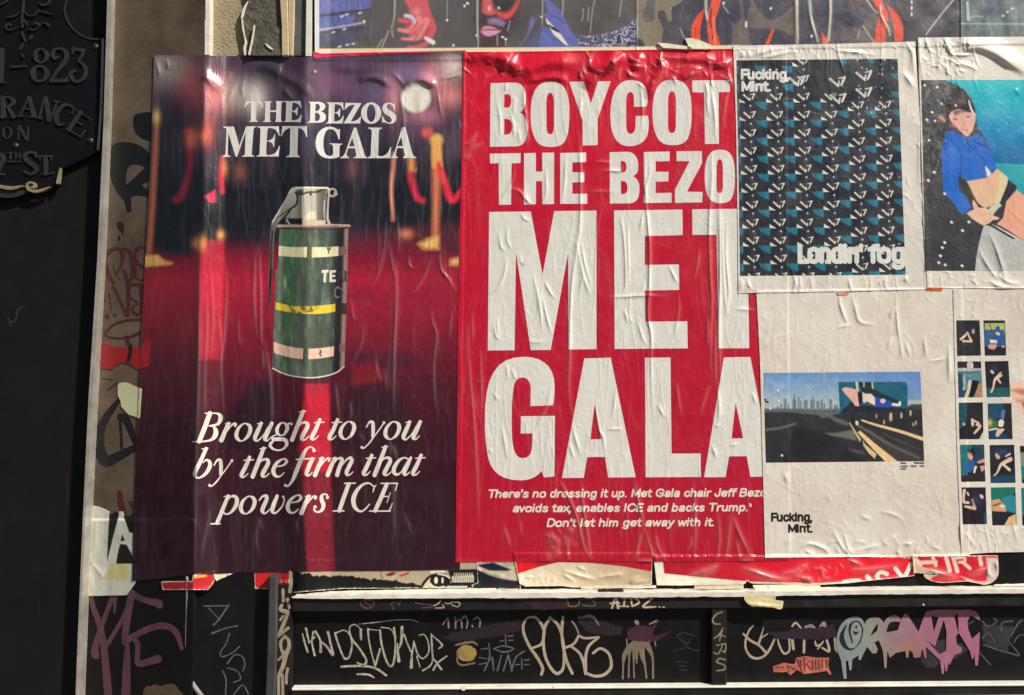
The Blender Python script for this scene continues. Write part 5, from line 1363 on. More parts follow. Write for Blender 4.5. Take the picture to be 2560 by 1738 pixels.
bf = [(6.5, 18, 17, [1170, 160, 1182, 146, 1200, 137, 1222, 140, 1250, 144, 1276, 152, 1300, 170]), (5, 18, 16, [1240, 150, 1270, 158, 1290, 172, 1300, 186]), (8, 22, 20, [1300, 186, 1325, 172, 1360, 160, 1400, 155, 1452, 156]),
      (3.5, 12, 7, [1312, 205, 1340, 200, 1372, 194, 1400, 196, 1420, 206]), (6, 16, 12, [1462, 160, 1490, 168, 1520, 160, 1552, 140]), (7, 18, 14, [1462, 226, 1478, 200, 1505, 176, 1540, 152, 1560, 134]), (5, 14, 11, [1585, 176, 1594, 156, 1604, 134]),
      (5, 14, 12, [1618, 250, 1632, 214, 1648, 180, 1660, 150]), (3, 12, 8, [1696, 200, 1725, 182, 1752, 176]), (4, 14, 10, [1700, 152, 1740, 148, 1790, 150]), (5, 12, 10, [1788, 168, 1806, 156, 1826, 164])]
br += rand_ridges(13, 60, 1450, 130, 1830, 215, 1.5, 5, 14, 50, 0.9) + rand_ridges(14, 20, 1165, 130, 1300, 200, 1.4, 5, 12, 40, 1.2)
br += rand_ridges(15, 110, 1160, 220, 1900, 1400, 0.34, 2.4, 40, 220, 0.12) + rand_ridges(16, 50, 1200, 500, 1900, 1190, 0.3, 2.2, 16, 60, 0.9) + rand_ridges(17, 30, 1370, 1320, 1440, 1400, 0.9, 6, 10, 30, 1.2)
M_REDP = mat("red_poster_print", attr=True, rough=0.36, rvar=0.1, bump=(200, 0.3, 0.0007), spec=0.5)
rp = thing("poster", "wrinkled red poster with big white lettering BOYCOTT THE BEZOS MET GALA", "poster", tuple(P(1520, 1405, 0.01)), "posters pasted on the hoarding")
s_red = sheet("paper_sheet", fo=bf, poly= pts([1158, 130, 1300, 129, 1500, 126, 1835, 122, 1965, 121, 1975, 1402, 1790, 1404, 1590, 1405, 1480, 1403, 1300, 1405, 1139, 1406, 1144, 900, 1148, 640, 1155, 360]),
              mat=M_REDP, z=0.0010, wr=br, noise=(0.45, 30, 60, 11), canvas=art_red, parent=rp, wear=0.07, web=[(0.55, 22, 190, 311, 8), (0.30, 13, 60, 312, 7), (0.26, 34, 30, 313, 9)], skirt=0.0028, skcol=(240, 170, 165), soften=4, edge=0.4)

# ------------------------------------------------------------ white posters on the right
WB = (223, 217, 204)


def paste(seed, x0, y0, x1, y1, n1, n2, amp=0.5):
    return rand_ridges(seed, n1, x0, y0, x1, y1, amp, 2.8, 30, 130, 0.25) + rand_ridges(seed + 1, n2, x0, y0, x1, y1, amp * 1.1, 2.6, 8, 30, 1.3)


def art_white(tint, dots, seed):
    def f(w):
        c = Canvas(w, WB, 1.12)
        n = vnoise(w.X, w.Y, 120, 160, seed, 3)
        c.mix(np.clip(n + .4, 0, 1) * .5, tint)
        c.grain(.03, 8, 8, seed + 2)
        if dots: c.dots(*dots, (246, 244, 236), seed)
        return c
    return f


sk_poster = thing("poster", "pale poster with a printed city skyline, roadside billboard and the words Fucking, Mint.", "poster", tuple(P(2150, 1393, 0.01)), "posters pasted on the hoarding")
sr = [(1.6, 5, [2096, 730, 2104, 775, 2120, 812]), (1.4, 5, [2128, 735, 2138, 770, 2150, 805, 2190, 812]), (1.4, 4, [2240, 735, 2242, 790, 2246, 830, 2250, 860]), (1.2, 4, [2240, 765, 2222, 795]), (1.1, 4, [2250, 850, 2256, 900]), (1.0, 4, [2262, 850, 2276, 895]), (1.0, 5, [2230, 840, 2218, 875]),
      (1.2, 5, [2310, 840, 2316, 900]), (1.1, 4, [2316, 904, 2350, 900, 2366, 890]), (1.0, 4, [1915, 872, 1935, 850, 1960, 830]), (1.0, 4, [2090, 820, 2130, 812]), (0.9, 6, [1960, 1365, 1985, 1340]), (2.0, 6, [2000, 1370, 2025, 1360, 2060, 1372, 2080, 1392]), (1.8, 6, [2040, 1392, 2010, 1375]),
      (1.6, 5, [2080, 1320, 2100, 1360, 2125, 1392]), (1.4, 5, [2110, 1330, 2120, 1370, 2140, 1392]), (1.5, 6, [2120, 1380, 2180, 1368, 2200, 1360]), (1.3, 6, [2130, 1392, 2160, 1375]), (1.0, 5, [2150, 1290, 2180, 1300]), (1.8, 6, [2372, 860, 2374, 960]), (1.0, 6, [1960, 1180, 1970, 1210]), (1.0, 5, [2200, 1280, 2230, 1285, 2260, 1300])]
sr += paste(21, 1910, 740, 2380, 930, 16, 22, 0.3) + paste(23, 1920, 1160, 2380, 1385, 14, 22, 0.3) + rand_ridges(28, 22, 1960, 1340, 2360, 1390, 1.0, 5, 14, 40, 1.0)
s_sky = sheet("paper_sheet", pts([1891, 728, 2405, 720, 2424, 1390, 2200, 1392, 1913, 1395, 1900, 900]), M_PAPER, 0.0012, sr, (0.35, 30, 40, 13), web=[(0.36, 26, 34, 321, 9), (0.24, 13, 18, 322, 7), (0.3, 30, 150, 323, 9)], canvas=art_white((205, 186, 168), (26, 1910, 740, 2380, 920, 2.6), 31), parent=sk_poster, skirt=0.003, skcol=(244, 226, 212))
O1 = crop(1890, 910, 440 / 2324)


def art_city(w):
    c = Canvas(w, (46, 47, 54), G)
    sk = path("M60 90 L2200 80 L2215 620 L60 640 Z", O1)
    c.ramp([(928, (96, 140, 194)), (965, (124, 160, 196)), (1000, (158, 176, 188)), (1030, (182, 186, 180))], 'y', sdf(w, sk, 4) / 2 + .5)
    c.mix(np.clip(sdf(w, sk, 4), 0, 1) * np.clip(vnoise(w.X, w.Y, 20, 14, 3), 0, 1) * .35, (196, 204, 206))
    c.mix(np.clip((w.X - 2090) / 120, 0, 1) * (w.Y < 1000) * .6, (84, 128, 190))
    for x0, x1, y in ((365, 405, 460), (415, 440, 520), (480, 530, 470), (550, 575, 440), (580, 605, 490), (630, 685, 478), (715, 775, 470), (740, 756, 415), (795, 840, 490), (850, 885, 475), (890, 915, 520), (965, 1005, 470), (1030, 1085, 540), (320, 345, 530), (275, 300, 560), (600, 960, 590)):
        c.poly(rect(x0, y, x1, 650, O1), (112, 128, 138) if x1 - x0 < 100 else (134, 148, 150), 1.5)
    c.poly(path("M492 640 L498 400 L503 360 L510 400 L530 640 Z", O1), (98, 114, 126), 1.5)
    c.poly(path("M60 590 C300 575 500 600 900 600 L1110 590 L1110 680 L60 680 Z", O1), (88, 96, 96), 6)
    c.poly(path("M60 640 L420 640 L560 650 L900 690 L1260 640 L2000 560 L2230 520 L2240 1330 L60 1330 Z", O1), (42, 43, 49), 4)
    c.poly(path("M100 640 L500 650 L520 780 L300 850 L110 880 Z", O1), (44, 46, 52), 6)
    c.line([stroke([130, 870, 300, 850, 420, 820, 520, 790], O1, 26)], (112, 112, 106), 5, .7)
    c.line([stroke([870, 690, 980, 690, 1060, 740, 1200, 790], O1, 44)], (110, 114, 112), 7, .7)
    c.poly(path("M830 915 L1050 910 L1290 870 L1330 1010 L1000 945 Z", O1), (104, 104, 98), 5)
    c.poly(path("M1120 1110 L1420 1150 L1450 1200 L1160 1140 Z", O1), (72, 76, 80), 6)
    c.poly(path("M330 1330 L520 850 L640 850 L900 900 L1400 1250 L1500 1330 Z", O1), (27, 28, 34), 6, .8)
    # billboard
    bbp = path("M1088 238 L1972 238 L2002 300 L2005 590 L1980 640 L1105 645 Z", O1)
    c.poly(bbp, (22, 92, 118), 2)
    c.poly(path("M1105 645 L1250 500 L1330 540 L1990 585 L1980 645 Z", O1), (30, 30, 44), 4); c.poly(path("M1360 240 L1550 240 L1550 330 L1980 530 L1850 520 L1560 430 L1400 380 Z", O1), (22, 44, 46), 4)
    c.poly(path("M1310 240 L1345 240 L1360 370 L1330 350 Z", O1), (206, 204, 180), 2); c.line([stroke([1425, 245, 1425, 300], O1, 16)], (190, 186, 150), 2); c.line([stroke([1535, 245, 1540, 320], O1, 18)], (200, 196, 150), 2)
    c.poly(path("M1135 330 C1150 300 1230 305 1340 350 L1360 560 L1310 555 C1270 470 1180 420 1135 330 Z", O1), (224, 176, 164), 3)
    c.poly(path("M1340 370 L1410 380 L1420 500 L1360 540 Z", O1), (22, 22, 30), 3); c.poly(path("M1405 375 L1450 395 L1520 395 L1590 470 L1570 550 L1460 490 L1440 515 L1410 500 Z", O1), (232, 206, 192), 2)
    c.poly(path("M1570 450 L1700 460 L1760 490 L1830 540 L1820 570 L1570 570 Z", O1), (36, 74, 170), 3); c.poly(ell(1675, 490, 34, 30, O1), (232, 188, 190), 2); c.line([stroke([1810, 535, 1890, 540, 1900, 510], O1, 34)], (236, 214, 204), 2)
    c.line([stroke([1110, 615, 1220, 510], O1, 20)], (26, 100, 136), 3)
    c.line([stroke([1272, 650, 1272, 800], O1, 26)], (22, 22, 28), 2)
    c.poly(path("M1500 650 L2220 640 L2230 860 L1760 850 Z", O1), (38, 38, 44), 8)
    for x, y, q in ((1780, 700, 60), (1690, 770, 30), (1920, 680, 40), (2040, 650, 40), (2110, 780, 30), (2075, 800, 24), (1590, 690, 24)): c.line([stroke([x, y - q * .6, x, y + q * .6], O1, q * .6)], (214, 196, 150), 3, .8)
    for x, y, q in ((2140, 560, 70), (2090, 560, 40)): c.line([stroke([x - q, y, x + q, y + 10], O1, 50)], (66, 66, 58), 5)
    cr = (232, 196, 146)
    c.poly(path("M1365 880 L1410 910 L1560 1040 L1900 1300 L1720 1300 L1560 1140 L1345 910 Z", O1), cr, 2)
    c.poly(path("M1410 1010 L1440 1060 L1590 1190 L1570 1255 L1490 1180 L1420 1080 Z", O1), (216, 184, 138), 2)
    c.poly(path("M1240 770 L1290 850 L1390 1000 L1370 1030 L1290 890 L1230 780 Z", O1), (196, 180, 126), 2)
    c.line([stroke([1400, 745, 20, 1600, 810, 30, 1900, 890, 38, 2230, 1000, 44], O1)], cr, 2)
    c.poly(path("M1380 880 L1500 940 L2230 1200 L2230 1330 L1920 1330 L1560 1040 Z", O1), (60, 57, 57), 4)
    c.line([stroke([1340, 810, 30, 1500, 900, 34, 1800, 1080, 30, 2150, 1240, 24], O1)], (98, 93, 92), 5); c.line([stroke([1700, 930, 16, 2150, 1130, 20], O1)], (74, 70, 70), 4)
    c.line([stroke([1330, 770, 1335, 790], O1, 34)], (240, 226, 190), 3)
    c.grain(.12, 5, 5, 6)
    for x, y in ((130, 500), (100, 470)): c.line([stroke([x, y, x + 26, y + 4], O1, 26)], (30, 30, 34), 2)
    for x, y in ((290, 345), (300, 480), (188, 585), (340, 1205)): c.line([stroke([x, y, x + 6, y + 6], O1, 24)], (236, 230, 214), 2)
    return c


decal("skyline_photo", sk_poster, TOP[s_sky.name], M_PRINT, polys=pts([98, 120, 2170, 102, 2222, 1284, 130, 1304], O1), canvas=art_city)
rc = np.random.default_rng(77)
for x0, x1, y in ((1912, 1985, 1308), (2090, 2220, 1306), (1915, 2005, 1350), (2050, 2118, 1348), (2165, 2222, 1346), (1918, 1980, 1384)):
    tk = [stroke([x0, y + 9, x1, y + 9], O1, 8)]
    x = x0
    while x < x1:
        tk.append(stroke([x, y - 8 - rc.uniform(0, 6), x + rc.uniform(-3, 3), y + 9], O1, 8)); x += rc.uniform(12, 18)
    decal("caption_line", sk_poster, TOP[s_sky.name], M_INK, strokes=tk, k=4)
X1 = crop(1880, 1240, 320 / 2324)


decal("title_word", sk_poster, TOP[s_sky.name], M_INK, strokes=skel("Fucking,", 1927.5, 2028, 1281.5, 1305, 0.235, xh=.82), k=4)
decal("title_word", sk_poster, TOP[s_sky.name], M_INK, strokes=skel("Mint.", 1970, 2029, 1310, 1332.5, 0.235, xh=.82), k=4)

# contact sheet poster
cp = thing("poster", "white contact sheet poster with two columns of small dance photographs, at the right edge", "poster", tuple(P(2560, 1385, 0.01)), "posters pasted on the hoarding")
cr_ = [(2.2, 5, [2383, 1150, 2382, 1230, 2386, 1300, 2390, 1340]), (1.2, 5, [2400, 1310, 2400, 1370]), (1.0, 5, [2530, 1300, 2545, 1360]), (1.4, 6, [2510, 1360, 2526, 1335, 2548, 1318]), (1.0, 5, [2412, 1330, 2440, 1370]), (1.4, 4, [2372, 1050, 2374, 1030])]
s_con = sheet("paper_sheet", pts([2383, 723, 2790, 712, 2800, 1375, 2470, 1382, 2404, 1387, 2392, 1100]), M_PAPER, 0.0009, cr_ + paste(33, 2400, 730, 2600, 800, 8, 20, .45) + paste(35, 2400, 1310, 2600, 1380, 10, 26, .6), (0.35, 30, 40, 14),
              web=[(0.36, 26, 34, 331, 9), (0.24, 13, 18, 332, 7), (0.3, 30, 150, 333, 9)], canvas=art_white((200, 180, 168), (14, 2390, 730, 2560, 1370, 2.4), 37), parent=cp, skirt=0.002)
T1, T2 = crop(2370, 780, 190 / 1071), crop(2370, 1040, 190 / 999)
N_ = (26, 26, 34); SKN = (222, 188, 166); BL = (40, 76, 158)


def thumb(quad, ops, base=N_):
    def f(w):
        c = Canvas(w, base, G)
        for o in ops:
            if o[0] == 'p': c.poly(path(o[1], o[3]), o[2], 1.6)
            elif o[0] == 'l': c.line([stroke(o[1], o[3])], o[2], 1.6)
            else: c.blob(*o[1:])
        c.grain(.18, 5, 5, 5)
        return c
    decal("thumbnail_photo", cp, TOP[s_con.name], M_PRINT, polys=[np.array(quad, float).reshape(-1, 2)], canvas=f)


thumb([2390.4, 801, 2449, 801, 2452.5, 889, 2393, 890], [('l', [180, 385, 34, 240, 335, 30, 275, 290, 22], SKN, T1), ('l', [275, 290, 22, 300, 350, 26, 325, 400, 30], SKN, T1), ('l', [215, 412, 28, 330, 415, 30], SKN, T1), ('l', [355, 260, 40, 357, 290, 40], (160, 150, 160), T1)])
thumb([2458.7, 801, 2512.5, 801.3, 2515.5, 889, 2462, 889.5], [('p', "M515 160 L795 155 L800 300 L520 300 Z", (166, 180, 96), T1), ('p', "M515 250 L790 250 L800 490 L520 490 Z", (44, 92, 130), T1), ('p', "M500 110 L803 110 L803 156 L500 160 Z", (16, 15, 18), T1), ('p', "M516 490 L815 490 L820 620 L518 620 Z", (24, 26, 34), T1),
      ('l', [700, 230, 60, 690, 340, 90, 650, 390, 70], BL, T1), ('l', [740, 340, 40, 750, 470, 36], BL, T1), ('p', "M590 390 L690 400 L690 440 L600 440 Z", (220, 214, 204), T1), ('l', [595, 490, 60, 640, 495, 66, 660, 480, 50], (216, 150, 150), T1), ('l', [690, 300, 40, 712, 312, 40], SKN, T1), ('l', [590, 180, 14, 620, 280, 14], (60, 60, 30), T1), ('l', [765, 488, 22, 785, 490, 20], SKN, T1)], (30, 60, 90))
thumb([2393.6, 904, 2452.5, 903.5, 2457, 993.4, 2396.5, 994], [('p', "M130 790 L470 800 L490 900 L470 1210 L140 1210 Z", (74, 116, 124), T1), ('p', "M130 870 L250 880 L270 1210 L140 1210 Z", (36, 66, 92), T1), ('l', [310, 740, 90, 315, 800, 80], (214, 190, 186), T1), ('p', "M135 790 L470 795 L465 830 L140 835 Z", (178, 180, 176), T1), ('p', "M240 880 L470 860 L465 985 L330 960 Z", (86, 136, 146), T1),
      ('p', "M320 960 L440 970 L420 1060 L350 1210 L290 1210 Z", (14, 14, 18), T1), ('p', "M430 1010 L490 1010 L490 1210 L370 1210 Z", (176, 126, 104), T1), ('l', [225, 900, 40, 235, 1040, 46, 225, 1080, 50], (130, 160, 160), T1), ('l', [310, 980, 50, 290, 1100, 44, 260, 1190, 50], (206, 196, 170), T1)])
thumb([2462, 903.6, 2521, 902.5, 2526, 992.5, 2467, 993.5], [('p', "M540 1070 L880 1070 L880 1210 L540 1210 Z", (24, 84, 88), T1), ('l', [610, 1130, 24, 640, 1060, 26, 660, 960, 32, 740, 860, 26], SKN, T1), ('l', [670, 940, 40, 755, 895, 26], SKN, T1), ('l', [700, 940, 30, 740, 1000, 22], SKN, T1), ('l', [615, 835, 36, 632, 855, 36], (236, 220, 200), T1), ('b', 2486, 921, 10, 9, (46, 52, 80), .9)])
thumb([2396.6, 1007, 2457, 1006, 2459, 1098, 2398.5, 1098.5], [('p', "M140 -200 L260 -200 L230 130 L140 180 Z", (18, 70, 84), T2), ('l', [320, 50, 34, 325, 120, 34], SKN, T2), ('l', [325, 55, 26, 405, 95, 24], SKN, T2), ('l', [350, 225, 26, 420, 140, 36, 380, 115, 30], SKN, T2), ('l', [205, 105, 34, 210, 112, 34], (170, 160, 170), T2), ('p', "M470 190 L410 310 L470 310 Z", (206, 196, 180), T2)])
thumb([2469.3, 1009, 2528.4, 1008, 2531.7, 1098, 2471.8, 1098.5], [('p', "M520 -200 L740 -200 L700 30 L540 60 Z", (14, 74, 104), T2), ('p', "M530 60 L650 60 L650 190 L540 190 Z", (64, 100, 66), T2), ('b', 2474, 1057, 6, 8, (196, 196, 90), .9), ('p', "M538 190 L660 175 L840 310 L540 310 Z", (22, 60, 100), T2), ('l', [545, 185, 22, 650, 165, 24], (196, 206, 196), T2), ('l', [700, 85, 74, 695, 120, 66], (226, 218, 206), T2), ('l', [730, -60, 50, 715, 30, 40], (90, 110, 170), T2),
      ('l', [650, 250, 50, 680, 200, 66, 720, 180, 40], SKN, T2), ('l', [660, 155, 24, 740, 155, 24], (14, 14, 18), T2)])
thumb([2399.9, 1112.3, 2460.3, 1111.5, 2463.6, 1204, 2403, 1205], [('p', "M150 370 L330 370 L260 600 L250 800 L160 800 Z", (20, 110, 112), T2), ('p', "M330 370 L480 370 L480 600 L360 640 Z", (24, 66, 84), T2), ('p', "M240 580 L350 580 L350 700 L290 740 L240 740 Z", (40, 88, 146), T2), ('l', [245, 620, 40, 240, 760, 34], (40, 88, 146), T2), ('l', [285, 500, 60, 300, 550, 54], (222, 160, 150), T2), ('b', 2428, 1129, 10, 7, (20, 18, 24), 1), ('l', [345, 740, 24, 365, 670, 30], (226, 216, 200), T2),
      ('l', [400, 610, 30, 470, 590, 50], (206, 150, 132), T2), ('p', "M420 660 L485 650 L485 700 L440 740 Z", (206, 150, 132), T2), ('p', "M170 790 L490 760 L490 870 L170 870 Z", (38, 32, 32), T2)])
thumb([2474, 1112.8, 2535.5, 1112, 2539, 1207.4, 2476.5, 1208], [('p', "M550 780 L890 780 L890 890 L550 890 Z", (18, 62, 90), T2), ('l', [610, 780, 20, 650, 740, 24, 700, 640, 40, 820, 570, 56], SKN, T2), ('l', [730, 640, 26, 810, 710, 34], (226, 206, 190), T2), ('l', [640, 510, 40, 660, 545, 46], (222, 186, 170), T2), ('b', 2506, 1132, 16, 9, (46, 58, 120), .9), ('l', [760, 530, 20, 815, 500, 24], SKN, T2)])
thumb([2404, 1218.8, 2464, 1218.3, 2467.4, 1310.7, 2407, 1311], [('l', [215, 980, 40, 205, 1060, 32, 210, 1130, 36, 270, 1140, 30], SKN, T2), ('l', [225, 1190, 26, 350, 1215, 44], SKN, T2), ('l', [320, 1100, 24, 350, 1200, 36], SKN, T2), ('b', 2442, 1250, 16, 16, (44, 46, 82), .95), ('l', [435, 1050, 36, 450, 1070, 36], (222, 190, 170), T2), ('l', [255, 1010, 20, 270, 1040, 20], SKN, T2), ('p', "M470 1280 L512 1240 L512 1425 L470 1425 Z", (20, 70, 78), T2)])
thumb([2477, 1219, 2538.3, 1218, 2542, 1313, 2481, 1313.5], [('p', "M560 930 L890 930 L860 1060 L570 1110 Z", (16, 112, 96), T2), ('p', "M700 1080 L830 1040 L890 1060 L895 1280 L760 1250 Z", (40, 130, 152), T2), ('p', "M570 1110 L680 1090 L760 1200 L760 1260 L580 1250 Z", (206, 156, 118), T2), ('l', [600, 1180, 24, 690, 1150, 20], (120, 84, 56), T2), ('l', [700, 1180, 30, 730, 1190, 30], (230, 220, 200), T2), ('p', "M740 1440 L800 1330 L890 1290 L900 1440 Z", (214, 178, 130), T2)])
thumb([2549.7, 1115, 2612, 1114, 2616, 1209, 2555, 1208], [('p', "M940 380 L1000 380 L1000 520 L960 520 Z", (20, 20, 24), T2), ('p', "M950 480 L1400 480 L1400 660 L960 660 Z", (120, 140, 130), T2), ('p', "M955 660 L1400 650 L1400 830 L960 830 Z", (14, 120, 108), T2)])
thumb([2553, 1220, 2616, 1219, 2620, 1313, 2556, 1314], [('p', "M950 930 L1400 930 L1400 1310 L960 1310 Z", (24, 108, 124), T2)])
HD_ = crop(2480, 920, 80 / 512)
decal("hand_photo", cp, TOP[s_con.name], M_PRINT, polys=path("M300 250 C400 225 520 225 700 230 L900 240 L900 760 L520 755 C470 755 440 740 440 720 L470 690 L400 620 L440 600 L350 540 L330 480 L300 380 Z", HD_),
      canvas=lambda w: (lambda c: (c.poly(path("M310 350 C400 330 480 330 700 330 L900 330 L900 440 L500 440 C420 420 350 390 310 350 Z", HD_), (196, 120, 100), 9), c.poly(path("M320 390 L420 420 L520 450 L700 460 L700 500 L480 500 L340 470 Z", HD_), (238, 190, 168), 6),
                                   c.poly(path("M350 500 L480 500 L700 520 L700 560 L420 550 Z", HD_), (206, 134, 124), 7), c.poly(path("M470 560 L700 530 L900 530 L900 680 L520 670 Z", HD_), (140, 66, 120), 7), c.poly(path("M400 600 L470 590 L520 690 L900 700 L900 740 L520 750 L440 710 Z", HD_), (232, 184, 176), 6), c)[-1])(Canvas(w, (240, 196, 164), G)))

# patterned poster
lp = thing("poster", "dark tiled pattern poster with teal facets and the words Londin' fog, white border", "poster", tuple(P(2060, 725, 0.01)), "posters pasted on the hoarding")
ldr = [(1.6, 5, [1990, 692, 1987, 712, 1983, 731]), (1.5, 4.5, [2000, 690, 2002, 731]), (1.2, 5, [2030, 692, 2028, 728]), (1.5, 4.5, [2122, 695, 2126, 715, 2130, 729]), (1.2, 4.5, [2210, 692, 2214, 715, 2220, 728]), (1.2, 5, [2262, 690, 2268, 710]), (1.4, 5, [1858, 700, 1850, 728]), (1.4, 5, [1866, 696, 1872, 712, 1882, 728]),
       (1.8, 7, [1880, 140, 1910, 130, 1950, 122]), (2.0, 7, [1900, 146, 1940, 138, 1990, 124]), (1.6, 6, [2080, 125, 2130, 130, 2190, 138]), (1.5, 6, [2260, 120, 2280, 126, 2284, 160, 2284, 190]), (1.8, 7, [2256, 180, 2272, 200, 2284, 220]), (1.2, 5, [1850, 146, 1862, 130]), (1.3, 5, [1875, 146, 1870, 128]), (1.0, 5, [2300, 300, 2298, 480])]
ldr += paste(43, 1850, 160, 2250, 690, 20, 16, .3) + paste(45, 1850, 118, 2280, 148, 12, 24, .9) + paste(47, 2262, 200, 2316, 700, 8, 26, .5) + paste(49, 1860, 692, 2300, 728, 6, 22, .6)
s_lon = sheet("paper_sheet", pts([1833, 114, 1900, 113, 2080, 110, 2288, 104, 2300, 300, 2328, 723, 2100, 729, 1846, 733, 1845, 600, 1840, 300]), M_PAPER, 0.0011, ldr, (0.35, 40, 60, 15), web=[(0.36, 26, 34, 341, 9), (0.24, 13, 18, 342, 7), (0.3, 30, 150, 343, 9)], canvas=art_white((206, 196, 188), (22, 1850, 160, 2310, 720, 2.2), 41), parent=lp, skirt=0.003, skcol=(244, 230, 214))
K1 = crop(1830, 120, 300 / 1578)


def art_tiles(w):
    c = Canvas(w, (27, 30, 39), G)
    n = vnoise(w.X, w.Y, 30, 30, 51, 3)
    c.mix(np.clip(n + .2, 0, 1) * .35, (62, 62, 70))
    ox, oy, px, py = 1830 + 450 * K1[2], 120 + 718 * K1[2], 357.5 * K1[2], 236 * K1[2]
    for r in range(-4, 14):
        for q in range(-1, 6):
            x = ox + (q - 0) * px + r * 1.35 * 0.9; y = oy + r * py - q * 0.4
            if q >= 3: y += 13.5 if q == 3 and r < -9 else 0
            if q >= 4 - 0: pass
            if q >= 3: y += 22 + (q - 3) * -1
            if r <= -1 and q in (2, 3, 4) and r >= -2: continue
            if r <= -1 and r >= -2 and q in (-1, 0): tri = False
            else: tri = True
            k = (x, y, K1[2])
            m = (0, 0)
            if tri: c.poly(path("M0 -53 L0 0 L86 2 Z", k), (218, 216, 204), 1.3)
            c.poly(path("M-148 -4 L4 -6 L2 94 L-50 82 L-110 50 Z", k), (24, 108, 134), 3, .9)
            c.poly(path("M-60 -2 L4 -6 L2 94 L-40 80 Z", k), (34, 132, 158), 6, .5)
            if tri:
                c.line([stroke([62, -104, 22, 138, -34, 18], k)], (212, 208, 196), 1.3); c.line([stroke([138, -34, 18, 142, -80, 14], k)], (212, 208, 196), 1.3)
                c.line([stroke([150, -108, 12, 204, -118, 14], k)], (206, 202, 192), 1.3); c.line([stroke([202, -116, 20, 172, -46, 16], k)], (212, 208, 196), 1.3)
                c.blob(x + 132 * K1[2], y - 96 * K1[2], 6, 4, (66, 62, 64), .9); c.blob(x + 145 * K1[2], y - 78 * K1[2], 4, 3, (10, 10, 12), .9)
            c.line([stroke([148, 40, 148, 44], k, 24)], (200, 200, 204), 1.5)
            c.blob(x + 148 * K1[2], y + 80 * K1[2], 5, 6, (58, 58, 78), .8)
    for (x, y) in ((760, 490), (1290, 500), (1300, 720), (1640, 420), (1640, 640)):      # enlarged marks in the first rows
        k = (1830 + x * K1[2], 120 + y * K1[2], K1[2] * 1.25)
        c.line([stroke([0, -75, 26, 85, 0, 22], k)], (206, 202, 192), 1.3); c.line([stroke([85, 0, 22, 95, -50, 16], k)], (206, 202, 192), 1.3); c.line([stroke([90, -80, 14, 155, -92, 16], k)], (200, 196, 188), 1.3); c.line([stroke([152, -90, 26, 118, -10, 20], k)], (212, 208, 196), 1.3)
        c.blob(k[0] + 12, k[1] - 22, 9, 8, (58, 60, 72), .8)
    c.mix(np.clip((1862 - w.X) / 22, 0, 1) * .35, (96, 98, 98))
    c.grain(.10, 4, 4, 53)
    c.dots(26, 2130, 150, 2240, 300, 1.6, (214, 214, 214), 57, .8); c.dots(12, 2180, 400, 2262, 680, 1.5, (214, 214, 214), 58, .8)
    return c


decal("pattern_photo", lp, TOP[s_lon.name], M_PRINT, polys=pts([1841, 151, 2244, 147, 2250, 300, 2264, 687, 1850, 690, 1846, 400]), canvas=art_tiles)
L1 = crop(1960, 560, 350 / 2324)
decal("title_word", lp, TOP[s_lon.name], M_WHITE, strokes=skel("Fucking,", 1852, 1970, 172, 199.5, 0.24, xh=.78), k=4, off=0.0002)
decal("title_word", lp, TOP[s_lon.name], M_WHITE, strokes=skel("Mint.", 1853.5, 1924, 202, 229.5, 0.24, xh=.78), k=4, off=0.0002)
decal("title_word", lp, TOP[s_lon.name], M_WHITE, strokes=skel("Londin'", 1994, 2150, 609, 660, 0.235, xh=.84), k=4, off=0.0002)
decal("title_word", lp, TOP[s_lon.name], M_WHITE, strokes=skel("fog", 2173, 2256, 609, 660, 0.235, xh=.84), k=4, off=0.0002)

# portrait poster
gp = thing("poster", "white bordered photo poster of a dark haired person in a blue cropped top", "poster", tuple(P(2500, 720, 0.01)), "posters pasted on the hoarding")
gf = [(6, 24, 10, [2398, 130, 2424, 120, 2450, 118, 2490, 134, 2530, 160, 2570, 184])]
gr = [(1.8, 5, [2362, 98, 2370, 118, 2376, 128]), (1.6, 5, [2316, 98, 2318, 124]), (1.6, 5, [2372, 136, 2400, 138, 2428, 138]), (1.4, 5, [2350, 180, 2346, 160, 2360, 140]), (1.4, 5, [2370, 190, 2366, 160]), (1.2, 5, [2380, 166, 2400, 160, 2430, 168, 2446, 180]),
      (1.4, 6, [2300, 98, 2299, 140, 2306, 190]), (2.0, 6, [2472, 580, 2490, 620, 2506, 670, 2516, 705]), (1.6, 6, [2446, 620, 2466, 660, 2496, 700]), (1.8, 7, [2470, 700, 2500, 716, 2540, 718]), (1.6, 6, [2500, 690, 2520, 705, 2550, 712]), (1.0, 5, [2540, 220, 2546, 240]), (1.2, 6, [2304, 300, 2308, 480])]
gr += paste(63, 2300, 100, 2440, 195, 14, 40, .8) + paste(65, 2320, 680, 2560, 716, 6, 20, .6) + paste(67, 2310, 210, 2560, 680, 10, 10, .25)
s_girl = sheet("paper_sheet", pts([2295, 94, 2420, 93, 2790, 90, 2790, 722, 2540, 721, 2319, 720, 2309, 560, 2302, 300]), M_PAPER, 0.0012, gr, (0.4, 40, 50, 16), web=[(0.36, 26, 34, 351, 9), (0.24, 13, 18, 352, 7), (0.3, 30, 150, 353, 9)], canvas=art_white((214, 206, 190), (10, 2320, 680, 2560, 716, 2.2), 61), fo=gf, parent=gp, skirt=0.003, skcol=(244, 232, 214))
Mm, Nn = crop(2280, 80, 280 / 1300), crop(2280, 380, 280 / 1227)


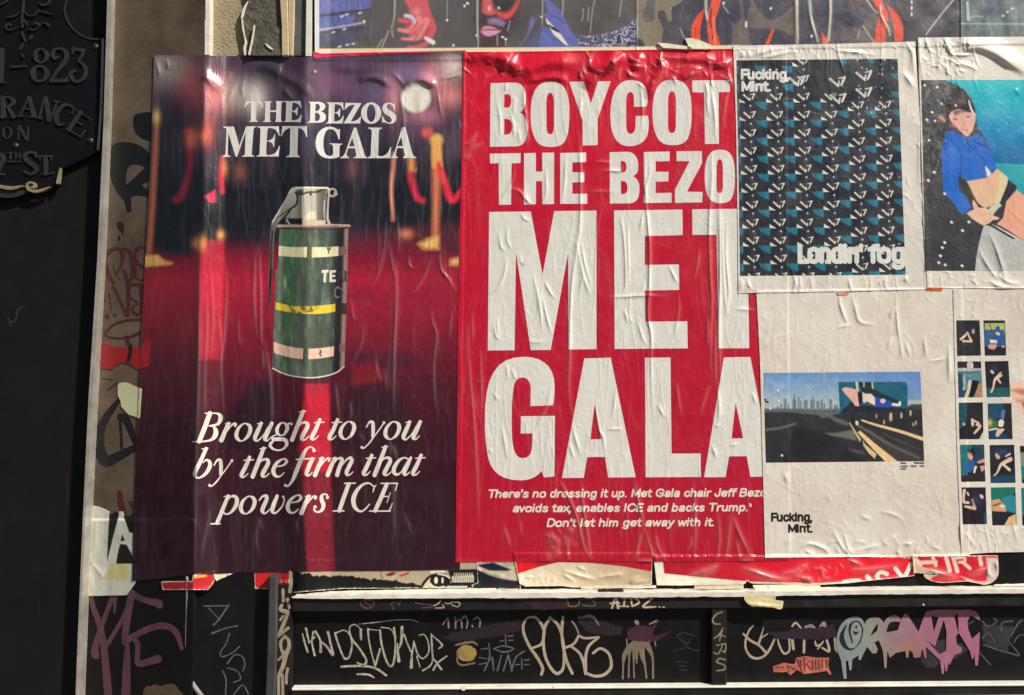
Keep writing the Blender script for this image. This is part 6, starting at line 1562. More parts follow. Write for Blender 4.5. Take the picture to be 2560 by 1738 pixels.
def art_portrait(w):
    c = Canvas(w, (66, 65, 68), G)
    n = vnoise(w.X, w.Y, 6, 9, 81, 3)
    dk = np.clip((480 - w.Y) / 60, 0, 1)
    c.mix(np.clip(n * 2, 0, 1) * .5 * (.25 + .75 * dk), (128, 126, 126)); c.mix(np.clip(-n * 2, 0, 1) * .5, (40, 40, 44))
    c.mix((1 - dk) * np.clip((w.Y - 430) / 120, 0, 1) * .75, (45, 45, 52))
    teal = path("M380 560 C440 585 520 600 580 650 C650 700 690 760 705 840 C730 920 745 1000 755 1080 C800 1160 880 1290 930 1390 L1000 1900 L2500 1900 L2500 540 L380 540 Z", Mm)
    f = np.clip(sdf(w, teal, 4) / 2 + .5, 0, 1)
    c.ramp([(200, (22, 186, 196)), (270, (16, 170, 192)), (330, (10, 136, 186)), (400, (8, 106, 160))], 'y', f)
    c.mix(f * np.clip((2480 - w.X) / 100, 0, 1) * np.clip((w.Y - 240) / 60, 0, 1) * .6, (10, 118, 196))
    c.poly(path("M905 140 C1000 130 1150 150 1400 130 L1400 560 C1200 500 1100 380 1040 290 C990 240 940 190 905 140 Z", Nn), (14, 160, 170), 4)
    c.line([stroke([905, 138, 1000, 134, 1227, 150, 1400, 140], Nn, 14)], (40, 190, 196), 4, .6)
    c.line([stroke([1170, 655, 1220, 680, 1240, 740], Mm, 14)], (16, 120, 140), 4, .6)
    # bun and hair
    c.poly(ell(345, 1000, 55, 50, Mm), (120, 92, 76), 5); c.line([stroke([330, 985, 30, 375, 1030, 26], Mm)], (206, 160, 130), 3)
    c.poly(path("M395 760 C430 700 500 680 570 700 C650 720 700 800 730 880 C740 930 735 960 725 980 L690 930 C620 930 560 920 520 900 C480 910 450 940 430 990 L390 1000 C380 900 385 820 395 760 Z", Mm), (42, 38, 40), 4)
    c.blob(*(np.array([575, 800]) * Mm[2] + np.array(Mm[:2])), 8, 10, (120, 108, 104), .7)
    c.poly(path("M428 975 C440 940 470 910 520 900 C580 890 640 935 690 930 L735 950 C740 1000 735 1060 725 1070 C710 1130 690 1190 645 1212 C610 1200 590 1180 560 1150 C520 1110 470 1060 450 1030 Z", Mm), (236, 176, 162), 3)
    c.poly(path("M470 910 L690 905 L688 940 C620 935 580 925 540 950 L500 985 Z", Mm), (60, 46, 46), 7, .8)
    c.line([stroke([660, 800, 14, 690, 900, 22, 728, 960, 18], Mm)], (246, 214, 204), 2)
    for l in ([485, 1010, 20, 525, 1018, 18], [640, 985, 18, 672, 982, 14]): c.line([stroke(l, Mm)], (92, 56, 54), 2.5, .85)
    c.line([stroke([590, 1000, 12, 605, 1080, 20, 585, 1090, 14], Mm)], (206, 138, 128), 3, .8); c.line([stroke([588, 1132, 16, 640, 1140, 18], Mm)], (206, 112, 112), 3, .85)
    c.blob(*(np.array([500, 1070]) * Mm[2] + np.array(Mm[:2])), 8, 8, (240, 150, 150), .6)
    # blue top
    top = pts([2364, 336, 2381, 325, 2400, 338, 2420, 346, 2446, 332, 2465, 358, 2480, 379, 2486, 398, 2489, 421, 2478.5, 435, 2465, 416, 2469.5, 444, 2417, 453.5, 2401, 435, 2395, 446, 2396.4, 471, 2431, 519, 2405.5, 537.5, 2385, 510, 2358.7, 480, 2356, 425, 2353, 381])
    c.poly(top, (18, 100, 196), 2.5)
    n2 = vnoise(w.X, w.Y, 20, 26, 83, 3)
    c.mix(np.clip(sdf(w, top, 4), 0, 1) * np.clip(n2, 0, 1) * .5, (12, 74, 160)); c.mix(np.clip(sdf(w, top, 4), 0, 1) * np.clip(-n2, 0, 1) * .4, (40, 130, 216))
    c.line([stroke([2400, 440, 2404, 400, 2398, 370], w=4)], (12, 66, 150), 4, .7); c.line([stroke([2434, 352, 2450, 362, 2466, 366], w=5)], (20, 50, 110), 3, .7); c.line([stroke([2416, 346, 2420, 362], w=3)], (14, 50, 120), 2, .8)
    c.poly(path("M510 290 L600 330 C640 400 660 500 700 545 C740 590 780 620 810 615 C850 600 880 570 890 560 L1050 300 L1150 370 L1140 410 L1040 520 L1000 720 L920 790 L850 780 L660 610 Z", Nn), (40, 39, 46), 2.5)
    c.poly(path("M600 322 L830 282 L880 240 L930 180 L1050 280 C1045 330 1040 380 1000 450 L950 560 L890 570 C860 600 840 610 800 612 C760 600 720 560 700 520 C660 450 640 380 600 322 Z", Nn), (224, 182, 148), 2.5)
    c.poly(path("M960 240 C1000 250 1040 270 1050 300 C1040 380 1000 450 960 560 L900 560 C930 470 960 380 960 240 Z", Nn), (222, 204, 160), 3)
    c.poly(path("M805 155 C830 170 860 220 870 245 L830 282 C815 240 800 190 805 155 Z", Nn), (236, 220, 216), 2)
    c.poly(path("M1150 415 L1227 480 L1400 560 L1400 1000 L1200 960 L1060 860 L930 790 L1000 720 L1035 540 Z", Nn), (238, 166, 138), 2.5)
    c.line([stroke([1040, 620, 1130, 710, 1227, 800], Nn, 12)], (206, 126, 104), 5, .7)
    c.poly(path("M600 672 C640 640 660 640 680 630 C660 580 660 540 670 525 C690 540 710 580 730 610 L800 612 C850 630 900 680 890 700 L955 720 L945 742 L880 745 C860 780 820 800 780 802 C720 780 650 730 600 672 Z", Nn), (236, 184, 156), 2.5)
    c.poly(path("M830 650 C850 600 900 560 940 545 L985 590 C950 610 920 640 890 690 Z", Nn), (196, 200, 176), 3)
    for l in ([700, 640, 740, 670], [740, 700, 800, 690], [800, 760, 850, 740]): c.line([stroke(l, Nn, 8)], (196, 132, 108), 3, .6)
    cl = path("M790 800 L960 832 L1140 940 L1227 968 L1400 975 L1400 1310 L690 1310 C700 1150 740 950 790 800 Z", Nn)
    c.poly(cl, (186, 186, 182), 2)
    c.mix(np.clip(sdf(w, cl, 4), 0, 1) * np.clip(vnoise(w.X, w.Y, 40, 30, 85, 2), 0, 1) * .35, (150, 150, 148))
    c.poly(path("M820 790 L870 790 L1150 950 L1100 955 Z", Nn), (30, 30, 34), 2); c.poly(path("M870 790 L960 830 L1140 930 L1180 955 L1140 950 Z", Nn), (220, 214, 214), 2)
    for x, y in ((355, 990), (328, 1045), (308, 1135), (290, 1210), (360, 1235), (545, 1245), (240, 220), (175, 310), (620, 765), (430, 768), (550, 858), (355, 455)): c.line([stroke([x, y, x + 8, y + 6], Nn, 24)], (238, 238, 232), 2)
    for x, y in ((145, 615), (290, 640), (340, 830), (505, 850), (170, 1015), (195, 1255), (230, 930), (265, 1030)): c.line([stroke([x, y, x + 6, y + 6], Mm, 22)], (236, 236, 230), 2)
    return c


decal("portrait_photo", gp, TOP[s_girl.name], M_PRINT, polys=pts([2302.6, 200.5, 2700, 199, 2700, 677, 2314, 677.5, 2308, 450]), canvas=art_portrait)
o = sheet("orange_scrap", path("M155 1485 L335 1485 L332 1522 L158 1520 Z", Nn), M_PRINT, 0.0008, None, (0.2, 10, 10, 90), None, (214, 92, 58), skirt=0.002, g=G)
tag(o, "small orange paper sliver below the portrait poster's lower left corner", "paper scrap")
o = sheet("orange_scrap", path("M870 1135 C930 1150 1030 1140 1085 1130 L1060 1180 C1000 1195 940 1195 890 1180 Z", L1), M_PRINT, 0.0008, None, (0.2, 10, 10, 91), None, (218, 138, 110), skirt=0.002, g=G)
tag(o, "faded orange paper sliver under the patterned poster's lower edge", "paper scrap")
# ------------------------------------------------------------ lettering of the red poster, traced outline by outline
A1, B1, C1, D1 = crop(1140, 120, 420 / 2324), crop(1500, 120, 420 / 2324), crop(1140, 360, 420 / 2324), crop(1500, 360, 420 / 2324)
GG, HH = crop(1140, 870, 420 / 2324), crop(1500, 870, 420 / 2324)
O_OUT = "M1300 470 C1440 470 1490 520 1530 610 C1560 700 1568 800 1568 920 C1568 1100 1550 1230 1500 1300 C1450 1365 1370 1370 1300 1370 C1200 1370 1130 1340 1085 1240 C1045 1150 1033 1050 1033 920 C1033 780 1045 680 1090 590 C1140 500 1200 470 1300 470 Z"
O_IN = "M1303 620 C1345 620 1355 700 1355 780 L1355 1060 C1355 1140 1345 1195 1303 1195 C1258 1195 1250 1140 1250 1060 L1250 780 C1250 700 1262 620 1303 620 Z"


def fit(polys, src, dst):
    """Move outlines from box src to box dst (x0, y0, x1, y1)."""
    a, b = np.array(src, float), np.array(dst, float)
    s = (b[2:] - b[:2]) / (a[2:] - a[:2])
    return [(p - a[:2]) * s + b[:2] for p in polys]


def tc(b, c): return (c[0] + b[0] * c[2], c[1] + b[1] * c[2], c[0] + b[2] * c[2], c[1] + b[3] * c[2])


O0 = path(O_OUT); I0 = path(O_IN)
ob, ib = (1033, 470, 1568, 1370), (1250, 620, 1355, 1195)
boycott = path("M478 487 L815 480 C920 480 968 570 968 700 C968 800 940 860 885 893 C955 930 990 1010 990 1130 C990 1280 930 1362 830 1362 L470 1368 Z M668 640 L725 640 C755 650 762 690 762 735 C762 790 750 822 718 825 L665 825 Z M668 982 L702 982 C755 985 775 1030 775 1090 C775 1160 755 1200 690 1200 L665 1203 Z", A1)
boycott += path(O_OUT + O_IN, A1) + path("M1565 468 L1768 465 L1866 770 L1965 463 L2140 460 L1960 985 L1958 1345 L1752 1350 L1750 1000 Z", A1)
boycott += path("M415 445 C560 445 650 500 658 680 C662 730 655 780 640 812 L470 815 L470 720 C470 650 455 610 420 610 C375 610 362 670 362 760 L362 1050 C362 1140 380 1190 420 1190 C470 1190 492 1130 492 1050 L492 942 L662 938 C680 1010 680 1090 660 1190 C630 1310 520 1360 395 1360 C250 1355 150 1250 142 950 C140 600 250 445 415 445 Z", B1)
boycott += fit(O0, ob, tc((727, 440, 1268, 1345), B1)) + fit(I0, ib, tc((940, 598, 1050, 1178), B1)) + path("M1275 450 L1798 445 L1798 608 L1640 612 L1645 1325 L1452 1330 L1440 618 L1280 612 Z", B1)
the = path("M470 135 L893 128 L893 265 L768 268 L762 840 L595 843 L590 268 L472 270 Z M942 128 L1105 125 L1105 385 L1195 382 L1192 122 L1357 120 L1355 832 L1195 835 L1192 515 L1107 515 L1105 835 L940 838 Z M1442 125 L1800 118 L1800 250 L1610 258 L1610 395 L1775 393 L1775 530 L1610 535 L1610 690 L1815 688 L1815 828 L1442 830 Z", C1)
bezo = path("M132 115 L370 108 C480 110 530 190 530 310 C530 390 505 425 455 445 C520 480 547 540 547 620 C547 750 500 818 420 822 L137 825 Z M285 235 L325 238 C360 250 368 280 368 320 C368 370 350 392 318 392 L290 395 Z M288 512 L325 515 C368 525 380 560 380 605 C380 660 365 690 325 692 L290 695 Z M605 112 L962 105 L962 238 L770 242 L770 385 L948 385 L945 518 L770 522 L770 680 L988 675 L990 812 L605 818 Z M1058 102 L1410 98 L1412 265 L1205 660 L1418 665 L1416 808 L1038 815 L1038 630 L1240 238 L1060 238 Z", D1)
bezo += fit(O0, ob, tc((1448, 80, 1866, 820), D1)) + fit(I0, ib, tc((1612, 210, 1700, 682), D1))
met = path("M1222.8 530 L1327 529 L1356.5 687 L1385.4 528 L1491 526.6 L1491 873 L1421 874 L1420.6 631 L1376.7 875 L1327 875.7 L1290 631 L1286.4 875.7 L1219.5 876.6 Z M1535.2 526.3 L1706 524 L1706.6 588 L1612 590.4 L1611.7 662.5 L1697.3 661.2 L1698 725 L1612 726.6 L1613.5 804.3 L1718.3 803.4 L1719.2 871.2 L1536.7 872.6 Z M1730.4 523.5 L1934 521 L1934 585 L1868 586 L1873.2 870.8 L1796.4 871.2 L1791.3 587.3 L1731.3 587.3 Z")
gala = path("M940 122 C1200 122 1365 260 1365 530 C1365 640 1355 740 1340 795 L1030 805 L1035 560 C1032 470 990 410 920 410 C830 410 800 480 790 600 C770 760 768 950 772 1150 C776 1400 820 1525 920 1525 C1010 1525 1060 1460 1055 1300 L1060 1182 L895 1185 L898 945 L1368 940 L1362 1780 L1215 1790 L1185 1700 C1110 1800 1000 1832 890 1832 C600 1830 450 1700 425 1400 C395 1200 392 1000 405 800 C430 330 600 122 940 122 Z", GG)
gala += path("M1775 145 L2140 135 L2484 1790 L2105 1793 L2060 1508 L1815 1510 L1768 1797 L1465 1800 Z M1918 770 L1858 1265 L2010 1262 Z", GG)
gala += path("M622 135 L975 132 L990 1462 L1392 1460 L1395 1785 L632 1790 Z M1715 130 L2080 125 L2400 1780 L2080 1783 L2030 1498 L1785 1500 L1738 1787 L1440 1790 Z M1876 755 L1820 1252 L1980 1250 Z", HH)
HR = TOP[s_red.name]
for wd in (boycott, the, bezo, met, gala):
    decal("headline_word", rp, HR, M_WHITE, polys=wd, off=0.00015)
for s, x0, x1, y0, y1, an in (("There's no dressing it up. Met Gala chair Jeff Bezo", 1219, 1912, 1223.5, 1245.5, -.0049), ("avoids tax, enables ICE and backs Trump.", 1281, 1866, 1259.5, 1281.5, -.0045), ("Don't let him get away with it.", 1366, 1782, 1296, 1318, -.0045)):
    decal("slogan_line", rp, HR, M_CREAM, strokes=skel(s, x0, x1, y0, y1, 0.20, 0.2, an), k=4, off=0.00018)
sp_ = [stroke([2045, 380, 2052, 410], crop(1550, 1200, 370 / 2324), 30)]
decal("paste_speck", rp, HR, M_CREAM, strokes=sp_, k=4, off=0.0002)

# ------------------------------------------------------------ serif lettering of the carpet poster
Pp, Qq = crop(540, 230, 260 / 2279), crop(780, 230, 280 / 2324)
w_the = path("M650 205 L1000 205 L1030 345 L1010 345 C985 280 950 245 890 240 L880 600 C882 630 900 635 915 640 L915 655 L715 655 L715 645 C750 640 762 630 765 600 L770 240 C710 245 670 280 635 340 L615 340 Z "
             "M1045 205 L1215 205 L1215 218 C1195 222 1190 235 1188 260 L1183 405 L1320 405 L1325 260 C1325 235 1320 222 1305 218 L1310 203 L1488 200 L1488 215 C1445 220 1440 230 1438 260 L1420 600 C1420 635 1440 640 1465 645 L1465 658 L1295 658 L1297 645 C1310 640 1315 630 1316 600 L1320 440 L1183 440 L1180 600 C1182 630 1195 640 1205 645 L1205 658 L1025 658 L1025 645 C1060 640 1070 630 1072 600 L1085 260 C1085 230 1060 222 1045 218 Z "
             "M1496 200 L1850 200 L1875 355 L1860 358 C1830 280 1780 240 1700 238 C1680 240 1675 250 1674 270 L1665 415 C1710 415 1750 400 1775 335 L1795 335 L1785 515 L1765 515 C1750 450 1710 435 1663 435 L1658 590 C1658 615 1670 625 1700 625 C1780 620 1830 580 1858 500 L1878 500 L1858 662 L1490 658 L1492 645 C1520 640 1528 630 1530 600 L1540 260 C1540 230 1520 222 1496 215 Z", Pp)
w_bez = path("M-70 205 L120 205 C220 210 275 240 275 300 C275 350 240 390 180 405 C260 425 290 470 290 520 C290 600 220 640 120 640 L-95 640 L-95 628 C-55 622 -45 610 -42 580 L-30 265 C-30 230 -45 222 -70 218 Z M78 245 L68 400 C130 400 165 370 165 320 C165 270 140 245 100 242 Z M65 430 L62 585 C62 600 75 605 90 605 C140 605 165 570 165 515 C165 460 130 432 65 430 Z "
             "M310 218 L645 218 L655 370 L638 370 C615 290 570 255 490 255 C475 258 472 265 472 285 L465 425 C520 425 550 400 565 345 L588 345 L580 520 L560 520 C545 460 515 440 462 440 L460 590 C460 605 470 610 490 610 C570 605 610 570 640 495 L655 495 L640 655 L295 655 L297 640 C325 635 335 625 338 600 L350 270 C350 240 335 232 310 230 Z "
             "M700 225 L1020 232 L1020 245 L805 612 C900 612 960 580 1000 510 L1018 512 L995 655 L665 652 L665 640 L890 265 C790 265 730 300 690 370 L672 368 Z "
             "M1700 240 L1718 240 L1722 385 L1708 385 C1690 300 1650 255 1600 255 C1565 255 1550 275 1550 300 C1550 345 1600 370 1650 400 C1720 440 1748 480 1748 545 C1748 620 1690 660 1620 660 C1570 660 1520 640 1495 620 L1470 640 L1455 640 L1455 495 L1472 495 C1490 580 1540 635 1600 635 C1635 635 1655 615 1655 585 C1655 545 1620 520 1570 490 C1500 450 1460 410 1460 340 C1460 270 1510 220 1590 220 C1630 220 1665 235 1685 258 Z", Qq)
w_bez += ell(1228, 440, 208, 222, Qq, 40) + ell(1228, 440, 90, 184, Qq, 36)
w_met = path("M155 760 L390 760 L515 1180 L660 755 L885 755 L885 770 C840 775 825 790 822 830 L785 1340 C785 1385 810 1395 840 1405 L840 1420 L570 1420 L572 1405 C615 1395 630 1385 633 1340 L650 870 L465 1420 L430 1420 L270 900 L258 1340 C260 1390 290 1400 320 1410 L320 1425 L140 1425 L140 1412 C185 1400 205 1385 210 1340 L232 830 C230 790 200 775 155 772 Z "
             "M905 755 L1375 755 L1392 960 L1378 962 C1350 850 1290 800 1190 790 C1145 790 1130 800 1128 840 L1112 1070 C1200 1065 1250 1040 1280 930 L1298 930 L1275 1200 L1255 1205 C1245 1110 1200 1088 1110 1085 L1098 1330 C1098 1375 1120 1385 1170 1385 C1290 1375 1350 1300 1380 1185 L1400 1185 L1370 1415 L890 1415 L892 1400 C935 1392 952 1380 955 1340 L975 840 C975 790 950 778 905 770 Z "
             "M1455 748 L1985 750 L2000 990 L1980 990 C1950 860 1890 800 1800 790 L1785 1330 C1785 1390 1810 1400 1840 1415 L1840 1432 L1540 1430 L1540 1415 C1590 1405 1615 1390 1618 1330 L1632 790 C1540 800 1480 860 1440 965 L1418 968 Z", Pp)
w_gal = path("M560 770 L580 770 L575 985 L550 985 C520 850 470 775 380 768 C290 765 240 880 235 1060 C235 1240 280 1330 365 1332 C420 1330 440 1300 438 1250 L435 1150 C435 1100 410 1085 370 1080 L370 1065 L632 1075 L632 1088 C590 1095 572 1105 572 1150 L565 1345 C510 1375 440 1385 360 1382 C180 1375 72 1260 72 1060 C75 860 190 722 370 722 C440 725 500 745 535 785 Z "
             "M870 740 L920 740 L1090 1290 C1105 1340 1125 1350 1142 1355 L1142 1375 L858 1375 L858 1360 C910 1345 925 1330 915 1290 L895 1170 L750 1170 L720 1280 C715 1330 740 1345 770 1355 L770 1375 L585 1375 L585 1360 C640 1345 665 1320 690 1260 Z M835 955 L765 1130 L885 1130 Z "
             "M1165 740 L1452 740 L1452 758 C1410 765 1390 780 1388 830 L1368 1290 C1370 1330 1385 1338 1430 1338 C1530 1330 1590 1260 1625 1145 L1645 1145 L1625 1375 L1152 1375 L1152 1358 C1195 1350 1215 1330 1220 1280 L1240 830 C1240 780 1215 765 1165 758 Z "
             "M1870 730 L1935 730 L2085 1280 C2100 1325 2130 1345 2165 1358 L2165 1375 L1885 1372 L1885 1358 C1925 1340 1930 1320 1922 1280 L1895 1165 L1770 1165 L1735 1280 C1730 1330 1750 1345 1785 1358 L1785 1372 L1640 1372 L1640 1358 C1675 1340 1690 1310 1715 1250 Z M1855 920 L1765 1125 L1885 1128 Z", Qq)
HB = TOP[s_bezos.name]
for wd in (w_the, w_bez, w_met, w_gal):
    decal("headline_word", bp, HB, M_WHITE, polys=wd, off=0.00018, k=4)

# italic lines: pen strokes (x, y, width) in the pixels of four crops that share one scale
R_, T_, U_, V_ = crop(460, 1010, 320 / 2324), crop(760, 1010, 320 / 2324), crop(460, 1130, 320 / 2324), crop(760, 1130, 320 / 2324)
g_B = [[470, 172, 84, 372, 440, 88, 278, 676, 84], [385, 170, 22, 560, 168, 24], [162, 686, 22, 340, 684, 28], [500, 170, 22, 600, 172, 32, 662, 220, 74, 660, 290, 78, 606, 370, 48, 450, 398, 20], [450, 400, 20, 535, 412, 40, 578, 500, 84, 558, 590, 82, 478, 658, 44, 330, 684, 24]]
g_r = [[806, 362, 70, 745, 500, 76, 678, 662, 80], [750, 362, 16, 840, 348, 24], [770, 510, 22, 850, 405, 28, 905, 360, 40, 940, 372, 46, 928, 402, 40]]
g_o = [[1120, 352, 22, 1186, 395, 62, 1202, 480, 72, 1150, 600, 56, 1050, 674, 22, 978, 640, 60, 950, 560, 72, 985, 450, 56, 1060, 372, 30, 1120, 352, 22]]
g_u = [[1400, 352, 60, 1345, 480, 74, 1292, 600, 76, 1292, 656, 46, 1340, 668, 30, 1440, 570, 20, 1520, 430, 20], [1330, 360, 16, 1424, 350, 22], [1592, 350, 64, 1530, 490, 76, 1472, 620, 76, 1480, 660, 42, 1520, 664, 26, 1580, 602, 16]]
g_g = [[1800, 338, 22, 1862, 380, 56, 1872, 460, 66, 1820, 552, 36, 1765, 572, 22, 1702, 540, 54, 1690, 455, 64, 1740, 365, 38, 1800, 338, 22], [1872, 400, 22, 1910, 352, 28, 1946, 364, 50], [1672, 556, 20, 1606, 600, 32, 1622, 640, 58, 1740, 638, 70, 1844, 660, 66, 1862, 740, 60, 1800, 818, 36, 1690, 842, 28, 1596, 800, 46, 1566, 740, 60, 1612, 680, 36, 1660, 655, 30]]
g_h = [[2160, 140, 66, 2060, 400, 76, 1962, 652, 78], [2090, 147, 16, 2204, 130, 24], [2034, 470, 20, 2130, 355, 34, 2222, 342, 54, 2245, 400, 70, 2190, 510, 74, 2142, 606, 74, 2150, 650, 44, 2200, 648, 26, 2265, 590, 16]]
g_t = [[288, 288, 62, 210, 470, 74, 142, 600, 72, 152, 642, 46, 200, 638, 28, 262, 580, 16], [190, 342, 22, 360, 332, 22]]
g_y = [[1132, 424, 22, 1185, 335, 34, 1245, 336, 60, 1256, 450, 66, 1250, 590, 56], [1430, 376, 24, 1350, 490, 22, 1268, 596, 24, 1180, 716, 28, 1090, 800, 24, 1048, 788, 50], [1452, 340, 50, 1450, 344, 50]]
g_b = [[402, 812, 64, 300, 1040, 74, 206, 1230, 74, 205, 1310, 52, 270, 1344, 30, 390, 1270, 58, 468, 1140, 74, 464, 1055, 62, 410, 1015, 34, 345, 1066, 20], [325, 818, 16, 434, 804, 24]]
g_e = [[1700, 1136, 20, 1810, 1110, 36, 1862, 1050, 56, 1840, 1004, 36, 1780, 1006, 32, 1680, 1080, 58, 1622, 1200, 74, 1645, 1288, 64, 1700, 1322, 36, 1766, 1300, 24, 1815, 1250, 20]]
g_f = [[186, 845, 58, 180, 848, 58], [180, 830, 30, 150, 792, 28, 95, 786, 28, 30, 840, 54, -30, 960, 74, -110, 1150, 78, -180, 1330, 66, -235, 1432, 40, -292, 1494, 26, -336, 1478, 50], [-140, 1010, 24, 190, 986, 26]]
g_i = [[152, 1000, 70, 92, 1130, 76, 46, 1250, 74, 58, 1296, 48, 110, 1288, 26, 150, 1240, 16]]
g_m = [[560, 990, 60, 490, 1140, 74, 430, 1292, 74], [510, 988, 16, 590, 974, 22], [505, 1140, 20, 590, 1015, 28, 664, 984, 48, 690, 1030, 68, 640, 1160, 72, 600, 1292, 74], [670, 1140, 20, 770, 1015, 28, 846, 980, 54, 866, 1040, 70, 810, 1150, 72, 772, 1244, 70, 790, 1292, 42, 840, 1280, 24, 890, 1232, 16]]
g_a = [[1940, 978, 50, 1880, 1100, 74, 1822, 1236, 72, 1832, 1288, 46, 1880, 1274, 26, 1920, 1234, 16], [1884, 1000, 28, 1820, 976, 28, 1720, 1030, 54, 1642, 1150, 74, 1634, 1240, 70, 1690, 1284, 44, 1770, 1230, 28, 1862, 1070, 20]]
g_p = [[800, 802, 62, 700, 1050, 72, 604, 1290, 70], [725, 810, 16, 834, 794, 22], [490, 1306, 24, 656, 1303, 24], [765, 905, 20, 850, 812, 34, 930, 812, 60, 962, 880, 74, 930, 1000, 70, 840, 1106, 40, 760, 1128, 28, 706, 1090, 42]]
g_w = [[1368, 880, 24, 1420, 812, 34, 1488, 800, 62, 1500, 862, 68, 1425, 1040, 74, 1440, 1106, 46, 1490, 1108, 28, 1570, 1030, 20], [1690, 800, 58, 1640, 930, 74, 1604, 1044, 74, 1622, 1106, 46, 1680, 1098, 28, 1780, 990, 26, 1820, 870, 26, 1802, 812, 44]]
g_s = [[428, 826, 54, 424, 830, 54], [430, 812, 30, 416, 780, 30, 370, 766, 28, 322, 800, 54, 320, 870, 74, 352, 960, 74, 330, 1048, 60, 260, 1092, 34, 196, 1070, 34, 182, 1030, 30], [200, 996, 56, 204, 998, 56]]
g_I = [[812, 585, 72, 726, 820, 76, 642, 1066, 74], [735, 571, 24, 932, 568, 24], [530, 1072, 24, 726, 1070, 24]]
g_C = [[1250, 730, 18, 1276, 640, 26], [1275, 640, 24, 1310, 600, 16], [1280, 640, 24, 1180, 568, 28, 1060, 600, 44, 950, 720, 70, 896, 870, 84, 928, 1008, 68, 1020, 1080, 38, 1110, 1040, 28, 1190, 948, 20]]
g_E = [[1502, 588, 70, 1400, 830, 76, 1294, 1066, 74], [1400, 572, 24, 1700, 570, 24], [1694, 576, 22, 1660, 704, 16], [1420, 810, 20, 1540, 808, 22], [1568, 740, 14, 1506, 920, 14], [1190, 1075, 22, 1566, 1074, 26], [1550, 1070, 30, 1608, 930, 16]]


def put(g, c, dx=0, dy=0):
    out = []
    for s in g:
        a = np.array(s, float).reshape(-1, 3) + np.array([dx, dy, 0])
        out.append(stroke(a.ravel(), c))
    return out


i_words = [put(g_B, R_) + put(g_r, R_) + put(g_o, R_) + put(g_u, R_) + put(g_g, R_) + put(g_h, R_) + put(g_t, T_),
           put(g_t, T_, 322, -2) + put(g_o, T_, -290, -34), put(g_y, T_) + put(g_o, T_, 526, -32) + put(g_u, T_, 518, -25),
           put(g_b, R_) + put(g_y, R_, -584, 690), put(g_t, R_, 902, 682) + put(g_h, R_, -715, 668) + put(g_e, R_),
           put(g_f, T_) + put(g_i, T_) + put(g_r, T_, -478, 630) + put(g_m, T_), put(g_t, T_, 942, 646) + put(g_h, T_, -680, 640) + put(g_a, T_) + put(g_t, T_, 1838, 644),
           put(g_p, U_) + put(g_o, U_, 80, 450) + put(g_w, U_) + put(g_e, U_, 260, -214) + put(g_r, V_, -725, 448) + put(g_s, V_), put(g_I, V_) + put(g_C, V_) + put(g_E, V_)]
for wd in i_words:
    decal("tagline_word", bp, HB, M_CREAM, strokes=wd, off=0.00018, k=4)
decal("can_lettering", bp, HB, M_CREAM, polys=path("M960 1318 L1060 1312 L1058 1352 L1028 1354 L1022 1495 L985 1497 L990 1356 L958 1358 Z M1078 1318 L1168 1318 L1166 1352 L1112 1354 L1110 1388 L1158 1388 L1156 1418 L1110 1420 L1110 1455 L1166 1455 L1164 1492 L1072 1494 Z", G1), off=0.0003, k=4)
dim = mat("dim_print", (0.055, 0.048, 0.05), 0.32)
decal("can_lettering", bp, HB, dim, strokes=[stroke([1200, 1480, 1240, 1330, 1275, 1480], G1, 18, False), stroke([1215, 1430, 1262, 1430], G1, 16), stroke([1300, 1480, 1300, 1330, 1330, 1350, 1325, 1400, 1302, 1410, 1335, 1480], G1, 16, False)], off=0.0003, k=4)
decal("can_lettering", bp, HB, mat("grey_print", (0.22, 0.2, 0.19), 0.32), strokes=[stroke([1140, 225, 1110, 205, 1080, 240, 1072, 290, 1090, 345, 1125, 340], G2, 20), stroke([1205, 225, 1185, 215, 1170, 240, 1200, 280, 1200, 320, 1170, 330], G2, 14)], off=0.0003, k=4)
# ------------------------------------------------------------ graffiti on the pier, the black wall and the shopfront base
def paint(n, c, r=0.5, var=(60, 0.6, 1.15)): return mat(n, c, r, var=var)


M_GBLK = paint("marker_black", (0.012, 0.013, 0.016)); M_GMAR = paint("marker_maroon", (0.13, 0.022, 0.03)); M_GPINK = paint("spray_pink", (0.19, 0.07, 0.095), var=(14, 0.55, 1.25)); M_GTAN = paint("paint_tan", (0.40, 0.32, 0.22))
M_GWHT = paint("marker_white", (0.52, 0.47, 0.36), var=(120, 0.35, 1.2)); M_GGRY = paint("marker_grey", (0.15, 0.145, 0.14), var=(120, 0.4, 1.2)); M_GBEI = paint("marker_beige", (0.47, 0.38, 0.28), var=(40, 0.75, 1.1)); M_GOLD = paint("marker_gold", (0.18, 0.125, 0.06))
M_GLIL = paint("marker_lilac", (0.33, 0.23, 0.25)); M_GPUR = paint("spray_purple", (0.020, 0.010, 0.016), var=(8, 0.7, 1.3)); M_GRED = paint("paint_salmon", (0.55, 0.15, 0.10)); M_GDRED = paint("marker_dark_red", (0.16, 0.02, 0.02)); M_GYEL = paint("spray_yellow", (0.40, 0.27, 0.08), var=(30, 0.5, 1.2)); M_FAINT = paint("scratched_line", (0.05, 0.048, 0.046), var=(150, 0.3, 1.3))
PC1, PC2, PC3 = crop(240, 240, 160 / 631), crop(230, 600, 150 / 740), crop(200, 900, 180 / 710)
nb_ = lambda l, c, w: [stroke(l, c, w)]
decal("spray_tag", pier, HP, M_GBLK, polys=path("M180 470 C260 440 400 450 480 520 C540 560 560 640 545 720 L540 830 L450 880 C480 910 520 930 550 960 L540 1020 C480 980 400 970 345 1000 L350 1130 C340 1160 310 1160 300 1130 L280 1040 C200 960 140 850 120 700 C110 600 130 520 180 470 Z M330 690 C290 750 295 820 298 880 L478 712 C450 680 380 665 330 690 Z", PC1), k=1)
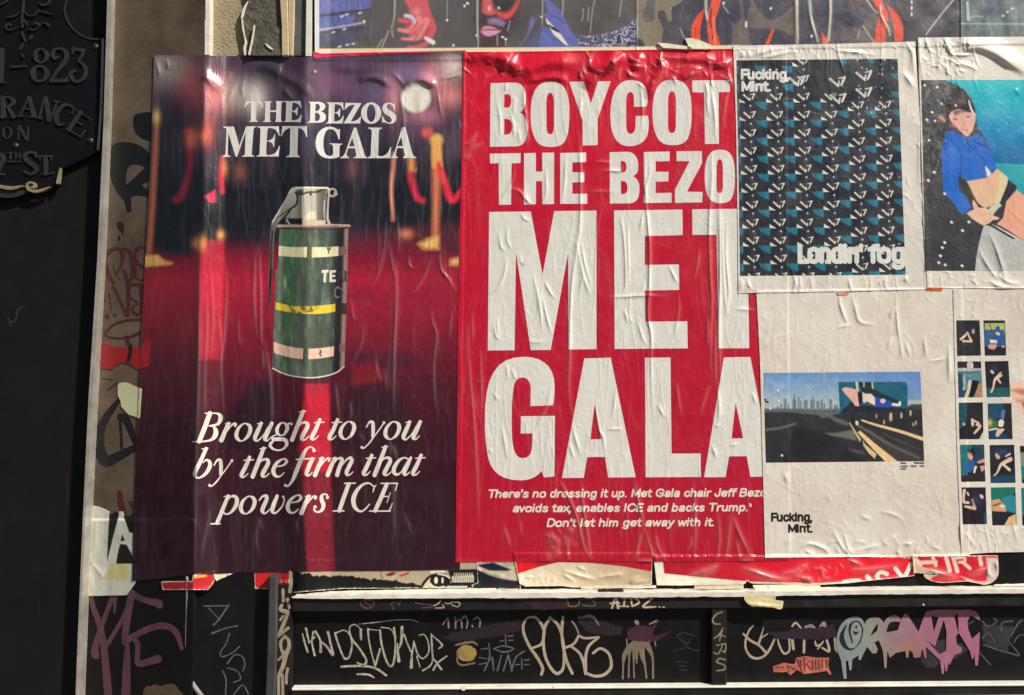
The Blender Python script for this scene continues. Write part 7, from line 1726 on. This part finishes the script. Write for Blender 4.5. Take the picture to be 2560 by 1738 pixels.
decal("spray_tag", pier, HP, M_GBLK, polys=path("M370 200 C350 300 380 380 450 420 C500 445 560 460 600 465 L600 180 C540 150 420 150 370 200 Z", PC1), k=1)
decal("drip_mark", pier, HP, M_GBLK, strokes=[stroke([225, 1240, 10, 240, 1280, 70, 255, 1330, 30, 265, 1370, 14], PC1), stroke([228, 1390, 24, 228, 1420, 24], PC1)], k=1)
decal("marker_tag", pier, HP, M_GMAR, strokes=[stroke([265, 530, 46, 200, 420, 60, 160, 250, 56, 220, 140, 56, 320, 110, 50, 380, 200, 60, 350, 330, 40, 290, 420, 24], PC2), stroke([265, 300, 14, 280, 410, 16, 350, 500, 16], PC2), stroke([360, 120, 50, 440, 130, 50, 480, 200, 50, 500, 420, 46, 470, 500, 40], PC2), stroke([390, 380, 46, 430, 500, 50], PC2),
      stroke([660, 90, 44, 560, 110, 50, 520, 200, 44, 580, 300, 44, 660, 360, 44], PC2), stroke([540, 280, 36, 530, 440, 36, 580, 490, 30, 680, 500, 30], PC2)], k=1)
decal("marker_tag", pier, HP, M_GMAR, strokes=[stroke([265, 580, 40, 330, 720, 40, 425, 930, 44], PC2), stroke([445, 540, 56, 450, 700, 50, 440, 930, 44], PC2), stroke([470, 560, 40, 560, 550, 44, 640, 570, 50], PC2), stroke([600, 570, 44, 610, 740, 46, 600, 900, 44, 520, 910, 40, 500, 830, 30, 560, 780, 34, 480, 720, 30], PC2), stroke([150, 660, 28, 155, 760, 28], PC2), stroke([210, 670, 28, 235, 860, 24], PC2),
      stroke([185, 945, 56, 190, 948, 56], PC2), stroke([280, 925, 44, 282, 928, 44], PC2)], k=1)
decal("marker_tag", pier, HP, M_GMAR, strokes=[stroke([650, 990, 34, 480, 990, 36, 300, 1030, 36, 180, 1130, 36, 180, 1190, 34, 300, 1215, 30, 420, 1210, 30, 540, 1170, 44, 660, 1110, 44], PC2), stroke([420, 1200, 50, 450, 1290, 50], PC2), stroke([500, 1320, 500, 500, 1320, 500], PC2)][:2], k=1)
M_GRD = paint("red_patch", (0.30, 0.03, 0.03), var=(30, 0.7, 1.15))
rs = sheet("red_patch", path("M130 1255 C180 1290 250 1315 330 1320 L440 1330 L520 1335 C600 1330 640 1290 650 1240 L720 1240 L700 1560 L560 1590 L480 1540 C420 1500 340 1500 300 1550 L260 1590 L110 1590 Z", PC2), M_PRINT, 0.0, None, (0.1, 9, 9, 92), None, (150, 26, 30), skirt=0.001, g=1.6, conform=-0.5)
tag(rs, "square remnant of red paper on the pier between the maroon and black tags", "paper scrap")
cs = sheet("cream_patch", path("M375 235 C430 210 480 225 520 255 L610 285 L590 575 L480 540 L405 460 L400 410 L370 340 Z", PC3), M_PAPER, 0.0, None, (0.2, 12, 12, 93), None, (226, 190, 140), skirt=0.001, g=2.0, conform=-0.5)
tag(cs, "peeled cream paper patch on the pier above the triangular black tag", "paper scrap")
decal("marker_tag", pier, HP, M_GBLK, strokes=[stroke([475, 1310, 46, 470, 1400, 44, 445, 1490, 40], PC2)], k=1, off=0.0016)
decal("spray_tag", pier, HP, M_GBLK, strokes=[stroke([385, 390, 30, 330, 470, 60, 240, 600, 80, 190, 760, 96, 205, 920, 110, 260, 1000, 110, 380, 950, 90, 560, 860, 70], PC3), stroke([400, 560, 70, 460, 600, 80, 540, 800, 60], PC3), stroke([395, 560, 30, 412, 870, 28], PC3)], k=1)
decal("marker_tag", pier, HP, M_GMAR, strokes=[stroke([390, 1310, 50, 400, 1400, 60, 430, 1530, 70], PC3), stroke([500, 1410, 40, 520, 1450, 40], PC3), stroke([215, 185, 12, 330, 195, 14], PC3), stroke([370, 225, 20, 270, 300, 20], PC3)], k=1)
# pink spray letters on the black dado
Q1, Q2 = crop(190, 1440, 350 / 1853), crop(490, 1400, 270 / 1261)
pk = [stroke([190, 230, 60, 230, 420, 70, 310, 640, 80, 360, 880, 90, 390, 1150, 96, 430, 1620, 110], Q1), stroke([500, 240, 70, 430, 420, 60, 340, 660, 66, 250, 960, 90, 260, 1050, 100], Q1), stroke([520, 250, 60, 510, 480, 30], Q1), stroke([700, 380, 60, 600, 600, 56, 400, 930, 60], Q1),
      stroke([740, 230, 96, 690, 480, 96, 650, 780, 90, 650, 860, 90], Q1), stroke([740, 230, 80, 880, 310, 76, 1080, 360, 100, 1110, 390, 90], Q1), stroke([640, 880, 80, 760, 800, 80, 960, 700, 84, 1160, 660, 88, 1320, 740, 80, 1400, 960, 50], Q1),
      stroke([780, 840, 70, 820, 930, 66, 810, 1130, 70, 860, 1160, 90, 980, 1130, 90, 1080, 1100, 110], Q1), stroke([680, 930, 60, 670, 1200, 100, 660, 1620, 120], Q1)]
decal("spray_letters", pier, HD, M_GPINK, strokes=pk, k=1)
decal("spray_blotch", pier, HD, M_GOLD, polys=path("M900 1480 C1000 1430 1150 1460 1300 1420 L1450 1600 L880 1620 Z", Q1), k=1, rough=4.0)
sc = [stroke([90, 540, 12, 380, 535, 14], Q2), stroke([380, 530, 20, 270, 690, 16, 205, 760, 22], Q2), stroke([145, 560, 12, 280, 700, 14], Q2), stroke([185, 860, 20, 340, 800, 14, 480, 770, 18], Q2), stroke([390, 860, 16, 350, 980, 14, 285, 1080, 14, 310, 1130, 14, 430, 1080, 14, 510, 1010, 14], Q2), stroke([365, 1210, 18, 450, 1110, 14, 540, 1130, 14, 570, 1220, 14, 545, 1300, 14], Q2),
      stroke([310, 1290, 12, 350, 1400, 16, 345, 1570, 14], Q2), stroke([370, 1260, 14, 480, 1300, 14, 520, 1390, 14, 440, 1430, 12], Q2), stroke([440, 1570, 14, 545, 1460, 14, 610, 1560, 14], Q2)]
decal("scratched_tag", bw, None, M_GGRY, strokes=sc, const=0.001, off=0.0006, k=2)
vt = [stroke([1015, 350, 34, 1020, 480, 36], Q2), stroke([1100, 140, 30, 1110, 250, 40, 1095, 370, 40], Q2), stroke([1070, 460, 40, 1090, 560, 30], Q2), stroke([1000, 530, 40, 985, 580, 40, 1040, 600, 50, 1070, 620, 40, 1010, 780, 44, 960, 890, 30], Q2), stroke([985, 700, 30, 1020, 650, 20], Q2), stroke([965, 890, 30, 1075, 795, 36], Q2),
      stroke([1035, 890, 34, 990, 960, 34, 1000, 1050, 34, 1040, 1100, 60, 1085, 1020, 44, 1080, 940, 40, 1035, 890, 34], Q2), stroke([1050, 1090, 60, 1020, 1230, 50, 970, 1350, 44, 965, 1450, 36, 965, 1600, 34], Q2), stroke([1010, 1340, 30, 1015, 1600, 34], Q2), stroke([960, 1170, 20, 1000, 1130, 30], Q2), stroke([1070, 1270, 34, 1055, 1360, 34, 1055, 1440, 30], Q2)]
decal("vertical_tag", sf, None, M_GTAN, strokes=vt, const=0.0202, off=0.0006, k=2)

W1, W2, W3, W4, W5, W6 = crop(720, 1520, 440 / 1320), crop(1100, 1480, 460 / 1320), crop(1500, 1480, 400 / 1320), crop(1840, 1500, 360 / 1320), crop(2080, 1500, 250 / 941), crop(2280, 1500, 280 / 1054)
HPAN = 0.006


def tagp(name, ls, c, m, h=HPAN, off=0.0006, w=None):
    st = [stroke(l, c, w) if w else stroke(l, c) for l in ls]
    for a in st: a[:, 2] *= .86
    decal(name, sf, None, m, strokes=st, const=h, off=off, k=2, rough=.55)


# first panel
tagp("white_tag", [[108, 190, 8, 125, 260, 16, 148, 330, 20], [135, 155, 20, 150, 220, 16, 158, 262, 12], [160, 262, 10, 200, 220, 14], [190, 180, 18, 180, 260, 12, 200, 355, 20], [205, 175, 18, 240, 240, 16, 246, 328, 26], [246, 250, 14, 290, 290, 18, 335, 352, 24], [300, 182, 22, 318, 260, 18, 338, 350, 22],
                  [352, 188, 16, 370, 250, 18, 405, 345, 16, 430, 382, 16, 462, 362, 18, 480, 270, 16, 462, 200, 12, 420, 168, 8, 365, 185, 12], [545, 160, 18, 548, 235, 20], [555, 165, 8, 500, 125, 10, 462, 150, 12, 478, 230, 16, 540, 310, 18, 588, 395, 18, 560, 428, 18, 520, 410, 14],
                  [600, 158, 18, 605, 230, 14, 630, 350, 14, 655, 438, 16], [655, 435, 16, 690, 310, 18], [600, 160, 8, 690, 170, 6], [690, 165, 16, 700, 260, 18, 735, 390, 18, 770, 438, 18, 795, 400, 18, 805, 300, 16, 800, 220, 10, 770, 160, 8, 700, 145, 10],
                  [795, 150, 18, 808, 230, 14], [820, 265, 12, 825, 340, 22, 832, 400, 26], [855, 145, 24, 850, 250, 22, 835, 300, 12], [870, 200, 16, 905, 290, 14, 930, 330, 14, 945, 250, 12], [930, 330, 16, 925, 445, 28], [945, 260, 14, 975, 350, 14, 1015, 378, 14, 1055, 330, 12, 1050, 250, 12, 1020, 200, 8, 985, 205, 10],
                  [965, 360, 10, 990, 445, 8], [1075, 195, 10, 1080, 300, 16, 1085, 390, 14, 1060, 440, 12, 1010, 470, 14], [1075, 200, 8, 1155, 275, 16, 1130, 305, 10], [1190, 362, 12, 1120, 415, 16, 1090, 465, 16], [1095, 385, 14, 1150, 460, 18]], W1, M_GWHT)
for l_ in ([400, 440, 18, 560, 435, 20, 660, 455, 18, 735, 505, 20], [520, 497, 16, 600, 500, 18, 645, 522, 10], [530, 122, 4, 640, 110, 10, 800, 92, 12, 920, 90, 12, 975, 105, 5]):
    tagp("underline_stroke", [l_], W1, M_GWHT)
tagp("small_tag", [[20, 235, 6, 55, 190, 12, 62, 255, 14], [110, 180, 12, 112, 260, 12], [115, 215, 10, 150, 200, 12, 158, 260, 12], [160, 190, 12, 180, 175, 16, 198, 210, 14, 190, 262, 12], [240, 200, 10, 268, 182, 14, 288, 205, 14, 284, 250, 12], [232, 245, 16, 234, 248, 16]], W2, M_GLIL)
tagp("poke_tag", [[596, 240, 20, 602, 300, 24, 645, 395, 24, 700, 475, 26, 736, 545, 26, 728, 592, 22], [596, 240, 18, 625, 190, 18, 685, 185, 22, 735, 245, 24, 746, 310, 22, 725, 375, 20, 665, 402, 18], [790, 185, 24, 752, 255, 24, 742, 370, 24, 765, 490, 24, 828, 582, 26, 880, 555, 24, 890, 460, 22, 880, 340, 22, 848, 240, 24, 790, 185, 24],
                 [882, 180, 22, 874, 290, 24, 886, 400, 24, 910, 500, 26, 950, 585, 22], [895, 402, 20, 960, 372, 22, 996, 312, 20], [935, 388, 20, 1000, 438, 24, 1032, 510, 26, 1045, 585, 28], [996, 312, 18, 1040, 332, 20, 1140, 325, 16], [1135, 330, 18, 1070, 385, 24, 1046, 460, 24, 1045, 580, 26],
                 [1045, 580, 22, 1110, 604, 24, 1180, 592, 26, 1228, 535, 26, 1212, 445, 24, 1150, 406, 22, 1100, 438, 22]], W2, M_GBEI)
tagp("lilac_stroke", [[1002, 188, 20, 1000, 178, 16], [1020, 185, 14, 1070, 172, 26, 1110, 192, 22, 1138, 236, 12], [945, 210, 12, 975, 250, 16, 996, 305, 14]], W2, M_GLIL)
tagp("grey_tag", [[350, 370, 10, 355, 470, 12, 318, 565, 12], [290, 410, 8, 340, 405, 10], [280, 470, 8, 340, 480, 10], [280, 520, 10, 330, 510, 10], [375, 470, 12, 385, 560, 14], [440, 455, 10, 412, 565, 14], [375, 470, 8, 350, 500, 8], [455, 565, 14, 490, 450, 12], [490, 450, 12, 515, 565, 16], [515, 560, 12, 545, 470, 12, 605, 425, 14],
                 [385, 408, 10, 450, 388, 12, 528, 408, 12, 460, 432, 14, 385, 408, 10], [470, 310, 10, 472, 375, 12], [430, 352, 10, 460, 350, 10], [490, 318, 10, 525, 314, 10], [490, 348, 10, 525, 346, 10], [585, 480, 10, 587, 555, 12], [545, 522, 10, 570, 520, 10], [605, 490, 10, 642, 486, 10], [605, 522, 10, 640, 520, 10]], W2, M_GGRY)
decal("spray_blotch", sf, None, M_GYEL, polys=ell(190, 440, 72, 58, W2, 24), const=HPAN, off=0.0004, k=2, rough=3.0)
tagp("yellow_loop", [[112, 382, 14, 150, 372, 20, 230, 360, 20, 268, 380, 16], [130, 440, 14, 125, 500, 16, 160, 525, 16, 250, 510, 14]], W2, paint("dull_loop", (0.20, 0.15, 0.10)))
decal("spray_blotch", sf, None, M_GPUR, polys=path("M20 330 C100 270 300 260 580 190 C620 200 590 260 560 280 C400 330 200 350 90 355 Z M980 180 C1060 150 1180 220 1300 250 L1300 310 C1150 310 1020 320 980 180 Z", W2), const=HPAN, off=0.0002, k=1, rough=5.0)
# dripping splash
drip = [[320, 400, 60, 240, 460, 50, 200, 530, 40, 192, 600, 18, 188, 715, 18], [250, 440, 40, 240, 560, 18, 236, 705, 18], [285, 430, 50, 278, 560, 18, 282, 705, 16], [302, 440, 40, 303, 590, 14], [330, 430, 60, 355, 550, 40, 370, 600, 22, 384, 710, 16], [350, 430, 40, 362, 520, 18], [380, 420, 60, 420, 500, 36, 435, 560, 20, 438, 710, 18], [300, 400, 50, 400, 395, 50], [455, 400, 16, 458, 445, 12], [220, 390, 14, 222, 440, 12]]
tagp("dripping_splash", drip, W3, paint("splash_brown", (0.22, 0.165, 0.115), var=(30, 0.7, 1.2)))
decal("spray_blotch", sf, None, paint("splash_purple", (0.055, 0.014, 0.026), var=(20, 0.6, 1.3)), polys=path("M215 340 C260 270 360 270 420 290 L480 235 L490 245 C450 300 440 340 430 370 L590 320 L480 400 L380 410 L240 400 Z", W3), const=HPAN, off=0.0008, k=2, rough=3.0)
tagp("splash_top", [[300, 245, 40, 308, 258, 34], [410, 265, 10, 470, 238, 22]], W3, M_GLIL)
tagp("faint_tag", [[630, 365, 8, 690, 335, 8, 780, 365, 8], [635, 370, 8, 700, 420, 8, 720, 430, 8, 750, 385, 8], [700, 450, 8, 780, 480, 10, 820, 482, 8], [610, 490, 8, 700, 465, 10], [630, 575, 10, 720, 580, 8], [650, 610, 10, 710, 612, 8], [660, 640, 10, 720, 645, 8]], W3, M_FAINT)
tagp("cars_letters", [[1010, 165, 12, 960, 185, 16, 930, 230, 16, 945, 262, 16, 995, 265, 12], [1015, 300, 12, 985, 350, 16, 940, 385, 10], [1010, 310, 14, 985, 405, 14], [985, 345, 8, 1030, 370, 12], [965, 440, 14, 1035, 432, 12, 1030, 495, 12, 1000, 480, 10], [1010, 440, 10, 975, 510, 14, 935, 500, 10], [1035, 560, 14, 985, 550, 16, 965, 580, 16, 1025, 605, 16, 1025, 640, 16, 965, 650, 12]], W3, paint("chalk_yellow", (0.30, 0.26, 0.14), var=(120, 0.5, 1.2)), 0.021)
tagp("aidz_letters", [[100, 130, 22, 130, 45, 22, 150, 130, 28], [85, 95, 16, 160, 92, 14], [175, 50, 18, 235, 48, 16], [205, 55, 20, 195, 118, 18], [165, 118, 14, 235, 120, 14], [255, 50, 18, 265, 115, 18], [250, 48, 16, 300, 55, 20, 320, 90, 20, 265, 120, 16], [345, 50, 16, 430, 50, 18, 355, 120, 20, 435, 125, 18], [450, 122, 12, 460, 124, 12], [485, 122, 12, 495, 124, 12], [518, 125, 12, 530, 127, 12]], W3, paint("marker_cream", (0.62, 0.52, 0.36)), 0.024)
RZ, RY = crop(720, 1390, 580 / 2324), crop(1240, 1370, 520 / 2324)
tagp("rail_scribble", [[735, 450, 16, 730, 490, 18, 790, 525, 18, 855, 500, 16, 850, 450, 14, 760, 455, 16, 830, 500, 14], [1050, 530, 16, 1035, 480, 16, 1090, 455, 14, 1110, 490, 12, 1135, 440, 12], [1270, 470, 10, 1330, 480, 12, 1450, 495, 12], [1340, 520, 12, 1450, 515, 12]], RZ, paint("rail_pink", (0.13, 0.075, 0.07), var=(90, 0.4, 1.3)), 0.024)
tagp("rail_scribble", [[1460, 500, 14, 1500, 480, 16, 1530, 450, 20], [1475, 522, 14, 1560, 518, 14, 1550, 490, 12], [1570, 465, 10, 1600, 480, 12, 1650, 465, 10], [1640, 460, 10, 1720, 470, 12, 1700, 510, 12, 1640, 490, 10]], RZ, M_GBEI, 0.024)
tagp("rail_scribble", [[775, 560, 14, 800, 590, 18, 820, 650, 18, 920, 640, 16, 930, 570, 14], [950, 580, 12, 1050, 570, 14, 1100, 610, 14, 1095, 650, 14, 960, 640, 14], [1090, 560, 12, 1130, 570, 14]], RY, M_GOLD, 0.024)
decal("spray_blotch", sf, None, paint("rail_maroon", (0.035, 0.012, 0.016), var=(30, 0.5, 1.4)), polys=path("M250 560 L780 555 L820 680 L420 690 Z M1130 460 L1420 450 L1440 540 L1160 540 Z", RY), const=0.024, off=0.0003, k=1, rough=4.0)
# second panel
tagp("beige_tag", [[160, 235, 10, 115, 290, 20, 85, 400, 22, 110, 490, 26, 170, 535, 28, 250, 520, 26, 310, 450, 28, 365, 330, 16], [68, 312, 22, 130, 370, 26, 210, 415, 28, 280, 490, 28], [255, 250, 8, 225, 350, 22, 205, 415, 22], [230, 350, 12, 290, 310, 14], [378, 330, 14, 395, 410, 22, 440, 490, 24, 490, 460, 20, 485, 350, 22], [515, 360, 30, 528, 450, 28], [515, 240, 20, 550, 210, 22, 600, 265, 18], [625, 370, 26, 622, 480, 28],
                   [725, 380, 16, 740, 420, 20, 790, 400, 16], [750, 450, 14, 800, 380, 16], [830, 360, 24, 855, 470, 26, 790, 440, 20], [905, 350, 20, 915, 440, 30, 930, 480, 16]], W4, M_GBEI)
tagp("lilac_stroke", [[640, 250, 34, 690, 238, 34, 720, 255, 20], [770, 245, 16, 805, 215, 40, 815, 245, 30]], W4, M_GLIL)
decal("spray_blotch", sf, None, paint("spray_deep_purple", (0.022, 0.009, 0.018), var=(12, 0.7, 1.3)), polys=path("M260 290 C330 270 420 330 520 260 C640 260 780 280 900 230 L930 340 C800 380 600 370 480 350 C380 400 320 320 260 290 Z", W4), const=HPAN, off=0.0010, k=1, rough=5.0)
decal("salmon_tag", sf, None, M_GRED, polys=path("M335 610 L440 575 L540 590 L550 530 L640 515 L740 530 L855 528 L845 600 L875 685 L850 680 L830 650 L740 665 L620 680 L560 640 L500 690 L470 660 L345 665 Z", W4), const=HPAN, off=0.0005, k=2, rough=1.0)
tagp("salmon_tag_lines", [[360, 620, 8, 430, 615, 10, 420, 640, 8], [470, 600, 10, 490, 660, 10], [490, 610, 10, 540, 640, 10], [560, 545, 12, 610, 665, 14], [590, 550, 12, 600, 600, 12], [625, 530, 12, 632, 650, 12], [640, 590, 10, 680, 560, 10], [650, 590, 10, 690, 640, 12], [700, 560, 10, 705, 640, 12], [730, 550, 10, 735, 640, 10], [760, 550, 10, 762, 630, 12], [790, 545, 12, 790, 625, 12], [830, 545, 12, 832, 620, 14]], W4, M_GDRED, HPAN, 0.0009)


def art_organic(w):
    c = Canvas(w, (160, 170, 168), .75)
    c.ramp([(2090, (148, 162, 164)), (2150, (160, 168, 164)), (2190, (166, 160, 150)), (2230, (176, 142, 148)), (2300, (186, 120, 144)), (2460, (196, 118, 146))], 'x')
    n = vnoise(w.X, w.Y, 12, 16, 5, 3)
    c.mix(np.clip(1 - np.abs(w.X - 2270) / 46, 0, 1) * np.clip((w.Y - 1585) / 24, 0, 1) * np.clip(n + .6, 0, 1), (176, 134, 92))
    c.grain(.12, 16, 16, 7)
    return c


M_ORG = mat("faded_spray", attr=True, rough=0.55)
org = path("M50 330 C60 220 150 150 230 155 C280 165 300 200 310 235 C310 190 350 160 420 160 C460 170 480 200 485 220 C500 180 540 140 590 143 C640 148 660 190 640 210 C600 200 560 200 540 220 C520 250 510 290 515 305 L620 285 C640 220 660 150 685 128 C700 125 710 140 720 150 C760 220 800 290 820 310 L850 190 L860 300 L880 460 L888 540 L878 555 L862 480 L850 460 L830 540 L770 545 L760 500 L730 470 L715 545 L700 545 L690 480 L600 500 L545 545 L520 480 L512 640 L495 645 L480 480 L460 430 L440 380 L400 400 L430 460 L420 500 L380 505 L330 440 L300 500 L270 565 L250 565 L250 520 L190 560 L185 660 L165 662 L150 570 L130 575 L138 740 L110 742 L85 570 L50 480 C30 430 40 370 50 330 Z"
           " M430 225 C410 240 380 290 360 340 L425 290 C430 270 432 240 430 225 Z", W5)
org2 = path("M0 200 L60 300 L130 110 C200 85 320 90 440 92 C460 92 470 100 480 95 C560 75 640 110 640 195 L560 150 C520 160 515 230 535 290 L565 365 L638 300 L632 480 L620 615 L595 618 L588 500 L578 555 L562 550 L545 480 L440 310 L415 340 L420 420 L470 450 L468 490 L400 520 L355 610 L345 608 L345 570 L330 670 L315 672 L310 580 L300 695 L280 697 L265 570 L130 440 L135 545 L120 548 L95 440 L40 360 L0 300 Z"
            " M182 150 L205 295 L250 165 Z M300 185 L215 440 L150 380 L190 440 L260 510 L320 480 L325 300 Z M395 150 L440 320 L432 130 Z", W6)
decal("organic_letters", sf, None, M_ORG, polys=org, canvas=art_organic, const=HPAN, off=0.0012, k=2)
decal("organic_letters", sf, None, M_ORG, polys=org2, canvas=art_organic, const=HPAN, off=0.0013, k=2)
tagp("black_outline", [[135, 235, 10, 95, 330, 40, 110, 410, 50, 160, 462, 22, 220, 450, 10, 270, 380, 10, 290, 280, 10, 260, 215, 10, 220, 200, 14, 180, 230, 24, 168, 300, 20, 195, 400, 8], [205, 295, 8, 225, 315, 26, 250, 300, 10], [228, 248, 14, 231, 258, 18]], W5, M_GBLK, HPAN, 0.0018)
tagp("faint_tag", [[660, 200, 14, 720, 250, 20, 800, 200, 20, 770, 175, 16], [840, 290, 20, 850, 215, 16, 945, 200, 18], [930, 340, 16, 1000, 220, 18, 1040, 190, 14], [670, 420, 14, 780, 460, 18, 920, 500, 18, 1010, 520, 20, 920, 400, 14], [640, 500, 14, 740, 610, 16], [660, 360, 12, 720, 310, 14, 780, 400, 14], [960, 400, 14, 1000, 340, 14, 1054, 330, 14], [140, 450, 14, 250, 545, 16], [530, 230, 12, 580, 200, 14]], W6, paint("marker_dust", (0.10, 0.092, 0.082), var=(60, 0.5, 1.2)), HPAN, 0.0004)
decal("spray_blotch", sf, None, paint("dust_haze", (0.030, 0.029, 0.029), var=(14, 0.4, 1.3)), polys=path("M150 400 C300 340 500 380 520 470 C450 560 300 560 200 640 C100 650 40 560 150 400 Z M660 230 L960 260 L900 480 L680 430 Z", W6), const=HPAN, off=0.0001, k=1, rough=6.0)
tagp("white_speck", [[166, 690, 40, 168, 692, 40], [812, 680, 12, 816, 682, 12]], W2, M_METAL, 0.027, 0.0008)
tagp("white_speck", [[108, 42, 16, 110, 48, 16]], W6, M_METAL, 0.024, 0.0008)

print("verts", sum(len(m.vertices) for m in bpy.data.meshes))
